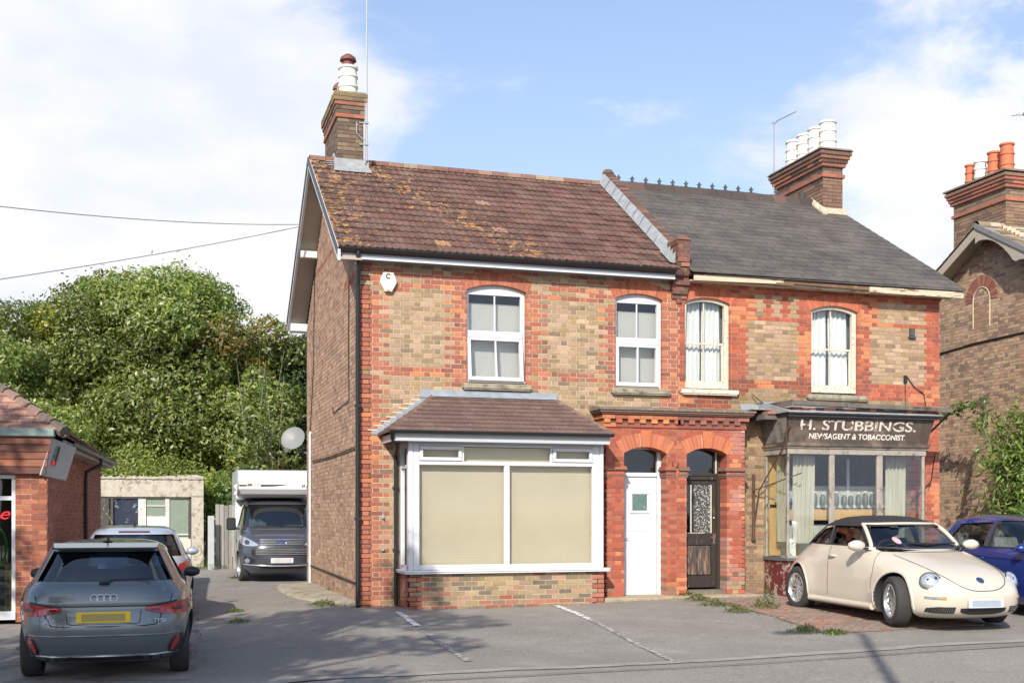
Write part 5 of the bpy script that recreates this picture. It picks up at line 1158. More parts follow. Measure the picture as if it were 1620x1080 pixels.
def leafmat(name):
    m = bpy.data.materials.new(name); m.use_nodes = True; N = m.node_tree.nodes; L = m.node_tree.links; b = N['Principled BSDF']; b.inputs['Roughness'].default_value = .42
    a = N.new('ShaderNodeAttribute'); a.attribute_name = 'Col'; L.new(a.outputs[0], b.inputs['Base Color'])
    tr = N.new('ShaderNodeBsdfTranslucent'); mu = N.new('ShaderNodeVectorMath'); mu.operation = 'MULTIPLY'; mu.inputs[1].default_value = (1.3, 1.5, .6); L.new(a.outputs[0], mu.inputs[0]); L.new(mu.outputs[0], tr.inputs[0])
    mx = N.new('ShaderNodeMixShader'); mx.inputs[0].default_value = .38; L.new(b.outputs[0], mx.inputs[1]); L.new(tr.outputs[0], mx.inputs[2]); L.new(mx.outputs[0], N['Material Output'].inputs[0]); MATS[name] = m; return m
M_leaf = leafmat('leaf'); M_bark = mat('bark', (.16,.13,.10), .9, var=.3, scale=6, bump=.8, bscale=20, col2=(.30,.28,.24), mask=(.55,.65), mscale=3)
def leafcols(n, pal, rs, w=None):
    P = np.array(pal); i = rs.choice(len(P), n, p=w); return P[i]*rs.uniform(.72, 1.25, (n, 1))
def blob_leaves(blobs, dens, size, pal, seed, w=None, shell=.45, accents=None, dark=None):
    """leaves scattered through the outer shell of many clumps; the clumps themselves vary in tint"""
    rs = np.random.RandomState(seed); PP = []; NN = []; KK = []
    for (cx, cy, cz, rx, ry, rz_) in blobs:
        n = int(dens*(rx*ry+ry*rz_+rx*rz_)); v = rs.normal(0, 1, (n, 3)); v /= np.linalg.norm(v, axis=1, keepdims=True)
        r = (1+.13*np.abs(rs.normal(0, 1, (n, 1)))*(rs.uniform(0, 1, (n, 1)) < .2)-shell*rs.uniform(0, 1, (n, 1))**1.6)*(1+.16*np.sin(v[:, :1]*7+cx)*np.cos(v[:, 2:]*6+cz)); PP.append(np.array([cx, cy, cz])+v*r*np.array([rx, ry, rz_])); NN.append(v+np.array([0, 0, .35]))
        c = leafcols(n, pal, rs, w)*rs.uniform(.58, 1.22)
        if accents and rs.uniform() < accents[1]:
            k = rs.uniform(0, 1, n) < .5; c[k] = leafcols(int(k.sum()), accents[0], rs)
        KK.append(c)
    return np.concatenate(PP), np.concatenate(NN), np.concatenate(KK)
def tree(name, label, x, y, h, rad, nb, pal, seed, lsize=.16, dens=150, zlow=.12, group='trees behind the shed', w=None, accents=None, lean=0, top=1.0, trunk_r=.22, blob=1.0, sx=1.0):
    rs = np.random.RandomState(seed); t = thing(name, label, 'tree', (x, y, g(x, y)), 0, group); blobs = []
    mb = MB(); zb = g(x, y)
    mb.tube([(x, y, zb-.2), (x+.1, y, h*.25), (x+lean*.3, y+.2, h*.5), (x+lean*.7, y, h*.72), (x+lean, y, h*.9)], [trunk_r*1.3, trunk_r, trunk_r*.75, trunk_r*.45, .05], 9)
    for i in range(nb):
        f = rs.uniform(0, 1); zc = h*(zlow+(1-zlow)*f**.85*.93); env = math.sin(math.pi*min(1, (.18+.80*(zc/h-zlow)/(1-zlow))))**.65*rad*top
        a = rs.uniform(0, 2*math.pi); q = env*math.sqrt(rs.uniform(.15, 1))*rs.uniform(.82, 1.16); br_ = blob*rs.choice([.55, .8, 1.0, 1.3])*rs.uniform(.85, 1.1)*rad*.25
        bx, by = x+lean*f+math.cos(a)*q*sx, y+math.sin(a)*q; blobs.append((bx, by, min(zc, h-br_*.6), br_*1.15, br_*1.15, br_*.8))
        if i % 2 == 0:
            p0 = Vector((x+lean*f*.6, y, zc*.62)); p1 = Vector((bx, by, zc)); mb.tube([p0, p0.lerp(p1, .5)+Vector((0, 0, -.15)), p1], [trunk_r*.38, trunk_r*.24, .02], 5)
    obj('trunk', mb, M_bark, t, smooth=60)
    P, N_, C = blob_leaves(blobs, dens, lsize, pal, seed+1, w, accents=accents)
    leafmesh('crown', P, N_, lsize, M_leaf, seed=seed+2, colr=C, parent=t); return t
# ================= SHED, FENCE
SH = thing('outbuilding', 'flat roofed outbuilding with crumbling cream render and a large window', 'outbuilding', (-3.3, 18.5, -.1)); sy = 17.5
xs1 = ux(322, sy); xs0 = -5.2; Xh = lambda u: ux(u, sy)
mb = MB()
mb.box(Xh(303), xs1, sy, sy+.25, -.3, 2.0); mb.hexa([(xs0,sy,1.98),(xs1,sy,1.98),(xs1,sy+.3,1.98),(xs0,sy+.3,1.98),(xs0,sy,2.50),(xs1,sy,2.60),(xs1,sy+.3,2.60),(xs0,sy+.3,2.50)])
n = 60
for i in range(n):
    a = lerp(xs0, xs1, i/n); mb.box(a, a+(xs1-xs0)/n*1.0, sy-.03-.02*rnd(), sy, 2.50+.02*rnd(), 2.555+.05*rnd()+.04*(i > 40)); 
mb.box(xs1-.2, xs1, sy+.3, 22, -.3, 2.5); mb.box(xs0, xs1-.2, 21.8, 22, -.3, 2.5)
obj('rendered_wall', mb, M_render, SH)
mb = MB(); mb.box(xs0, xs1-.02, sy+.3, 22, 2.42, 2.5); obj('roof', mb, mat('felt_roof', (.10,.10,.10), .9), SH)
mb = MB(); mb.box(Xh(263), Xh(302), sy+.06, sy+.2, -.3, .78); obj('low_panel', mb, mat('cream_panel', (.55,.50,.42), .8, var=.1), SH)
mb = MB()
for a, b, c, d_ in ((218.5, 231, -.3, 1.93), ): mb.box(Xh(a), Xh(b), sy+.05, sy+.12, c, d_)
mb.box(Xh(232), Xh(263), sy+.05, sy+.1, 1.70, 1.73); mb.box(Xh(261.5), Xh(264), sy+.04, sy+.1, 1.7, 1.93); mb.box(Xh(268), Xh(298), sy+.05, sy+.1, .84, .88); mb.box(Xh(262), Xh(268), sy+.05, sy+.1, .8, 1.93)
wf = obj('window_frame', mb, mat('shabby_white', (.55,.53,.50), .7, var=.15, col2=(.15,.13,.11), mask=(.6,.66), mscale=9), SH)
mb = MB(); mb.box(Xh(298), Xh(303), sy+.03, sy+.15, .75, 1.97); mb.box(Xh(165), Xh(303), sy+.03, sy+.15, 1.93, 1.98); mb.box(Xh(175), Xh(179), sy+.03, sy+.1, -.2, 1.93); obj('dark_frame', mb, mat('dark_frame', (.06,.055,.05), .8, col2=(.5,.46,.38), mask=(.62,.66), mscale=14), SH)
mb = MB(); mb.box(Xh(232), Xh(298), sy+.085, sy+.09, .80, 1.93); obj('obscured_pane', mb, mat('green_pane', (.20,.25,.19), .25, var=.1, spec=.7), wf)
mb = MB(); mb.box(Xh(179), Xh(218), sy+.10, sy+.105, -.2, 1.93); obj('dark_pane', mb, mat('dark_door_glass', (.03,.04,.06), .12, var=.2, col2=(.22,.27,.33), mask=(.58,.63), mscale=4), wf)
mb = MB(); mb.box(Xh(156), Xh(172), sy+.04, sy+.1, -.2, 1.95); obj('peeling_post', mb, MATS['dark_frame'], SH)
mb = MB(); mb.box(Xh(232.5), Xh(262), sy+.06, sy+.07, 1.12, 1.40); tb_ = top('window_notice', mb, mat('notice_white', (.75,.75,.75), .6, col2=(.45,.5,.6), mask=(.55,.6), mscale=9), 'white notice with blue lower edge in the outbuilding window', 'notice')
mb = MB(); mb.box(Xh(232.5), Xh(262), sy+.055, sy+.06, 1.09, 1.13); obj('blue_edge', mb, mat('notice_blue', (.03,.08,.45), .5), tb_)
fn = thing('timber_fence', 'grey weathered vertical board fence between outbuilding and motorhome', 'fence', (-.5, 16.4, -.12)); mb = MB(); x = ux(341, 16.4)
while x < 3.0:
    w = .125; mb.bbox(x, x+w-.012, 16.4-.012*(int(x*50) % 2), 16.43, -.15, 1.74+random.uniform(-.02, .02), .006, pick([(.26,.255,.22), (.22,.21,.19), (.30,.29,.26)], .1)); x += w
obj('fence_boards', mb, mat('weathered_board', attr=True, rough=.9, var=.25, scale=6, stretch=(6, 6, .6)), fn, color=True)
mb = MB(); mb.box(-1.5, 3, 16.44, 16.48, .3, .38); mb.box(-1.5, 3, 16.44, 16.48, 1.3, 1.38); obj('rail', mb, MATS['bark'], fn)
mb = MB(); xp = ux(334, 16.0); mb.bbox(xp-.09, xp+.09, 16.0, 16.06, -.15, 1.42, .01); top('leaning_board', mb, mat('pale_board', (.38,.40,.41), .7, var=.1), 'pale upright board standing between fence and outbuilding', 'board')
# ================= CARS
def gp(u, v):
    z = 0.0
    for _ in range(12):
        Y = (CZ-z)*FP/(v-810); X = (u-810)/FP*Y; x, y = CX+X*CC+Y*SS, CY-X*SS+Y*CC; z = g(x, y)
    return x, y
class Shell:
    """car body described by horizontal rings: z, rear x, front x, half width, corner exponents"""
    def __init__(s, rows, bulges=()):
        P = np.array(rows, float); n = len(P); t = np.arange(n); T = np.linspace(0, n-1, (n-1)*5+1); out = []
        for tt in T:
            i = min(int(tt), n-2); f = tt-i; p0, p1, p2, p3 = P[max(i-1, 0)], P[i], P[i+1], P[min(i+2, n-1)]
            m1, m2 = (p2-p0)/2, (p3-p1)/2; dlt = p2-p1
            for k in range(P.shape[1]):   # monotone limiting
                if dlt[k] == 0: m1[k] = m2[k] = 0
                else:
                    if m1[k]/dlt[k] < 0: m1[k] = 0
                    if m2[k]/dlt[k] < 0: m2[k] = 0
                    m1[k] = np.sign(dlt[k])*min(abs(m1[k]), 2.5*abs(dlt[k])); m2[k] = np.sign(dlt[k])*min(abs(m2[k]), 2.5*abs(dlt[k]))
            h = (2*f**3-3*f**2+1)*p1+(f**3-2*f**2+f)*m1+(-2*f**3+3*f**2)*p2+(f**3-f**2)*m2; out.append(h)
        s.T = np.array(out); s.b = bulges
    def at(s, z): return [np.interp(z, s.T[:, 0], s.T[:, k]) for k in range(6)]
    def bulge(s, x, z):
        v = 0
        for bx, bz, rx, rz_, a in s.b:
            q = ((x-bx)/rx)**2+((z-bz)/rz_)**2
            if q < 1: v += a*(1-q)**1.0*(1-.3*q)
        return v
    def side(s, x, z):
        _, xr, xf, w, nr, nf = s.at(z); xc = (xr+xf)/2; a = (xf-xr)/2; q = abs((x-xc)/a); n = nr if x < xc else nf
        return w*max(0, 1-min(q, 1)**n)**(1/n)+s.bulge(x, z)
    def rear(s, y, z):
        _, xr, xf, w, nr, nf = s.at(z); return (xr+xf)/2-(xf-xr)/2*max(0, 1-min(abs(y)/w, 1)**nr)**(1/nr)
    def front(s, y, z):
        _, xr, xf, w, nr, nf = s.at(z); return (xr+xf)/2+(xf-xr)/2*max(0, 1-min(abs(y)/w, 1)**nf)**(1/nf)
    def ring(s, row, N=112, ins=0.0):
        z, xr, xf, w, nr, nf = row; xr += ins; xf -= ins; w -= ins; xc = (xr+xf)/2; a = (xf-xr)/2; th = np.linspace(math.pi, -math.pi, 1441); c, sn = np.cos(th), np.sin(th)
        n = np.where(c < 0, nr, nf); X = xc+a*np.sign(c)*np.abs(c)**(2/n); Y = w*np.sign(sn)*np.abs(sn)**(2/n)
        L = np.concatenate([[0], np.cumsum(np.hypot(np.diff(X), np.diff(Y)))]); q = np.linspace(0, L[-1], N+1)[:-1]; X = np.interp(q, L, X); Y = np.interp(q, L, Y)
        out = []
        for x, y in zip(X, Y):
            b = s.bulge(x, z)*min(1, abs(y)/(w*.9))**3 if ins < .03 else 0
            out.append((x, y+(b if y > 0 else -b), z))
        return out
    def mesh(s, z0=None, z1=None, ins=0.0, zoff=0.0, N=112):
        rows = [r for r in s.T if (z0 is None or r[0] >= z0) and (z1 is None or r[0] <= z1)]; mb = MB()
        for r in rows:
            for p in s.ring(r, N, ins): mb.v.append((p[0], p[1], p[2]+zoff))
        m = len(rows)
        for j in range(m-1):
            for i in range(N): k = (i+1) % N; mb.f.append((j*N+i, j*N+k, (j+1)*N+k, (j+1)*N+i)); mb.c.append((1, 1, 1))
        mb.f.append(tuple(range(N-1, -1, -1))); mb.f.append(tuple((m-1)*N+i for i in range(N))); mb.c += [(1, 1, 1)]*2
        mb.f = [tuple(reversed(f)) for f in mb.f]
        return mb
def boolean(me, cutters):
    o = bpy.data.objects.new('tmp', me); COL.objects.link(o); tmp = []
    for c in cutters:
        bm_ = c.mesh('c', MATS['cabin_dark']); import bmesh
        b = bmesh.new(); b.from_mesh(bm_); bmesh.ops.recalc_face_normals(b, faces=b.faces); b.to_mesh(bm_); b.free()
        co = bpy.data.objects.new('cut', bm_); COL.objects.link(co); tmp.append(co)
        m = o.modifiers.new('b', 'BOOLEAN'); m.operation = 'DIFFERENCE'; m.solver = 'EXACT'; m.object = co; m.material_mode = 'TRANSFER'
    bpy.context.view_layer.update(); dg = bpy.context.evaluated_depsgraph_get(); r = bpy.data.meshes.new_from_object(o.evaluated_get(dg), depsgraph=dg)
    for t in tmp: bpy.data.objects.remove(t)
    bpy.data.objects.remove(o); return r
mat('cabin_dark', (.022,.022,.024), .8, var=.1)
M_tyre = mat('tyre_rubber', (.035,.034,.033), .85, var=.2, scale=12, bump=.3); M_alloy = mat('alloy', (.55,.56,.57), .28, metal=.8, var=.05); M_trim = mat('black_trim', (.02,.02,.022), .5, var=.1)
M_plate_w = mat('pale_plate', (.46,.50,.54), .5, var=.03); M_plate_y = mat('yellow_plate', (.80,.58,.03), .45, var=.02); M_pb1 = mat('plate_smudge', (.30,.35,.40), .5, var=0); M_pb2 = mat('plate_smudge_brown', (.42,.32,.10), .5, var=0)
M_chrome = MATS['chrome']
M_lamp = mat('lamp_glass', (.55,.58,.62), .08, metal=.6, var=.35, scale=22); M_lampd = mat('lamp_dark', (.05,.055,.06), .15, var=.3, scale=30)
M_red = mat('tail_red', (.42,.012,.02), .12, var=.15, scale=18, coat=1.0); M_redd = mat('tail_dark_red', (.10,.008,.012), .15, var=.1, coat=1.0); M_amb = mat('amber', (.7,.25,.03), .2)
G_car = glassmat('car_glass', (.62,.70,.70), .10); G_cars = glassmat('car_glass_dark', (.14,.20,.25), .12)
def strip(mb, fn, st, nv=3, off=(0, 0, 0), thick=.012, col=(1, 1, 1)):
    """patch following a surface: stations (s, z low, z high); raised by off"""
    o = len(mb.v); n = len(st); O = Vector(off)
    for s_, a, b in st:
        for k in range(nv+1):
            p = Vector(fn(s_, a+(b-a)*k/nv)); mb.v.append(tuple(p+O))
    base = len(mb.v)
    for s_, a, b in st:
        for k in range(nv+1): mb.v.append(tuple(Vector(fn(s_, a+(b-a)*k/nv))-O.normalized()*thick if O.length else Vector(fn(s_, a))))
    w = nv+1
    for i in range(n-1):
        for k in range(nv): a_ = o+i*w+k; mb.f.append((a_, a_+1, a_+w+1, a_+w)); mb.c.append(col)
        for k in (0, nv): a_ = o+i*w+k; c_ = base+i*w+k; mb.f.append((a_, a_+w, c_+w, c_)); mb.c.append(col)
    for i in (0, n-1):
        for k in range(nv): a_ = o+i*w+k; c_ = base+i*w+k; mb.f.append((a_, a_+1, c_+1, c_)); mb.c.append(col)
def ell(cx, cz, rx, rz_, n=16, tilt=0): return [(cx-rx*math.cos(math.pi*i/n), cz-rz_*math.sin(math.pi*i/n)-tilt*rx*math.cos(math.pi*i/n), cz+rz_*math.sin(math.pi*i/n)-tilt*rx*math.cos(math.pi*i/n)) for i in range(n+1)]
def wheel(parent, x, y, r, w, side, steer=0, spokes=7, rr=.68, name='wheel', rimm=None):
    """side = +1 left, -1 right"""
    e = MB(); h = w/2
    prof = [(r*rr, -h*.92), (r*.82, -h*1.0), (r*.93, -h*.97), (r*.985, -h*.80), (r, -h*.5), (r, h*.5), (r*.985, h*.80), (r*.93, h*.97), (r*.82, h), (r*rr, h*.92)]
    e.lathe(prof, (0, 0, 0), 'y', 40)
    wo = obj(name, e, M_tyre, parent, smooth=50, local=True); wo.location = (x, y, r); wo.rotation_euler = (0, 0, steer)
    f = side*h*.80; e = MB(); R0 = r*rr
    e.lathe([(R0+.004, side*h*.93), (R0-.012, side*h*.97), (R0-.03, f*.8), (R0-.035, -f*.6)], (0, 0, 0), 'y', 36)
    e.lathe([(.0, f*.72), (.035, f*.72), (.05, f*.62), (.055, f*.3)], (0, 0, 0), 'y', 20)
    for i in range(spokes):
        for dlt in (-.11, .11):
            a = 2*math.pi*i/spokes+dlt; a2 = 2*math.pi*i/spokes+dlt*1.9
            c1, s1, c2, s2 = math.cos(a), math.sin(a), math.cos(a2), math.sin(a2); q = .017; tx, tz = -s2*q, c2*q
            p0 = (c1*.045, s1*.045); p1 = (c2*(R0-.02), s2*(R0-.02))
            e.hexa([(p0[0]-tx, f*.35, p0[1]-tz), (p0[0]+tx, f*.35, p0[1]+tz), (p1[0]+tx, f*.45, p1[1]+tz), (p1[0]-tx, f*.45, p1[1]-tz), (p0[0]-tx*.8, f*.68, p0[1]-tz*.8), (p0[0]+tx*.8, f*.68, p0[1]+tz*.8), (p1[0]+tx*.8, f*.86, p1[1]+tz*.8), (p1[0]-tx*.8, f*.86, p1[1]-tz*.8)])
    obj('rim', e, rimm or M_alloy, wo, smooth=30, local=True)
    e = MB(); e.lathe([(0, f*.1), (R0-.03, f*.1)], (0, 0, 0), 'y', 24); obj('brake_disc', e, MATS['cabin_dark'], wo, local=True)
    return wo
def make_car(name, label, group, loc, rz, S, paint, belt, win, fwin, rwin, wheels, wr, ww, cab, arch=1.13, glass=None, spokes=7, zw1=None, steer=0, cut=True, rimm=None, pitch=0):
    t = thing(name, label, 'car', loc, rz, group); t.rotation_euler = (0, pitch, rz); body = S.mesh(N=112).mesh('b', paint); cuts = []
    if cut:
        c = MB(); top_z = S.T[-1, 0]; zf = belt-.38; rows = [(zf, cab[0], cab[1]), (belt-.02, cab[0], cab[1])]
        base = S.at(belt); N = 64; R_ = []
        for z, a, b in rows: R_.append([z, a, b, base[3]-.07, 5, 5])
        for r_ in S.T:
            if r_[0] > belt+.02 and r_[0] < top_z-.02: R_.append([r_[0]-.025, r_[1]+.05, r_[2]-.06, r_[3]-.05, r_[4], r_[5]])
        s2 = Shell.__new__(Shell); s2.b = (); s2.T = np.array(R_)
        for r_ in s2.T:
            for p in s2.ring(r_, N): c.v.append(p)
        m = len(s2.T)
        for j in range(m-1):
            for i in range(N): k = (i+1) % N; c.f.append((j*N+i, j*N+k, (j+1)*N+k, (j+1)*N+i)); c.c.append((1, 1, 1))
        c.f += [tuple(range(N)), tuple((m-1)*N+i for i in range(N))]; c.c += [(1, 1, 1)]*2; cuts.append(c)
        for w_ in win: cuts.append(MB().prism(w_, -2, 2, 'y'))
        if fwin: cuts.append(MB().prism(fwin, cab[1]-1.0, 3.2, 'x'))
        if rwin: cuts.append(MB().prism(rwin, -3.2, cab[0]+.75, 'x'))
    for x in wheels:
        for sd in (-1, 1):
            c = MB(); W = S.at(wr)[3]; c.lathe([(0, sd*(W-.34)), (wr*arch, sd*(W-.34)), (wr*arch, sd*(W+.3)), (0, sd*(W+.3))], (x, 0, wr*1.02), 'y', 40); cuts.append(c)
    me = boolean(body, cuts); me.polygons.foreach_set('use_smooth', [True]*len(me.polygons)); me.set_sharp_from_angle(angle=R(35))
    b = obj('body', me, None, t, local=True)
    if cut:
        gl = S.mesh(z0=belt-.06, z1=S.T[-1, 0]-.03, ins=.022, N=96); parts = {'windscreen': [], 'rear_window': [], 'side_window': [], 'side_window2': []}
        for f in gl.f[:-2]:
            cx = sum(gl.v[i][0] for i in f)/4; cy = sum(gl.v[i][1] for i in f)/4; cz = sum(gl.v[i][2] for i in f)/4; r_ = S.at(cz)
            if abs(cy) > r_[3]-.11: parts['side_window' if cy < 0 else 'side_window2'].append(f)
            elif cx > (r_[1]+r_[2])/2: parts['windscreen'].append(f)
            else: parts['rear_window'].append(f)
        for k, F in parts.items():
            q = MB(); idx = {}
            for f in F:
                nf = []
                for i in f:
                    if i not in idx: idx[i] = len(q.v); q.v.append(gl.v[i])
                    nf.append(idx[i])
                q.f.append(tuple(nf)); q.c.append((1, 1, 1))
            obj(k.replace('2', ''), q, glass or G_car, t, smooth=True, local=True)
    for x in wheels:
        W = S.side(x, wr*1.55)-.01
        for sd in (-1, 1):
            wheel(t, x, sd*(W-ww/2-.012), wr, ww, sd, steer if x > 0 else 0, spokes, rimm=rimm)
    return t
def seat(t, x, y, z=.55, m=None, w=.25):
    q = MB(); q.bbox(x-.25, x+.28, y-w, y+w, z-.15, z+.02, .04); q.hexa([(x-.22,y-w,z),(x-.08,y-w,z),(x-.08,y+w,z),(x-.22,y+w,z),(x-.40,y-w*.8,z+.55),(x-.30,y-w*.8,z+.55),(x-.30,y+w*.8,z+.55),(x-.40,y+w*.8,z+.55)]); q.bbox(x-.44, x-.34, y-.12, y+.12, z+.58, z+.76, .03)
    return obj('seat', q, m or mat('seat_leather', (.03,.03,.032), .45, var=.1), t, smooth=40, local=True)
def seam(t, pts, r=.0045, name='seam'):
    q = MB(); q.tube(pts, r, 5); return obj(name, q, M_trim, t, local=True)
def mirror(t, x, y, z, m, sd, s=1.0, name='mirror'):
    q = MB(); q.lathe([(.0, -.10*s), (.05*s, -.085*s), (.085*s, -.03*s), (.09*s, .03*s), (.06*s, .085*s), (0, .10*s)], (0, 0, 0), 'y', 16)
    o = obj(name, q, m, t, smooth=50, local=True); o.location = (x, y+sd*.10*s, z); o.scale = (.85, 1.05, .75)
    q = MB(); q.tube([(x+.0, y-sd*.08, z-.05), (x, y+sd*.06, z-.03)], .02*s, 8); obj('mirror_arm', q, M_trim, o, local=True).location = (-x/.85, -(y+sd*.10*s)/1.05, -z/.75); o.children[0].scale = (1/.85, 1/1.05, 1/.75)
    return o
# --- blob for number plates
def plate(t, fn, z, m, w=.52, h=.11, sgn=1, smudge=None, y0=0, name='number_plate'):
    q = MB(); x = fn(0, z); q.bbox(min(x+sgn*.0, x+sgn*.022), max(x, x+sgn*.022), y0-w/2, y0+w/2, z-h/2, z+h/2, .004)
    p = obj(name, q, m, t, local=True)
    q = MB(); xx = x+sgn*.0235
    for a, b, k in ((-.40, -.12, 0), (-.12, .10, 1), (.10, .40, 0)):
        q.add([(xx, y0+a*w, z-h*.33), (xx, y0+b*w, z-h*.33), (xx, y0+b*w, z+h*.33), (xx, y0+a*w, z+h*.33)], [(0, 1, 2, 3)], [(1, 1, 1), (.8, .8, .8)][k])
    obj('plate_smudge', q, smudge, p, local=True)
# ---------------- BEETLE-like cream convertible
sc = .965
rows = [(.14,-1.80,1.86,.70,3.8,4.2),(.20,-1.93,1.99,.79,3.8,4.4),(.30,-1.985,2.05,.825,3.8,4.4),(.44,-2.0,2.07,.83,3.7,4.3),(.56,-1.97,2.02,.83,3.6,4.1),(.67,-1.91,1.90,.825,3.4,3.7),(.77,-1.82,1.70,.82,3.2,3.3),(.85,-1.70,1.46,.805,3.1,3.1),(.91,-1.60,1.24,.79,3.0,3.1),(.95,-1.52,1.07,.775,3.0,3.1),(.98,-1.47,.98,.765,3.0,3.2),
        (1.02,-1.42,.91,.755,3.0,3.6),(1.10,-1.31,.78,.73,3.0,3.8),(1.20,-1.13,.62,.695,3.0,3.8),(1.29,-.95,.45,.65,3.0,3.6),(1.36,-.76,.24,.58,2.8,3.0),(1.41,-.58,.02,.46,2.6,2.6),(1.43,-.44,-.14,.25,2.3,2.3),(1.435,-.38,-.2,.12,2.2,2.2)]
SB = Shell(rows, bulges=[(1.26,.40,.60,.44,.07),(-1.24,.42,.60,.48,.075)])
M_cream = mat('cream_paint', (.53,.485,.40), .28, var=.0, coat=.8)
bx, by = 7.02, -4.10
win_b = [[(-1.05, 1.02), (-.42, 1.02), (-.44, 1.28), (-.72, 1.23)], [(-.39, 1.02), (.78, 1.02), (.54, 1.20), (.30, 1.29), (-.41, 1.30)]]
t = make_car('convertible_car', 'cream rounded convertible with black fabric roof parked by the old shop', 'cars parked outside', (bx, by, g(bx, by)-.005), R(-91.5), SB, M_cream, 1.0, win_b,
    [(-.67, 1.01), (.67, 1.01), (.55, 1.29), (.30, 1.315), (-.30, 1.315), (-.55, 1.29)], [(-.42, 1.1), (.42, 1.1), (.32, 1.22), (-.32, 1.22)], (-1.24, 1.26), .325, .215, (-1.35, .98), arch=1.15, steer=R(-14), pitch=R(.5))
BT = t
fs_ = lambda sd: (lambda x, z: (x, sd*(SB.side(x, z)), z)); ff = lambda y, z: (SB.front(y, z), y, z); frr = lambda y, z: (SB.rear(y, z), y, z)
# soft top: fabric skin over roof and rear
q = MB(); st = Shell.mesh(SB, z0=.985, ins=-.014, N=120)
for f in st.f[:-2]+[st.f[-1]]:
    cx = sum(st.v[i][0] for i in f)/len(f); cy = sum(st.v[i][1] for i in f)/len(f); cz = sum(st.v[i][2] for i in f)/len(f)
    limx = .46-(cz-1.29)*2.4 if cz > 1.27 else .40
    if cx > limx: continue
    if abs(cy) > .5*SB.at(cz)[3] and cx > -1.08+(cz-1.0)*1.35 and cz < 1.295: continue
    q.f.append(f); q.c.append((1, 1, 1))
q.v = st.v; obj('soft_top', q, mat('roof_fabric', (.022,.022,.023), .75, var=.2, scale=8, bump=.3), t, smooth=True, local=True)
q = MB()
for sd in (-1, 1):
    pts = [(SB.front(sd*.73*1, 1.0)-.02 if 0 else .80, sd*.765, 1.0)]
    pts = []
    for z in np.linspace(.97, 1.315, 9):
        w_ = SB.at(z)[3]; yy = w_*.91; pts.append((SB.front(yy, z)+.004, sd*yy, z))
    q.tube(pts, [.045]+[.030]*8, 8)
pts = []
for i in range(17): yy = -.575+i/16*1.15; pts.append((SB.front(yy, 1.318)+.004, yy, 1.318+.010*math.cos(yy*3)))
q.tube(pts, .022, 8); obj('windscreen_frame', q, M_cream, t, smooth=50, local=True)
q = MB(); 
for sd in (-1, 1): q.tube([(x, sd*(SB.side(x, 1.02)+.0), 1.02) for x in np.linspace(-1.05, .72, 14)], .011, 6); q.tube([(-.405, sd*(SB.side(-.4, z)+.004), z) for z in np.linspace(1.02, 1.30, 5)], .013, 6)
q.tube([(SB.front(y, 1.0)+.0, y, 1.0) for y in np.linspace(-.66, .66, 13)], .018, 6)
obj('window_trim', q, M_trim, t, smooth=50, local=True)
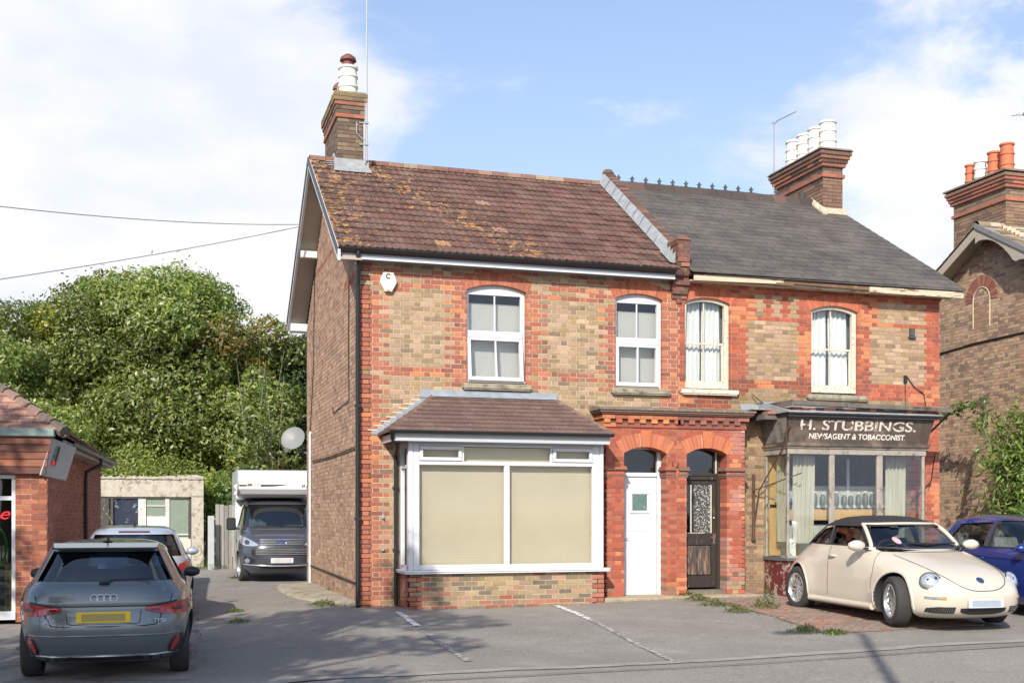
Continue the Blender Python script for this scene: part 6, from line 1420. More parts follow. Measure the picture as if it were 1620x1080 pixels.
for sd in (-1, 1):
    y0_ = sd*.605; o_ = []
    # headlight dome
    q = MB(); nrm = Vector((.80, sd*.42, .42)).normalized(); c0 = Vector((SB.front(y0_, .61)-.03, y0_, .615))
    a_ = nrm.cross(Vector((0, 0, 1))).normalized(); b_ = a_.cross(nrm).normalized()
    for ri, (r_, h_) in enumerate(((1.0, -.03), (.97, .018), (.8, .040), (.55, .055), (.25, .062), (0, .063))):
        for k in range(28): tt = 2*math.pi*k/28; q.v.append(tuple(c0+a_*math.cos(tt)*.128*r_+b_*math.sin(tt)*.115*r_+nrm*(h_+.0)))
    for ri in range(5):
        for k in range(28): k2 = (k+1) % 28; q.f.append((ri*28+k, ri*28+k2, ri*28+28+k2, ri*28+28+k)); q.c.append((1, 1, 1))
    hl = obj('headlight', q, M_lamp, t, smooth=60, local=True)
    q = MB(); ringp = [tuple(c0+a_*math.cos(k*2*math.pi/28)*.130+b_*math.sin(k*2*math.pi/28)*.117+nrm*.012) for k in range(29)]; q.tube(ringp, .008, 6); obj('headlight_rim', q, M_trim, hl, local=True)
    for dx_, dz_, rr_ in ((.03, .0, .05), (-.055, .02, .032)):
        q = MB(); cc = c0+a_*dx_+b_*dz_+nrm*.058
        for k in range(16): q.v.append(tuple(cc+a_*math.cos(k*math.pi/8)*rr_+b_*math.sin(k*math.pi/8)*rr_+nrm*(-.008)))
        q.v.append(tuple(cc+nrm*.008))
        for k in range(16): q.f.append((k, (k+1) % 16, 16)); q.c.append((1, 1, 1))
        obj('headlight_lens', q, M_lampd, hl, local=True)
    # side lamp in bumper
    q = MB(); strip(q, ff, [(sd*y, .40, .43) for y in np.linspace(.52, .70, 8)], 1, (.010, sd*.006, 0)); obj('indicator', q, M_lamp, t, local=True); q = MB(); strip(q, ff, [(sd*y, .40, .43) for y in np.linspace(.52, .57, 4)], 1, (.013, sd*.008, 0)); obj('indicator_lens', q, M_amb, t, local=True)
    q = MB(); strip(q, ff, [(sd*y, .215+max(0, y-.60)*.15, .30-max(0, y-.6)*.25) for y in np.linspace(.40, .68, 12)], 2, (.006, sd*.004, 0)); gr_ = obj('lower_vent', q, M_trim, t, local=True)
    q = MB()
    for y in np.linspace(.42, .66, 11): q.tube([(SB.front(y, z)+.012, sd*y, z) for z in (.225, .29)], .004, 4)
    obj('vent_fins', q, mat('grey_fin', (.12,.12,.12), .5), gr_, local=True)
    # sill, door handle, seams
    q = MB(); q.tube([(x, sd*(SB.side(x, .22)+.012), .215) for x in np.linspace(-.82, .82, 9)], .045, 8); obj('side_skirt', q, M_cream, t, smooth=60, local=True)
    q = MB(); hx = -.22; q.tube([(hx-.07, sd*(SB.side(hx, .86)+.0), .86), (hx-.055, sd*(SB.side(hx, .86)+.035), .862), (hx+.055, sd*(SB.side(hx, .86)+.035), .862), (hx+.07, sd*(SB.side(hx, .86)), .86)], .016, 8); obj('door_handle', q, M_cream, t, smooth=60, local=True)
    seam(t, [fs_(sd)(-.33-.0*z, z) for z in np.linspace(.30, .99, 12)], name='door_seam'); seam(t, [fs_(sd)(.80-.25*max(0, z-.75)**1.0, z) for z in np.linspace(.45, .97, 10)], name='door_seam')
    arcp = []
    for a in np.linspace(R(2), R(178), 24):
        for xx in (1.26, ): arcp.append((xx+math.cos(a)*.57, .36+math.sin(a)*.50))
    for wx in (1.26, -1.24):
        q = MB(); q.tube([(wx+math.cos(a)*.392, sd*(SB.side(wx+math.cos(a)*.392, .33+math.sin(a)*.39)-.008), .331+math.sin(a)*.385) for a in np.linspace(R(-12), R(192), 26)], .019, 8); obj('arch_lip', q, M_cream, t, smooth=60, local=True)
    seat(t, -.12, sd*.34, .55)
    q = MB(); q.lathe([(0, 0), (.04, .0), (.042, .01), (0, .012)], (0, 0, 0), 'z', 6)
    # tail lamp
    q = MB(); strip(q, frr, [(sd*y, a, b) for y, a, b in ell(.56, .66, .085, .085, 10)], 4, (-.02, sd*.01, 0)); obj('tail_light', q, M_red, t, local=True)
# bonnet seam: wide U
pts = []
for a in np.linspace(-1, 1, 41):
    yy = a*.60; zz = .50+.42*abs(a)**3.0; pts.append((SB.front(yy, zz)+.001, yy, zz))
seam(t, pts, .006, 'bonnet_seam')
seam(t, [(SB.front(y, .955)+.0, y, .955) for y in np.linspace(-.64, .64, 17)], .007, 'bonnet_seam')
q = MB(); strip(q, ff, [(y, .195+.05*(abs(y)/.34)**4, .285) for y in np.linspace(-.335, .335, 17)], 2, (.006, 0, 0)); obj('lower_grille', q, M_trim, t, local=True)
plate(t, lambda y, z: SB.front(y, z)+.012, .345, M_plate_w, smudge=M_pb1, h=.115)
q = MB(); zc_ = .625; nx = SB.front(0, zc_); sl_ = (SB.front(0, zc_+.03)-SB.front(0, zc_-.03))/.06; nv_ = Vector((1, 0, -sl_)).normalized(); av = Vector((0, 1, 0)); bv = nv_.cross(av).normalized(); cv = Vector((nx, 0, zc_))
def disc(mb, c, a, b, n, r0, r1, h, k=28):
    o = len(mb.v)
    for r_, hh in ((r0, h), (r1, h), (r1, h-.012)):
        for i in range(k): tt = 2*math.pi*i/k; mb.v.append(tuple(c+a*math.cos(tt)*r_+b*math.sin(tt)*r_+n*hh))
    for j in range(2):
        for i in range(k): i2 = (i+1) % k; mb.f.append((o+j*k+i, o+j*k+i2, o+j*k+k+i2, o+j*k+k+i)); mb.c.append((1, 1, 1))
disc(q, cv, av, bv, nv_, .0, .050, .008); bd_ = obj('badge', q, mat('badge_blue', (.02,.03,.12), .3), t, local=True)
q = MB(); disc(q, cv, av, bv, nv_, .046, .054, .011)
def stroke(mb, pts, w, c, a, b, n, h=.0105):
    for (x0, y0), (x1, y1) in zip(pts[:-1], pts[1:]):
        p, r_ = c+a*x0+b*y0+n*h, c+a*x1+b*y1+n*h; d = (r_-p).normalized(); s_ = n.cross(d)*w/2; mb.add([p-s_, r_-s_, r_+s_, p+s_], [(0, 1, 2, 3)])
u_ = 1 if bv.z > 0 else -1
for pts in ([(-.018, .040*u_), (0, .006*u_), (.018, .040*u_)], [(-.040, .020*u_), (-.018, -.036*u_), (0, .0*u_), (.018, -.036*u_), (.040, .020*u_)]): stroke(q, pts, .007, cv, av, bv, nv_)
obj('badge_emblem', q, M_chrome, bd_, local=True)
for sd in (-1, 1): mirror(t, .56, sd*.80, 1.03, M_cream, sd, 1.15)
q = MB(); q.bbox(.45, .86, -.60, .60, .80, .925, .03); q.tube([(.42+.0, -.34+.17*math.sin(a), .93+.17*math.cos(a)) for a in np.linspace(0, 6.28, 20)], .014, 6); obj('dashboard', q, MATS['cabin_dark'], t, local=True)
q = MB(); strip(q, lambda y, z: (SB.front(y, z)+.0, y, z), [(y, a, b) for y, a, b in ell(-.40, 1.105, .045, .045, 10)], 2, (-.010, 0, 0), .002); obj('tax_disc', q, mat('pink_sticker', (.75,.35,.38), .5), t, local=True)
q = MB(); q.tube([(SB.front(-.05, 1.05)+.02, -.05, 1.05), (SB.front(.5, 1.06)+.02, .5, 1.07)], .009, 5); q.tube([(SB.front(-.55, 1.05)+.02, -.55, 1.05), (SB.front(.0, 1.06)+.02, .0, 1.07)], .009, 5); obj('wiper', q, M_trim, t, local=True)
# driver, seen through the side window: head and shoulders turned to the wheel
dv_ = thing('person', 'person with long auburn hair and dark top sitting at the wheel of the cream convertible', 'person', (bx, by, g(bx, by)), R(-91.5))
def skin_body(parent, name, joints, edges, m, sub=2):
    me = bpy.data.meshes.new(name); me.from_pydata([j[:3] for j in joints], edges, []); o = bpy.data.objects.new(name, me); COL.objects.link(o)
    sk = o.modifiers.new('s', 'SKIN'); su = o.modifiers.new('u', 'SUBSURF'); su.levels = su.render_levels = sub
    for v, j in zip(me.skin_vertices[0].data, joints): v.radius = (j[3], j[4] if len(j) > 4 else j[3])
    me.skin_vertices[0].data[0].use_root = True
    bpy.context.view_layer.update(); dg = bpy.context.evaluated_depsgraph_get(); r = bpy.data.meshes.new_from_object(o.evaluated_get(dg), depsgraph=dg); bpy.data.objects.remove(o)
    r.polygons.foreach_set('use_smooth', [True]*len(r.polygons)); return obj(name, r, m, parent, local=True)
J = [(-.12,-.34,.68,.15,.12), (-.16,-.34,.88,.15,.11), (-.18,-.34,1.02,.12,.09), (-.16,-.34,1.08,.05), (-.13,-.34,1.17,.075,.085), (-.12,-.34,1.26,.08,.095), (-.13,-.34,1.32,.05),
     (-.16,-.16,1.01,.055), (-.02,-.14,.84,.043), (.18,-.20,.92,.032), (.26,-.22,.97,.028), (-.16,-.52,1.01,.055), (-.02,-.54,.84,.043), (.18,-.50,.92,.032), (.26,-.46,.97,.028), (.15,-.25,.62,.08), (.5,-.25,.66,.06), (.15,-.43,.62,.08), (.5,-.43,.66,.06), (-.03,-.34,1.205,.012)]
skin_body(dv_, 'body', J, [(0,1),(1,2),(2,3),(3,4),(4,5),(5,6),(2,7),(7,8),(8,9),(9,10),(2,11),(11,12),(12,13),(13,14),(0,15),(15,16),(0,17),(17,18),(4,19)], mat('skin', (.50,.28,.20), .5, var=.05))
q = MB(); q.grid(lambda s, t_: (-.15+.12*math.cos(R(60+240*s))*(.6+.6*math.sin(min(1, t_*1.2)*math.pi*.5)), -.34+.12*math.sin(R(60+240*s))*(.5+.6*math.sin(min(1, t_*1.2)*math.pi*.5)), 1.37-.36*t_), 16, 8); obj('hair', q, mat('auburn_hair', (.20,.07,.035), .6, var=.3, scale=40, stretch=(1, 1, .2)), dv_, smooth=True, local=True)
skin_body(dv_, 'top', [(-.12,-.34,.66,.17,.14), (-.16,-.34,.88,.165,.125), (-.18,-.34,1.00,.13,.10), (-.16,-.15,1.0,.065), (-.05,-.14,.88,.058), (-.16,-.53,1.0,.065), (-.05,-.54,.88,.058)], [(0,1),(1,2),(2,3),(3,4),(2,5),(5,6)], mat('dark_top', (.03,.03,.04), .9))
# ---------------- GREY HATCHBACK seen from behind (left foreground)
rows = [(.19,-1.80,1.80,.74,5,4),(.26,-1.93,1.92,.82,4.6,3.6),(.40,-1.99,2.0,.855,4.4,3.4),(.55,-2.0,2.0,.87,4.4,3.3),(.68,-1.965,1.95,.872,4.6,3.2),(.745,-1.935,1.82,.868,5.0,3.2),(.80,-1.935,1.6,.862,5.2,3.2),(.88,-1.90,1.25,.845,5.0,3.4),(.945,-1.855,.98,.815,4.6,3.6),
        (.99,-1.81,.82,.775,4.4,3.8),(1.08,-1.735,.62,.725,4.2,3.8),(1.20,-1.63,.36,.66,4.0,3.8),(1.29,-1.55,.15,.61,4.0,3.6),(1.345,-1.48,-.02,.565,3.8,3.4),(1.385,-1.32,-.22,.49,3.4,3.0),(1.41,-1.0,-.45,.36,3,2.8),(1.42,-.85,-.65,.15,2.4,2.4)]
SA = Shell(rows, bulges=[(-1.28,.5,.6,.36,.022),(1.28,.5,.6,.36,.022)])
M_agrey = mat('grey_blue_paint', (.14,.17,.18), .30, metal=.45, var=0, coat=1.0)
ax, ay = -3.56, -4.66
rw = [(-.66, 1.005), (.66, 1.005), (.52, 1.30), (-.52, 1.30)]
t = make_car('hatchback_car', 'grey blue hatchback seen from behind at the lower left with yellow plate', 'cars parked outside', (ax, ay, g(ax, ay+1)-.0), R(89), SA, M_agrey, .975, [[(-1.22, 1.0), (-.30, 1.0), (-.30, 1.30), (-1.08, 1.29)], [(-.24, 1.0), (.70, 1.0), (.20, 1.30), (-.24, 1.305)]],
    [(-.66, 1.02), (.66, 1.02), (.52, 1.31), (-.52, 1.31)], rw, (-1.28, 1.28), .315, .205, (-1.5, .85), arch=1.12, glass=G_cars, spokes=5)
t.scale = (.965, .965, .965)
ra = lambda y, z: (SA.rear(y, z), y, z)
for sd in (-1, 1):
    q = MB(); strip(q, ra, [(sd*y, a, b) for y, a, b in ((.845, .655, .80), (.80, .66, .805), (.72, .665, .79), (.64, .672, .775), (.56, .682, .765), (.48, .70, .757), (.40, .722, .748))], 4, (-.014, sd*.010, 0)); tl = obj('tail_light', q, M_red, t, smooth=40, local=True)
    q = MB(); strip(q, ra, [(sd*y, a, b) for y, a, b in ((.83, .70, .745), (.74, .705, .745), (.66, .71, .742))], 2, (-.019, sd*.013, 0)); strip(q, ra, [(sd*y, a, b) for y, a, b in ((.60, .70, .73), (.52, .71, .735), (.45, .72, .738))], 2, (-.019, 0, 0)); obj('lamp_lens', q, M_redd, tl, local=True)
    q = MB(); strip(q, ra, [(sd*y, .80, .84) for y in (.80, .70, .6, .5, .40)][::1], 1, (-.010, 0, 0)) if 0 else strip(q, ra, [(sd*y, a, b) for y, a, b in ((.84, .80, .825), (.7, .79, .81), (.55, .765, .785), (.42, .75, .765))], 1, (-.012, sd*.006, 0)); obj('lamp_top_trim', q, M_trim, tl, local=True)  # thin black strip along the upper edge of the tail lamp
    q = MB(); strip(q, ra, [(sd*y, a, b) for y, a, b in ((.795, .35, .45), (.76, .31, .455), (.72, .285, .44), (.67, .275, .40), (.63, .275, .33))], 3, (-.022, sd*.010, 0)); dv = obj('bumper_vent', q, M_trim, t, local=True)
    q = MB(); strip(q, ra, [(sd*y, a, b) for y, a, b in ((.725, .40, .445), (.70, .345, .44), (.66, .30, .38), (.635, .285, .32))], 2, (-.032, sd*.010, 0)); obj('reflector', q, M_red, dv, local=True)
    q = MB(); q.tube([(SA.rear(y, z)-.012, sd*y, z) for y, z in ((.755, .45), (.70, .33), (.64, .27), (.5, .262), (0, .26))], .010, 6); obj('chrome_trim', q, mat('silver_trim', (.45,.47,.5), .3, metal=.6), t, local=True)
    mirror(t, .62, sd*.79, .98, M_trim, sd, .95)
    for wx in (1.28, -1.28):
        q = MB(); q.tube([(wx+math.cos(a)*.365, sd*(SA.side(wx+math.cos(a)*.365, .33+math.sin(a)*.37)-.008), .325+math.sin(a)*.365) for a in np.linspace(R(-12), R(192), 20)], .013, 6); obj('arch_lip', q, M_agrey, t, smooth=60, local=True)
    seam(t, [(x, sd*(SA.side(x, .30+(x+1.0)*0+z)+.0), z+.30) for x, z in ((-.27, 0), (-.27, .3), (-.27, .69))], name='door_seam'); seam(t, [(x, sd*(SA.side(x, z)), z) for x, z in ((-1.02, .97), (-1.0, .75), (-.86, .60), (-.82, .3))], name='door_seam')
    q = MB(); q.tube([(x, sd*(SA.side(x, .80)+.003), .795+.01*x) for x in np.linspace(-1.8, 1.3, 22)], .007, 5); obj('shoulder_crease', q, M_agrey, t, local=True)
    seat(t, -.05, sd*.36, .55); seat(t, -.95, sd*.33, .58)
    seam(t, [(SA.rear(y, z)-.001, sd*y, z) for y, z in ((.68, .97), (.66, .86), (.645, .80))], .005, 'tailgate_seam'); seam(t, [(SA.rear(y, z)-.001, sd*y, z) for y, z in ((.56, .69), (.54, .62), (.50, .575), (.40, .565), (.0, .562))], .006, 'tailgate_seam')
seam(t, [(SA.rear(y, .762)-.002, y, .762) for y in np.linspace(-.42, .42, 9)], .006, 'tailgate_seam')
q = MB(); strip(q, ra, [(y, .562+.02, .70) for y in np.linspace(-.33, .33, 9)], 2, (.0, 0, 0)) if 0 else q.tube([(SA.rear(y, z)-.001, y, z) for y, z in ((-.36, .72), (-.345, .60), (-.31, .585), (.31, .585), (.345, .60), (.36, .72))], .005, 5); obj('plate_recess_seam', q, M_trim, t, local=True)
q = MB(); strip(q, ra, [(y, .205, .258) for y in np.linspace(-.56, .56, 11)], 2, (-.004, 0, 0)); obj('diffuser', q, M_trim, t, local=True)
q = MB(); q.tube([(SA.rear(y, .47)-.004, y, .47) for y in np.linspace(-.80, .80, 21)], .010, 6); obj('bumper_crease', q, M_agrey, t, smooth=60, local=True)
q = MB(); strip(q, ra, [(y, .262, .275) for y in np.linspace(-.66, .66, 11)], 1, (-.010, 0, 0)); obj('bumper_strip', q, MATS['silver_trim'], t, local=True)
plate(t, lambda y, z: SA.rear(y, z)-.006, .655, M_plate_y, sgn=-1, smudge=M_pb2)
q = MB(); 
for k in range(4):
    yc = (k-1.5)*.062; q.tube([(SA.rear(0, .845)-.008, yc+.036*math.cos(a), .845+.036*math.sin(a)) for a in np.linspace(0, 2*math.pi, 17)], .0055, 5)
obj('badge', q, mat('badge_bright', (.7,.72,.74), .3, metal=.3, var=0), t, local=True)
lx = SA.rear(.5, .60)-.004
M_badge = mat('badge_silver', (.62,.64,.66), .35, metal=.2, var=0)
for s_, y_, sz, w_ in (('A1', .53, .075, .11), ('25 TFSI', -.49, .05, .22)):
    xx = SA.rear(y_, .615)-.012; place_text('badge_lettering', s_, sz, M_badge, t, (xx, y_, .615), (0, -1, 0), (-.05, 0, 1), w=w_, depth=.002, local=True)
# spoiler, wiper, aerial, third light
q = MB(); q.hexa([(-1.56,-.50,1.325),(-1.40,-.55,1.34),(-1.40,.55,1.34),(-1.56,.50,1.325),(-1.585,-.50,1.345),(-1.36,-.53,1.388),(-1.36,.53,1.388),(-1.585,.50,1.345)]); obj('spoiler', q, M_agrey, t, smooth=30, local=True)
q = MB(); q.box(-1.592, -1.57, -.52, .52, 1.328, 1.341); obj('spoiler_edge', q, M_trim, t, local=True)
q = MB(); q.hexa([(-1.28,-.012,1.40),(-1.12,-.02,1.405),(-1.12,.02,1.405),(-1.28,.012,1.40),(-1.29,-.002,1.475),(-1.26,-.003,1.475),(-1.26,.003,1.475),(-1.29,.002,1.475)]); q.bbox(-1.32, -1.08, -.045, .045, 1.395, 1.408, .005); obj('roof_aerial', q, M_trim, t, local=True)
q = MB(); q.tube([(SA.rear(0, 1.0)-.02, .02, 1.0), (SA.rear(.2, 1.03)-.02, -.10, 1.02), (SA.rear(.3, 1.035)-.02, -.45, 1.03)], .009, 5); q.tube([(SA.rear(0, 1.0)-.02, .05, .99), (SA.rear(0, 1.0)-.025, -.05, 1.0)], .02, 6); obj('wiper', q, M_trim, t, local=True)
q = MB(); q.tube([(SA.rear(y, z)-.003, y, z) for y, z in ((-.66, 1.005), (.66, 1.005), (.52, 1.30), (-.52, 1.30), (-.66, 1.005))], .010, 5); obj('window_seal', q, M_trim, t, local=True)
# ---------------- SILVER HATCHBACK behind it
rows = [(.20,-1.85,1.85,.74,5,4),(.30,-1.96,1.95,.82,4.6,3.8),(.50,-2.0,2.02,.86,4.4,3.6),(.66,-1.98,1.98,.865,4.4,3.4),(.78,-1.93,1.75,.86,4.4,3.4),(.88,-1.88,1.35,.84,4.6,3.4),(.95,-1.84,1.05,.81,4.6,3.6),(1.0,-1.80,.90,.775,4.6,3.8),
        (1.10,-1.74,.68,.73,4.4,3.8),(1.24,-1.64,.38,.67,4.2,3.6),(1.34,-1.56,.14,.61,4,3.6),(1.40,-1.46,-.08,.54,3.6,3.2),(1.435,-1.2,-.35,.42,3,3),(1.45,-.9,-.6,.2,2.5,2.5)]
SS_ = Shell(rows, bulges=[(-1.25,.5,.6,.36,.02),(1.25,.5,.6,.36,.02)]); M_silver = mat('silver_paint', (.46,.52,.60), .28, metal=.4, var=0, coat=1.0)
sx_, sy_ = -3.42, 1.25
t = make_car('hatchback_car', 'silver hatchback parked in front of the grey blue one beside the brick shop', 'cars parked outside', (sx_, sy_, g(sx_, sy_)), R(90), SS_, M_silver, .98, [[(-1.2, 1.01), (-.30, 1.01), (-.30, 1.33), (-1.1, 1.32)], [(-.24, 1.01), (.72, 1.01), (.22, 1.33), (-.24, 1.335)]],
    [(-.66, 1.03), (.66, 1.03), (.52, 1.34), (-.52, 1.34)], [(-.68, 1.0), (.68, 1.0), (.56, 1.32), (-.56, 1.32)], (-1.25, 1.25), .31, .20, (-1.5, .9), arch=1.13, glass=G_cars, spokes=6)
rs_ = lambda y, z: (SS_.rear(y, z), y, z)
for sd in (-1, 1):
    q = MB(); strip(q, rs_, [(sd*y, a, b) for y, a, b in ((.845, .74, .93), (.80, .74, .94), (.72, .75, .92), (.62, .78, .88))], 3, (-.014, sd*.012, 0)); obj('tail_light', q, M_red, t, smooth=40, local=True)
    mirror(t, .62, sd*.80, 1.0, M_silver, sd, 1.0); seat(t, -.05, sd*.36, .58); seat(t, -.95, sd*.33, .60)
q = MB(); strip(q, rs_, [(y, 1.352, 1.372) for y in np.linspace(-.22, .22, 7)], 1, (-.012, 0, 0)); obj('brake_light', q, M_redd, t, local=True)
q = MB(); q.tube([(-1.2, 0, 1.43), (-1.25, 0, 1.50)], [.02, .006], 6); q.bbox(-1.26, -1.12, -.03, .03, 1.425, 1.44, .004); obj('roof_aerial', q, M_trim, t, local=True)
plate(t, lambda y, z: SS_.rear(y, z), .60, M_plate_y, sgn=-1, smudge=M_pb2)
# ---------------- BLUE HATCHBACK at the right edge
rows = [(.19,-1.80,1.85,.74,5,3.6),(.28,-1.92,1.95,.82,4.6,3.2),(.45,-1.97,2.02,.855,4.4,3.0),(.62,-1.95,1.98,.865,4.4,2.9),(.75,-1.90,1.80,.86,4.4,2.9),(.85,-1.86,1.45,.85,4.4,3),(.93,-1.82,1.18,.825,4.4,3.4),(.99,-1.79,.98,.79,4.2,3.8),
        (1.10,-1.73,.74,.74,4,3.8),(1.24,-1.62,.40,.68,3.8,3.6),(1.36,-1.50,.06,.61,3.6,3.4),(1.43,-1.32,-.25,.50,3.2,3),(1.465,-1.0,-.5,.34,2.8,2.8),(1.475,-.85,-.65,.15,2.4,2.4)]
SF = Shell(rows, bulges=[(-1.24,.5,.6,.38,.03),(1.25,.5,.6,.38,.035)]); M_blue = mat('blue_paint', (.01,.028,.17), .25, metal=.2, var=0, coat=1.0)
fx_, fy_ = 9.50, -4.35
t = make_car('hatchback_car', 'bright blue hatchback at the right edge beyond the cream convertible', 'cars parked outside', (fx_, fy_, g(fx_, fy_)-.02), R(-90), SF, M_blue, .985, [[(-1.30, 1.02), (-.36, 1.0), (-.36, 1.36), (-1.05, 1.33)], [(-.29, 1.0), (.82, 1.0), (.30, 1.30), (.05, 1.375), (-.29, 1.385)]],
    [(-.68, 1.03), (.68, 1.03), (.52, 1.37), (-.52, 1.37)], [(-.6, 1.05), (.6, 1.05), (.5, 1.3), (-.5, 1.3)], (-1.24, 1.25), .315, .2, (-1.5, .95), arch=1.12, glass=G_car, spokes=5, steer=R(-8))
for sd in (-1, 1):
    mirror(t, .62, sd*.82, 1.0, M_blue, sd, 1.05); seat(t, -.1, sd*.36, .58, mat('grey_seat', (.2,.2,.2), .9)); seat(t, -.95, sd*.33, .60, MATS['grey_seat'])
    q = MB(); q.tube([(x, sd*(SF.side(x, .86-.03*x)+.002), .85-.05*x) for x in np.linspace(-1.6, 1.2, 18)], .012, 6); obj('shoulder_crease', q, M_blue, t, smooth=60, local=True)
    q = MB(); strip(q, lambda y, z: (SF.front(y, z), y, z), [(sd*y, a, b) for y, a, b in ((.80, .70, .84), (.72, .68, .82), (.6, .67, .76), (.5, .67, .70))], 3, (.012, sd*.010, 0)); obj('headlight', q, M_lamp, t, smooth=40, local=True)
    q = MB(); q.tube([(x, sd*(SF.side(x, .995)+.003), .995) for x in np.linspace(-1.3, .85, 12)], .010, 6); q.tube([(x, sd*(SF.side(x, z)+.004), z) for x, z in ((-.325, 1.0), (-.325, 1.2), (-.325, 1.385))], .028, 6); obj('window_trim', q, M_trim, t, local=True)
    q = MB(); q.tube([(-.45, sd*(SF.side(-.45, .82)), .83), (-.43, sd*(SF.side(-.45, .82)+.03), .83), (-.30, sd*(SF.side(-.45, .82)+.03), .83), (-.28, sd*(SF.side(-.3, .82)), .83)], .013, 6); obj('door_handle', q, M_blue, t, smooth=60, local=True)
    seam(t, [(x, sd*(SF.side(x, z)), z) for x, z in ((-.33, .3), (-.33, .6), (-.33, .97))], name='door_seam'); seam(t, [(x, sd*(SF.side(x, z)), z) for x, z in ((.86, .3), (.88, .6), (.82, .95))], name='door_seam')
plate(t, lambda y, z: SF.front(y, z), .40, M_plate_w, smudge=M_pb1)
# ---------------- MOTORHOME: dark grey van cab under a white overcab body
rows = [(.22,-1.6,2.22,.86,8,4.2),(.34,-1.6,2.36,.94,8,4.0),(.55,-1.6,2.42,.975,8,3.8),(.80,-1.6,2.40,.985,8,3.7),(.98,-1.6,2.30,.985,8,3.6),(1.10,-1.6,2.12,.975,8,3.6),(1.18,-1.6,1.90,.965,8,3.6),(1.24,-1.6,1.72,.95,8,3.8),
        (1.32,-1.6,1.60,.93,8,4),(1.5,-1.6,1.40,.89,8,4.2),(1.7,-1.6,1.18,.85,8,4.2),(1.84,-1.6,1.00,.81,8,4),(1.92,-1.6,.78,.75,8,3.6),(1.96,-1.6,.5,.62,8,3),(1.97,-1.4,.1,.3,5,3)]
SV = Shell(rows, bulges=[(1.45,.6,.62,.5,.03)]); M_van = mat('dark_metallic_paint', (.065,.072,.09), .30, metal=.3, var=0, coat=1.0)
vx, vy = -.22, 11.55
t = make_car('motorhome', 'dark grey van cab motorhome with white overcab body behind the left house', None, (vx, vy, g(-1, 11)), R(-91.5), SV, M_van, 1.27, [[(.35, 1.32), (1.32, 1.32), (.95, 1.78), (.45, 1.82)]],
    [(-.82, 1.30), (.82, 1.30), (.70, 1.84), (-.70, 1.84)], None, (1.45,), .345, .22, (-.2, 1.62), arch=1.12, glass=glassmat('van_glass', (.45,.55,.58), .12), spokes=8, steer=R(7))
t['category'] = 'motorhome'
if 'group' in t: del t['group']
fv = lambda y, z: (SV.front(y, z), y, z)
for sd in (-1, 1):
    q = MB(); strip(q, fv, [(sd*y, a, b) for y, a, b in ((.93, .93, 1.10), (.88, .885, 1.09), (.80, .86, 1.05), (.70, .855, 1.0), (.60, .86, .94), (.54, .875, .90))], 4, (.014, sd*.010, 0)); hl = obj('headlight', q, M_lamp, t, smooth=40, local=True)
    q = MB(); strip(q, fv, [(sd*y, a, b) for y, a, b in ell(.78, .95, .055, .055, 8)], 2, (.020, sd*.012, 0)); obj('headlight_lens', q, M_lampd, hl, local=True)
    q = MB(); strip(q, fv, [(sd*y, a, b) for y, a, b in ((.90, .42, .60), (.84, .40, .62), (.72, .42, .60), (.62, .50, .55))], 3, (.008, sd*.005, 0)); fo = obj('fog_surround', q, M_trim, t, local=True)
    q = MB(); strip(q, fv, [(sd*y, a, b) for y, a, b in ell(.78, .51, .055, .055, 8)], 2, (.018, sd*.010, 0)); obj('fog_light', q, M_lamp, fo, local=True)
    q = MB(); q.bbox(1.02, 1.17, sd*1.12-.11, sd*1.12+.11, 1.22, 1.52, .03); q.tube([(1.12, sd*.93, 1.26), (1.1, sd*1.06, 1.27)], .03, 8); obj('mirror', q, M_trim, t, smooth=40, local=True)
    seat(t, .55, sd*.45, .95, MATS['grey_seat'])
    q = MB(); strip(q, fv, [(sd*y, a, b) for y, a, b in ((.70, .70, .76), (.62, .63, .80), (.56, .60, .82))], 2, (.012, 0, 0)); obj('grille_end', q, M_trim, t, local=True)
q = MB(); strip(q, fv, [(y, .89, 1.02) for y in np.linspace(-.50, .50, 15)], 2, (.006, 0, 0)); gr1 = obj('upper_grille', q, M_trim, t, local=True)
q = MB()
for z in (.905, .955, 1.005): q.tube([(SV.front(y, z)+.018, y, z) for y in np.linspace(-.50, .50, 15)], .012, 6)
obj('grille_bars', q, MATS['silver_trim'], gr1, local=True)
q = MB(); strip(q, fv, [(y, .64+.0*abs(y), .83-.06*(abs(y)/.7)**3) for y in np.linspace(-.70, .70, 17)], 2, (.006, 0, 0)); gr2 = obj('lower_grille', q, M_trim, t, local=True)
q = MB()
for z in (.665, .705, .745, .785): q.tube([(SV.front(y, z)+.016, y, z) for y in np.linspace(-.60, .60, 15)], .009, 6)
obj('grille_bars', q, mat('grille_grey', (.2,.21,.23), .4), gr2, local=True)
q = MB(); strip(q, fv, [(y, .32, .38) for y in np.linspace(-.5, .5, 9)], 1, (.008, 0, 0)); obj('lower_intake', q, M_trim, t, local=True)
q = MB(); q.tube([(SV.front(y, .45)+.01, y, .42-.03*math.cos(y*2)) for y in np.linspace(-.86, .86, 17)], .016, 6); obj('bumper_lip', q, MATS['silver_trim'], t, smooth=60, local=True)
plate(t, lambda y, z: SV.front(y, z)+.01, .52, mat('van_plate', (.6,.58,.6), .5), smudge=mat('van_plate_smudge', (.5,.48,.5), .5), h=.12)
xx = SV.front(0, .955)+.028; q = MB(); q.v = [(xx, 0, .955)]+[(xx, .115*math.cos(a), .955+.048*math.sin(a)) for a in np.linspace(0, 2*math.pi, 25)[:-1]]; q.f = [(0, i, i % 24+1) for i in range(1, 25)]; q.c = [(1, 1, 1)]*24; bo = obj('badge', q, mat('oval_blue', (.02,.04,.25), .25), t, local=True)
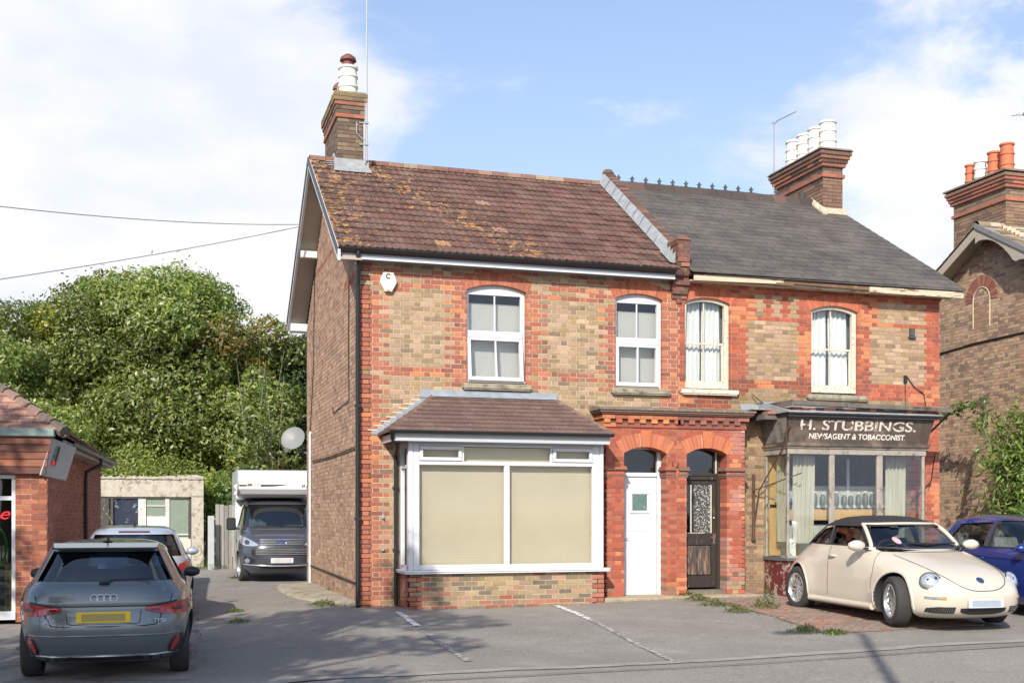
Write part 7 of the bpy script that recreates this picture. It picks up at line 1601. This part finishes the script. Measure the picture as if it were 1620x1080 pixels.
q = MB(); q.tube([(xx+.001, .118*math.cos(a), .955+.050*math.sin(a)) for a in np.linspace(0, 2*math.pi, 25)], .004, 5); obj('badge_rim', q, M_chrome, bo, local=True)
place_text('badge_lettering', 'Ford', .055, M_chrome, bo, (xx+.004, 0, .952), (0, 1, 0), (0, 0, 1), w=.15, depth=.001, shear=.3, local=True)
q = MB(); strip(q, fv, [(y, 1.275, 1.31) for y in np.linspace(-.80, .80, 13)], 1, (.008, 0, 0)); q.tube([(SV.front(0, 1.33)+.02, -.1, 1.31), (SV.front(.5, 1.33)+.02, -.62, 1.34)], .012, 5); q.tube([(SV.front(0, 1.33)+.02, .55, 1.31), (SV.front(.0, 1.33)+.02, .0, 1.34)], .012, 5); obj('wiper', q, M_trim, t, local=True)
q = MB(); q.bbox(.9, 1.55, -.8, .8, 1.12, 1.25, .04); obj('dashboard', q, mat('dash_grey', (.12,.12,.12), .8), t, local=True)
q = MB()
pr_ = [(-3.0, .45), (-.75, .45), (-.65, 1.95), (.75, 2.02), (1.0, 2.10), (1.10, 2.22), (1.10, 2.36), (1.02, 2.50), (.80, 2.64), (.45, 2.71), (-3.0, 2.74)]
q.prism(pr_, -.955, .955, 'y'); hb = obj('overcab_body', q, mat('white_gelcoat', (.72,.73,.74), .3, var=.02, coat=.5), t, smooth=30, local=True)
q = MB(); q.prism([(.75, 1.995), (1.02, 2.07), (1.13, 2.21), (1.13, 2.37), (1.04, 2.52), (.80, 2.67), (.45, 2.735), (.45, 2.70), (.78, 2.63), (.98, 2.5), (1.07, 2.36), (1.07, 2.22), (.97, 2.12), (.75, 2.03)], -.985, -.9555, 'y'); q.prism([(.75, 1.995), (1.02, 2.07), (1.13, 2.21), (1.13, 2.37), (1.04, 2.52), (.80, 2.67), (.45, 2.735), (.45, 2.70), (.78, 2.63), (.98, 2.5), (1.07, 2.36), (1.07, 2.22), (.97, 2.12), (.75, 2.03)], 0.9555, .985, 'y'); obj('edge_trim', q, M_grey, hb, local=True)
q = MB(); q.box(1.1005, 1.104, -.93, -.76, 2.285, 2.325); q.add([(1.104, -.42, 2.28), (1.104, -.42, 2.33), (1.104, .30, 2.335), (1.104, .1, 2.31), (1.104, -.05, 2.29)], [(0, 4, 3, 2, 1)]); obj('black_stripe', q, M_trim, hb, local=True)
q = MB(); q.add([(1.105, -.74, 2.40), (1.105, -.70, 2.34), (1.105, -.64, 2.36), (1.105, -.60, 2.30), (1.105, -.70, 2.29), (1.105, -.78, 2.30), (1.105, -.72, 2.33)], [(0, 1, 2, 3, 4, 5, 6)]); obj('bird_emblem', q, mat('emblem_brown', (.25,.07,.02), .5), hb, local=True)
place_text('side_lettering', 'XR', .11, M_grey, hb, (1.106, -.52, 2.33), (0, 1, 0), (0, 0, 1), depth=.001, local=True)
place_text('side_lettering', 'RIM', .12, M_trim, hb, (1.106, .72, 2.30), (0, 1, 0), (0, 0, 1), depth=.001, shear=.2, w=.30, local=True)
q = MB(); q.lathe([(.0, -.05), (.05, -.03), (.05, .03), (.0, .05)], (.95, -1.0, 2.28), 'x', 10); q.lathe([(.0, -.05), (.045, -.03), (.045, .03), (.0, .05)], (.95, -1.0, 2.12), 'x', 10); q.box(.9, .98, -1.0, -.96, 2.0, 2.35); obj('marker_lamp', q, M_pot_w, hb, local=True)
# ================= TREES AND PLANTS
GRN = [(.17,.23,.05), (.225,.28,.055), (.29,.335,.08), (.11,.16,.045), (.38,.40,.21)]
YG = [(.52,.42,.05), (.42,.38,.05), (.30,.32,.05)]
tree('sycamore_tree', 'largest broad sycamore in the middle, its rounded top highest against the sky', -3.1, 27, 10.2, 4.1, 70, GRN, 17, .088, 700, zlow=.10, accents=(YG, .10), sx=1.0, blob=1.25)
tree('sycamore_tree', 'bushy green tree with yellow leaf patches left of the tallest one', -6.3, 26.2, 9.2, 3.5, 52, GRN, 21, .082, 760, zlow=.06, accents=(YG, .10), blob=1.25)
tree('sycamore_tree', 'shorter leafy tree right of the tallest one with rusty tinted top', -.1, 26.5, 9.5, 3.2, 46, GRN, 31, .082, 720, zlow=.08, blob=1.2, accents=([(.20,.10,.03), (.22,.17,.04)], .16))
tree('sycamore_tree', 'dark green tree nearest the side wall of the left house', 2.4, 28.5, 9.1, 3.0, 36, [(.05,.09,.03), (.065,.115,.035), (.09,.14,.045)], 41, .085, 600, zlow=.06, blob=1.2)
tree('sycamore_tree', 'low green tree rising behind the roof of the left shop', -8.6, 23.5, 7.6, 2.8, 36, GRN, 51, .082, 620, zlow=.06, accents=(YG, .08), blob=1.25)
tree('conifer_tree', 'dark feathery tree at the far left edge', -9.6, 30, 10.6, 2.2, 26, [(.03,.055,.03), (.045,.07,.04), (.07,.10,.06)], 61, .11, 200, zlow=.1)
for k, (x, y, h) in enumerate(((-.1, 20.5, 6.6), (.25, 21.3, 7.0), (.7, 20.8, 6.2))):
    t = thing('sapling', ['thin pale stemmed sapling left of two others by the side wall', 'thin pale stemmed sapling, tallest and middle of three by the side wall', 'thin pale stemmed sapling closest to the side wall'][k], 'tree', (x, y, g(x, y)), 0, 'saplings beside the side wall'); q = MB()
    for i in range(2):
        a = rnd()*6.28; q.tube([(x, y, -.2), (x+.15*math.cos(a), y, h*.4), (x+.5*math.cos(a), y+.2*math.sin(a), h*.75), (x+.8*math.cos(a), y+.4*math.sin(a), h)], [.022, .018, .012, .004], 5)
    obj('trunk', q, mat('pale_bark', (.20,.19,.155), .9, var=.2), t)
    P, N_, C = blob_leaves([(x+random.uniform(-.8, .8), y+random.uniform(-.5, .5), h*random.uniform(.35, 1.0), .4, .4, .45) for _ in range(7)], 200, .09, GRN, 70+k); leafmesh('crown', P, N_, .09, M_leaf, seed=k, colr=C, parent=t)
# clipped ivy mass behind the shed
P, N_, C = blob_leaves([(x, 19.6+random.uniform(-.3, .6), 2.15+.15*math.sin(x*2), .85, .9, .95+.2*math.sin(x*1.3)) for x in np.arange(-5.2, -.6, .42)], 420, .07, [(.24,.30,.07), (.30,.36,.08), (.18,.25,.06), (.36,.40,.11)], 81)
t = thing('hedge', 'rounded light green hedge rising just above the outbuilding roof', 'hedge', (-3, 20, 0)); leafmesh('hedge_leaves', P, N_, .06, M_leaf, seed=82, colr=C, parent=t)
q = MB()
for x in np.arange(-5.2, -.6, .45): q.tube([(x, 22.2 if x < -1.9 else 19.8, -.3), (x+.05, 19.8, 1.4), (x+.1, 19.7, 2.2)], [.05, .04, .02], 6)
obj('stem', q, M_bark, t)
P, N_, C = blob_leaves([(-.6+random.uniform(-.8, .8), 18.4+random.uniform(-.3, .8), random.uniform(1.0, 2.6), .55, .5, .5) for _ in range(12)], 260, .10, [(.09,.16,.04), (.13,.2,.05), (.06,.10,.03)], 85)
t = thing('shrub', 'dark leafy shrub between the outbuilding and the motorhome', 'shrub', (-.6, 18.4, -.1)); leafmesh('crown', P, N_, .09, M_leaf, seed=86, colr=C, parent=t); q = MB(); q.tube([(-.6, 18.5, -.3), (-.5, 18.5, 1), (-.4, 18.4, 2)], [.06, .05, .02], 6); obj('trunk', q, M_bark, t)
# far woodland mass filling behind
P, N_, C = blob_leaves([(x, 36+random.uniform(-1, 1), random.uniform(1.5, 6.0), 2.6, 1.5, 2.2) for x in np.arange(-26, 10, 1.0)], 70, .2, [(.05,.09,.03), (.07,.11,.04)], 91)
leafmesh('background_foliage', P, N_, .2, M_leaf, seed=92, colr=C); tag(bpy.data.objects['background_foliage'], 'dark woodland glimpsed through the trees', 'woodland', kind='stuff')
# shrub against the neighbour's wall: arching shoots with narrow leaves
t = thing('buddleia_shrub', 'tall arching green shrub growing against the right hand brick wall', 'shrub', (13.6, 1.2, 0)); q = MB(); PP = []; NN = []; rs = np.random.RandomState(5)
for i in range(170):
    a = rs.uniform(0, 2*math.pi); h = rs.uniform(1.1, 3.75); rr_ = rs.uniform(.2, 1.0)*(1.25 if math.sin(a) > 0 else 1.0); p0 = Vector((13.7, .9, .0)); p3 = Vector((13.7+math.cos(a)*rr_*.75, .9+math.sin(a)*rr_*1.25, h)); p2 = Vector((13.7+math.cos(a)*rr_*.4, .9+math.sin(a)*rr_*.55, h*.85))
    pts = [p0, p0.lerp(p2, .5), p2, p3]
    if i % 2 == 0: q.tube(pts, [.022, .018, .011, .004], 4)
    for j in range(56):
        f = rs.uniform(.25, 1); pp_ = p0.lerp(p2, f/.7) if f < .7 else p2.lerp(p3, (f-.7)/.3); PP.append((pp_.x+rs.normal(0, .07), pp_.y+rs.normal(0, .07), pp_.z+rs.normal(0, .07))); NN.append((math.cos(a)*.5, math.sin(a)*.5, .9))
obj('stem', q, M_bark, t); PP = np.array(PP); NN = np.array(NN)
leafmesh('foliage', PP, NN, .085, M_leaf, asp=.36, seed=6, colr=leafcols(len(PP), [(.15,.24,.05), (.21,.30,.07), (.10,.17,.04), (.30,.35,.13)], rs), parent=t)
t = thing('climber', 'thin green trailing shoots crossing from the shopfront gutter to the brick wall', 'plant', (12.6, .5, 3.3)); q = MB(); PP = []; NN = []
for k in range(7):
    pts = [Vector((13.4, 1.8, 3.2)), Vector((14.0, 2.6-.05*k, 3.75+.05*k)), Vector((14.1, 3.4+.18*k, 3.95-.06*k)), Vector((14.2, 3.9+.30*k, 3.8-.16*k))]; q.tube(pts, .009, 4)
    for j in range(45): f = rs.uniform(0, 2.99); a, b = pts[int(f)], pts[int(f)+1]; p_ = a.lerp(b, f-int(f)); PP.append((p_.x+rs.normal(0, .05), p_.y+rs.normal(0, .05), p_.z+rs.normal(0, .06))); NN.append((-.6, -.3, .6))
obj('stem', q, M_bark, t); PP = np.array(PP); leafmesh('foliage', PP, np.array(NN), .07, M_leaf, asp=.5, seed=7, colr=leafcols(len(PP), [(.09,.16,.03), (.14,.2,.05)], rs), parent=t)
# weeds
def weed(x, y, r, n, h, label, seed, pal=[(.11,.17,.035), (.15,.21,.05), (.08,.12,.03), (.16,.14,.06)]):
    rs = np.random.RandomState(seed); P = np.stack([x+rs.normal(0, r*.5, n), y+rs.normal(0, r*.5, n), np.zeros(n)], 1); d = np.hypot(P[:, 0]-x, P[:, 1]-y)/r
    P[:, 2] = [g(a, b)+.02+rs.uniform(0, 1)*h*max(.15, 1-dd) for (a, b, _), dd in zip(P, d)]
    o = leafmesh('weeds', P, np.tile([0, 0, .8], (n, 1)), .028, M_leaf, asp=.4, seed=seed, colr=leafcols(n, pal, rs)); tag(o, label, 'weeds', kind='stuff')
wl_ = [((512, 930), .18, 'weeds low on the side wall, nearest the far end'), ((525, 938), .22, 'weeds half way along the concrete strip'), ((513, 958), .26, 'bright weeds on the concrete strip near the house corner'), ((572, 955), .14, 'small weeds at the foot of the corner downpipe'),
       ((1085, 944), .22, 'weeds at the foot of the pillar between the doors'), ((1105, 950), .26, 'bright weeds at the upper left corner of the red paving'), ((1135, 958), .26, 'weeds along the left edge of the red paving'), ((1165, 968), .2, 'weeds farther down the left edge of the red paving'), ((1200, 930), .26, 'weeds below the yellow brick pier by the shop'), ((1228, 935), .2, 'weeds beside the rear wheel of the cream convertible'),
       ((1275, 1000), .2, 'low weeds on the lower edge of the red paving'), ((1320, 1003), .16, 'low weeds at the lower right of the red paving'), ((370, 915), .12, 'small weed in the drive near the motorhome'), ((1155, 935), .15, 'weeds by the black door step'), ((700, 957), .1, 'tiny weeds at the foot of the bay'), ((752, 956), .1, 'tiny dark weeds under the middle of the bay'), ((372, 968), .15, 'weeds in the drive joint'), ((375, 985), .13, 'lower weeds in the drive joint')]
for i, (p, r_, lb) in enumerate(wl_):
    x, y = gp(*p); weed(x, y, r_, int(900*r_), .07 if r_ < .2 else .12, lb, 200+i)
x, y = gp(330, 888); weed(-1.62, 16.3, .45, 700, .55, 'clump of tall weeds at the outbuilding corner', 300)
x, y = gp(1240, 962); weed(x-.25, y+.1, .22, 260, .4, 'upright green weed behind the rear wheel of the convertible', 301)
# grit and dead leaves gathered along the foot of the walls
rs = np.random.RandomState(9); P = []
for (xa, ya, xb, yb, n) in ((.0, -.06, .66, -.06, 60), (.66, -.78, 3.93, -.76, 260), (3.95, -.62, 6.9, -.68, 160), (6.8, -.1, 7.25, -.1, 60), (7.3, -.86, 10, -.86, 120), (-.85, .1, -.8, 6, 60), (-.05, .1, -.05, 6.5, 120), (-2.6, -6, -2.2, 14, 260), (5.5, -1.2, 5.1, -5.5, 160)):
    t_ = rs.uniform(0, 1, n); o_ = np.abs(rs.normal(0, .10, n)); xx = xa+(xb-xa)*t_+(0 if abs(xb-xa) > abs(yb-ya) else 1)*-o_; yy = ya+(yb-ya)*t_-(1 if abs(xb-xa) > abs(yb-ya) else 0)*o_
    P += [(x_, y_, g(x_, y_)+.022) for x_, y_ in zip(xx, yy)]
P = np.array(P); o = leafmesh('leaf_litter', P, np.tile([0, 0, 1.6], (len(P), 1)), .016, M_leaf, asp=.6, seed=10, colr=leafcols(len(P), [(.16,.11,.06), (.10,.075,.05), (.24,.17,.08), (.07,.055,.04)], rs), jit=.5); tag(o, 'grit and dead leaves along the foot of the walls', 'litter', kind='stuff')
# trees and a lamp across the road: they stand behind the viewpoint and cast the dappled shade
SUN_AZ, SUN_EL = R(30), R(33)     # light travels towards (sin az, cos az)
def caster(name, label, gx, gy, h, rad, nb, seed, dens=95, zlow=.35):
    """a street tree whose crown throws its shadow around gx, gy"""
    k = h*.68/math.tan(SUN_EL); x, y = gx-math.sin(SUN_AZ)*k, gy-math.cos(SUN_AZ)*k
    return tree(name, label, x, y, h, rad, nb, GRN, seed, .15, dens, zlow=zlow, group='street trees across the road')
caster('street_tree', 'street tree across the road casting shade on the drive', -4.0, -4.8, 9.5, 3.0, 34, 401, 150)
caster('street_tree', 'second street tree across the road', -5.4, 1.8, 10, 2.3, 18, 411, 110)
caster('street_tree', 'third street tree across the road', -4.4, -9.6, 9.0, 2.3, 18, 421, 90)
caster('street_tree', 'low spreading street tree across the road', -3.3, -7.6, 9.5, 2.1, 18, 451, 140)
caster('street_tree', 'slender street tree across the road', -1.9, -5.0, 10.5, 2.3, 22, 441, 140)
caster('street_tree', 'small street tree across the road', -1.5, -3.9, 11, 1.5, 9, 431, 80, .55)
sxp, syp = gp(1362, 998); Hl = 8.2; k = Hl/math.tan(SUN_EL); lx_, ly_ = sxp-math.sin(SUN_AZ)*k, syp-math.cos(SUN_AZ)*k
t = thing('street_lamp', 'tall street lamp across the road casting the long thin shadow', 'street lamp', (lx_, ly_, -.15)); q = MB(); q.tube([(lx_, ly_, -.3), (lx_, ly_, 1.2), (lx_, ly_, 1.25), (lx_, ly_, Hl-.2)], [.12, .11, .075, .055], 12); obj('post', q, M_grey, t, smooth=50)
q = MB(); q.tube([(lx_, ly_, Hl-.2), (lx_-.25, ly_+.05, Hl), (lx_-.8, ly_+.15, Hl+.02)], .04, 8); q.bbox(lx_-1.15, lx_-.6, ly_+.04, ly_+.26, Hl-.06, Hl+.08, .03); obj('lamp_head', q, M_grey, t)
# ================= SUN, SKY, CAMERA
w = bpy.data.worlds.new('World'); SC.world = w; w.use_nodes = True; nt = w.node_tree; N = nt.nodes; L = nt.links; N.clear()
out = N.new('ShaderNodeOutputWorld'); bg = N.new('ShaderNodeBackground'); L.new(bg.outputs[0], out.inputs[0]); bg.inputs[1].default_value = .15
sky = N.new('ShaderNodeTexSky'); sky.sky_type = 'NISHITA'; sky.sun_disc = False; sky.sun_elevation = SUN_EL; sky.air_density = 1.1; sky.dust_density = 1.6; sky.ozone_density = 1.6
sdir = Vector((-math.sin(SUN_AZ)*math.cos(SUN_EL), -math.cos(SUN_AZ)*math.cos(SUN_EL), math.sin(SUN_EL))); sky.sun_rotation = math.atan2(sdir.x, sdir.y)
tc = N.new('ShaderNodeTexCoord')
def vmath(op, a, b=None, out_='Vector'):
    n = N.new('ShaderNodeVectorMath'); n.operation = op; L.new(a, n.inputs[0])
    if b is not None:
        if isinstance(b, (tuple, Vector)): n.inputs[1].default_value = tuple(b)
        else: L.new(b, n.inputs[1])
    return n.outputs[out_]
def fm(op, a, b=None, c=None, clamp=False):
    n = N.new('ShaderNodeMath'); n.operation = op; n.use_clamp = clamp
    for i, v in enumerate((a, b, c)):
        if v is None: continue
        if isinstance(v, (int, float)): n.inputs[i].default_value = v
        else: L.new(v, n.inputs[i])
    return n.outputs[0]
dirv = vmath('NORMALIZE', tc.outputs['Generated'])
def pdir(u, v):
    X, Y, Z = (u-810)/FP, 1.0, (810-v)/FP; d = Vector((X*CC+Y*SS, -X*SS+Y*CC, Z)); return d.normalized()
# cloud banks where the sky has them, given as directions with an angular size; noise breaks the edges
banks = [((100, 420), .20, 1.1), ((340, 330), .13, .95), ((-200, 330), .18, .7), ((260, 60), .10, .50), ((40, 90), .06, .35), ((440, 450), .12, 1.0), ((470, 170), .06, .4), ((1290, 225), .06, .62), ((1400, 215), .05, .45), ((1530, 300), .09, .55), ((1470, 380), .09, .75), ((1470, 85), .045, .5), ((1180, 215), .04, .35), ((1750, 380), .15, .6), ((650, 150), .035, .3), ((-900, 300), .3, .9), ((2500, 300), .3, .8)]
tot = None
for (u, v), rad, amp in banks:
    d = pdir(u, v); dp = vmath('DOT_PRODUCT', dirv, d, 'Value'); x = fm('MULTIPLY', fm('SUBTRACT', 1.0, dp), 1/(rad*rad)); e = fm('MULTIPLY', fm('POWER', 2.718, fm('MULTIPLY', x, -1.9)), amp)
    tot = e if tot is None else fm('ADD', tot, e)
mp = N.new('ShaderNodeMapping'); mp.inputs['Scale'].default_value = (1, 1, 1.9); L.new(dirv, mp.inputs[0])
nz = N.new('ShaderNodeTexNoise'); nz.inputs['Scale'].default_value = 5.2; nz.inputs['Detail'].default_value = 9; nz.inputs['Roughness'].default_value = .58; nz.inputs['Distortion'].default_value = .35; L.new(mp.outputs[0], nz.inputs['Vector'])
nz2 = N.new('ShaderNodeTexNoise'); nz2.inputs['Scale'].default_value = 6; nz2.inputs['Detail'].default_value = 6; L.new(mp.outputs[0], nz2.inputs['Vector'])
raw = fm('ADD', fm('MULTIPLY', tot, .8), fm('MULTIPLY', fm('SUBTRACT', nz.outputs['Fac'], .5), 3.6)); mr = N.new('ShaderNodeMapRange'); mr.interpolation_type = 'SMOOTHSTEP'; mr.inputs[1].default_value = .34; mr.inputs[2].default_value = 1.05; L.new(raw, mr.inputs[0])
# faint horizon veil
sep = N.new('ShaderNodeSeparateXYZ'); L.new(dirv, sep.inputs[0])
veil = fm('MULTIPLY', fm('POWER', 2.718, fm('MULTIPLY', sep.outputs[2], -3.0)), .8, clamp=True)
mxv = N.new('ShaderNodeMix'); mxv.data_type = 'RGBA'; L.new(veil, mxv.inputs[0]); L.new(sky.outputs[0], mxv.inputs[6]); mxv.inputs[7].default_value = (3.1, 3.65, 5.5, 1)
cc_ = N.new('ShaderNodeMix'); cc_.data_type = 'RGBA'; mrc = N.new('ShaderNodeMapRange'); mrc.inputs[1].default_value = .36; mrc.inputs[2].default_value = .62; L.new(nz2.outputs['Fac'], mrc.inputs[0]); L.new(mrc.outputs[0], cc_.inputs[0]); cc_.inputs[6].default_value = (4.1, 4.35, 4.85, 1); cc_.inputs[7].default_value = (5.2, 5.2, 5.3, 1)
mx = N.new('ShaderNodeMix'); mx.data_type = 'RGBA'; L.new(mr.outputs[0], mx.inputs[0]); L.new(mxv.outputs[2], mx.inputs[6]); L.new(cc_.outputs[2], mx.inputs[7]); L.new(mx.outputs[2], bg.inputs[0])
sun = bpy.data.lights.new('sun', 'SUN'); sun.energy = 4.2; sun.angle = R(.55); sun.color = (1.0, .93, .82); so = bpy.data.objects.new('sun', sun); COL.objects.link(so); so.rotation_euler = (-sdir).to_track_quat('-Z', 'Y').to_euler()
cam = bpy.data.cameras.new('camera'); cam.sensor_width = 36; cam.lens = FP/1620*36; cam.shift_y = 270/1620; cam.clip_end = 3000; cam.clip_start = .1
co = bpy.data.objects.new('camera', cam); COL.objects.link(co); co.location = (CX, CY, CZ); co.rotation_euler = (R(90), 0, -YAW); SC.camera = co
SC.view_settings.view_transform = 'Standard'; SC.view_settings.look = 'None'; SC.view_settings.exposure = .46; SC.view_settings.gamma = 1
SC.cycles.transparent_max_bounces = 12; SC.cycles.max_bounces = 8
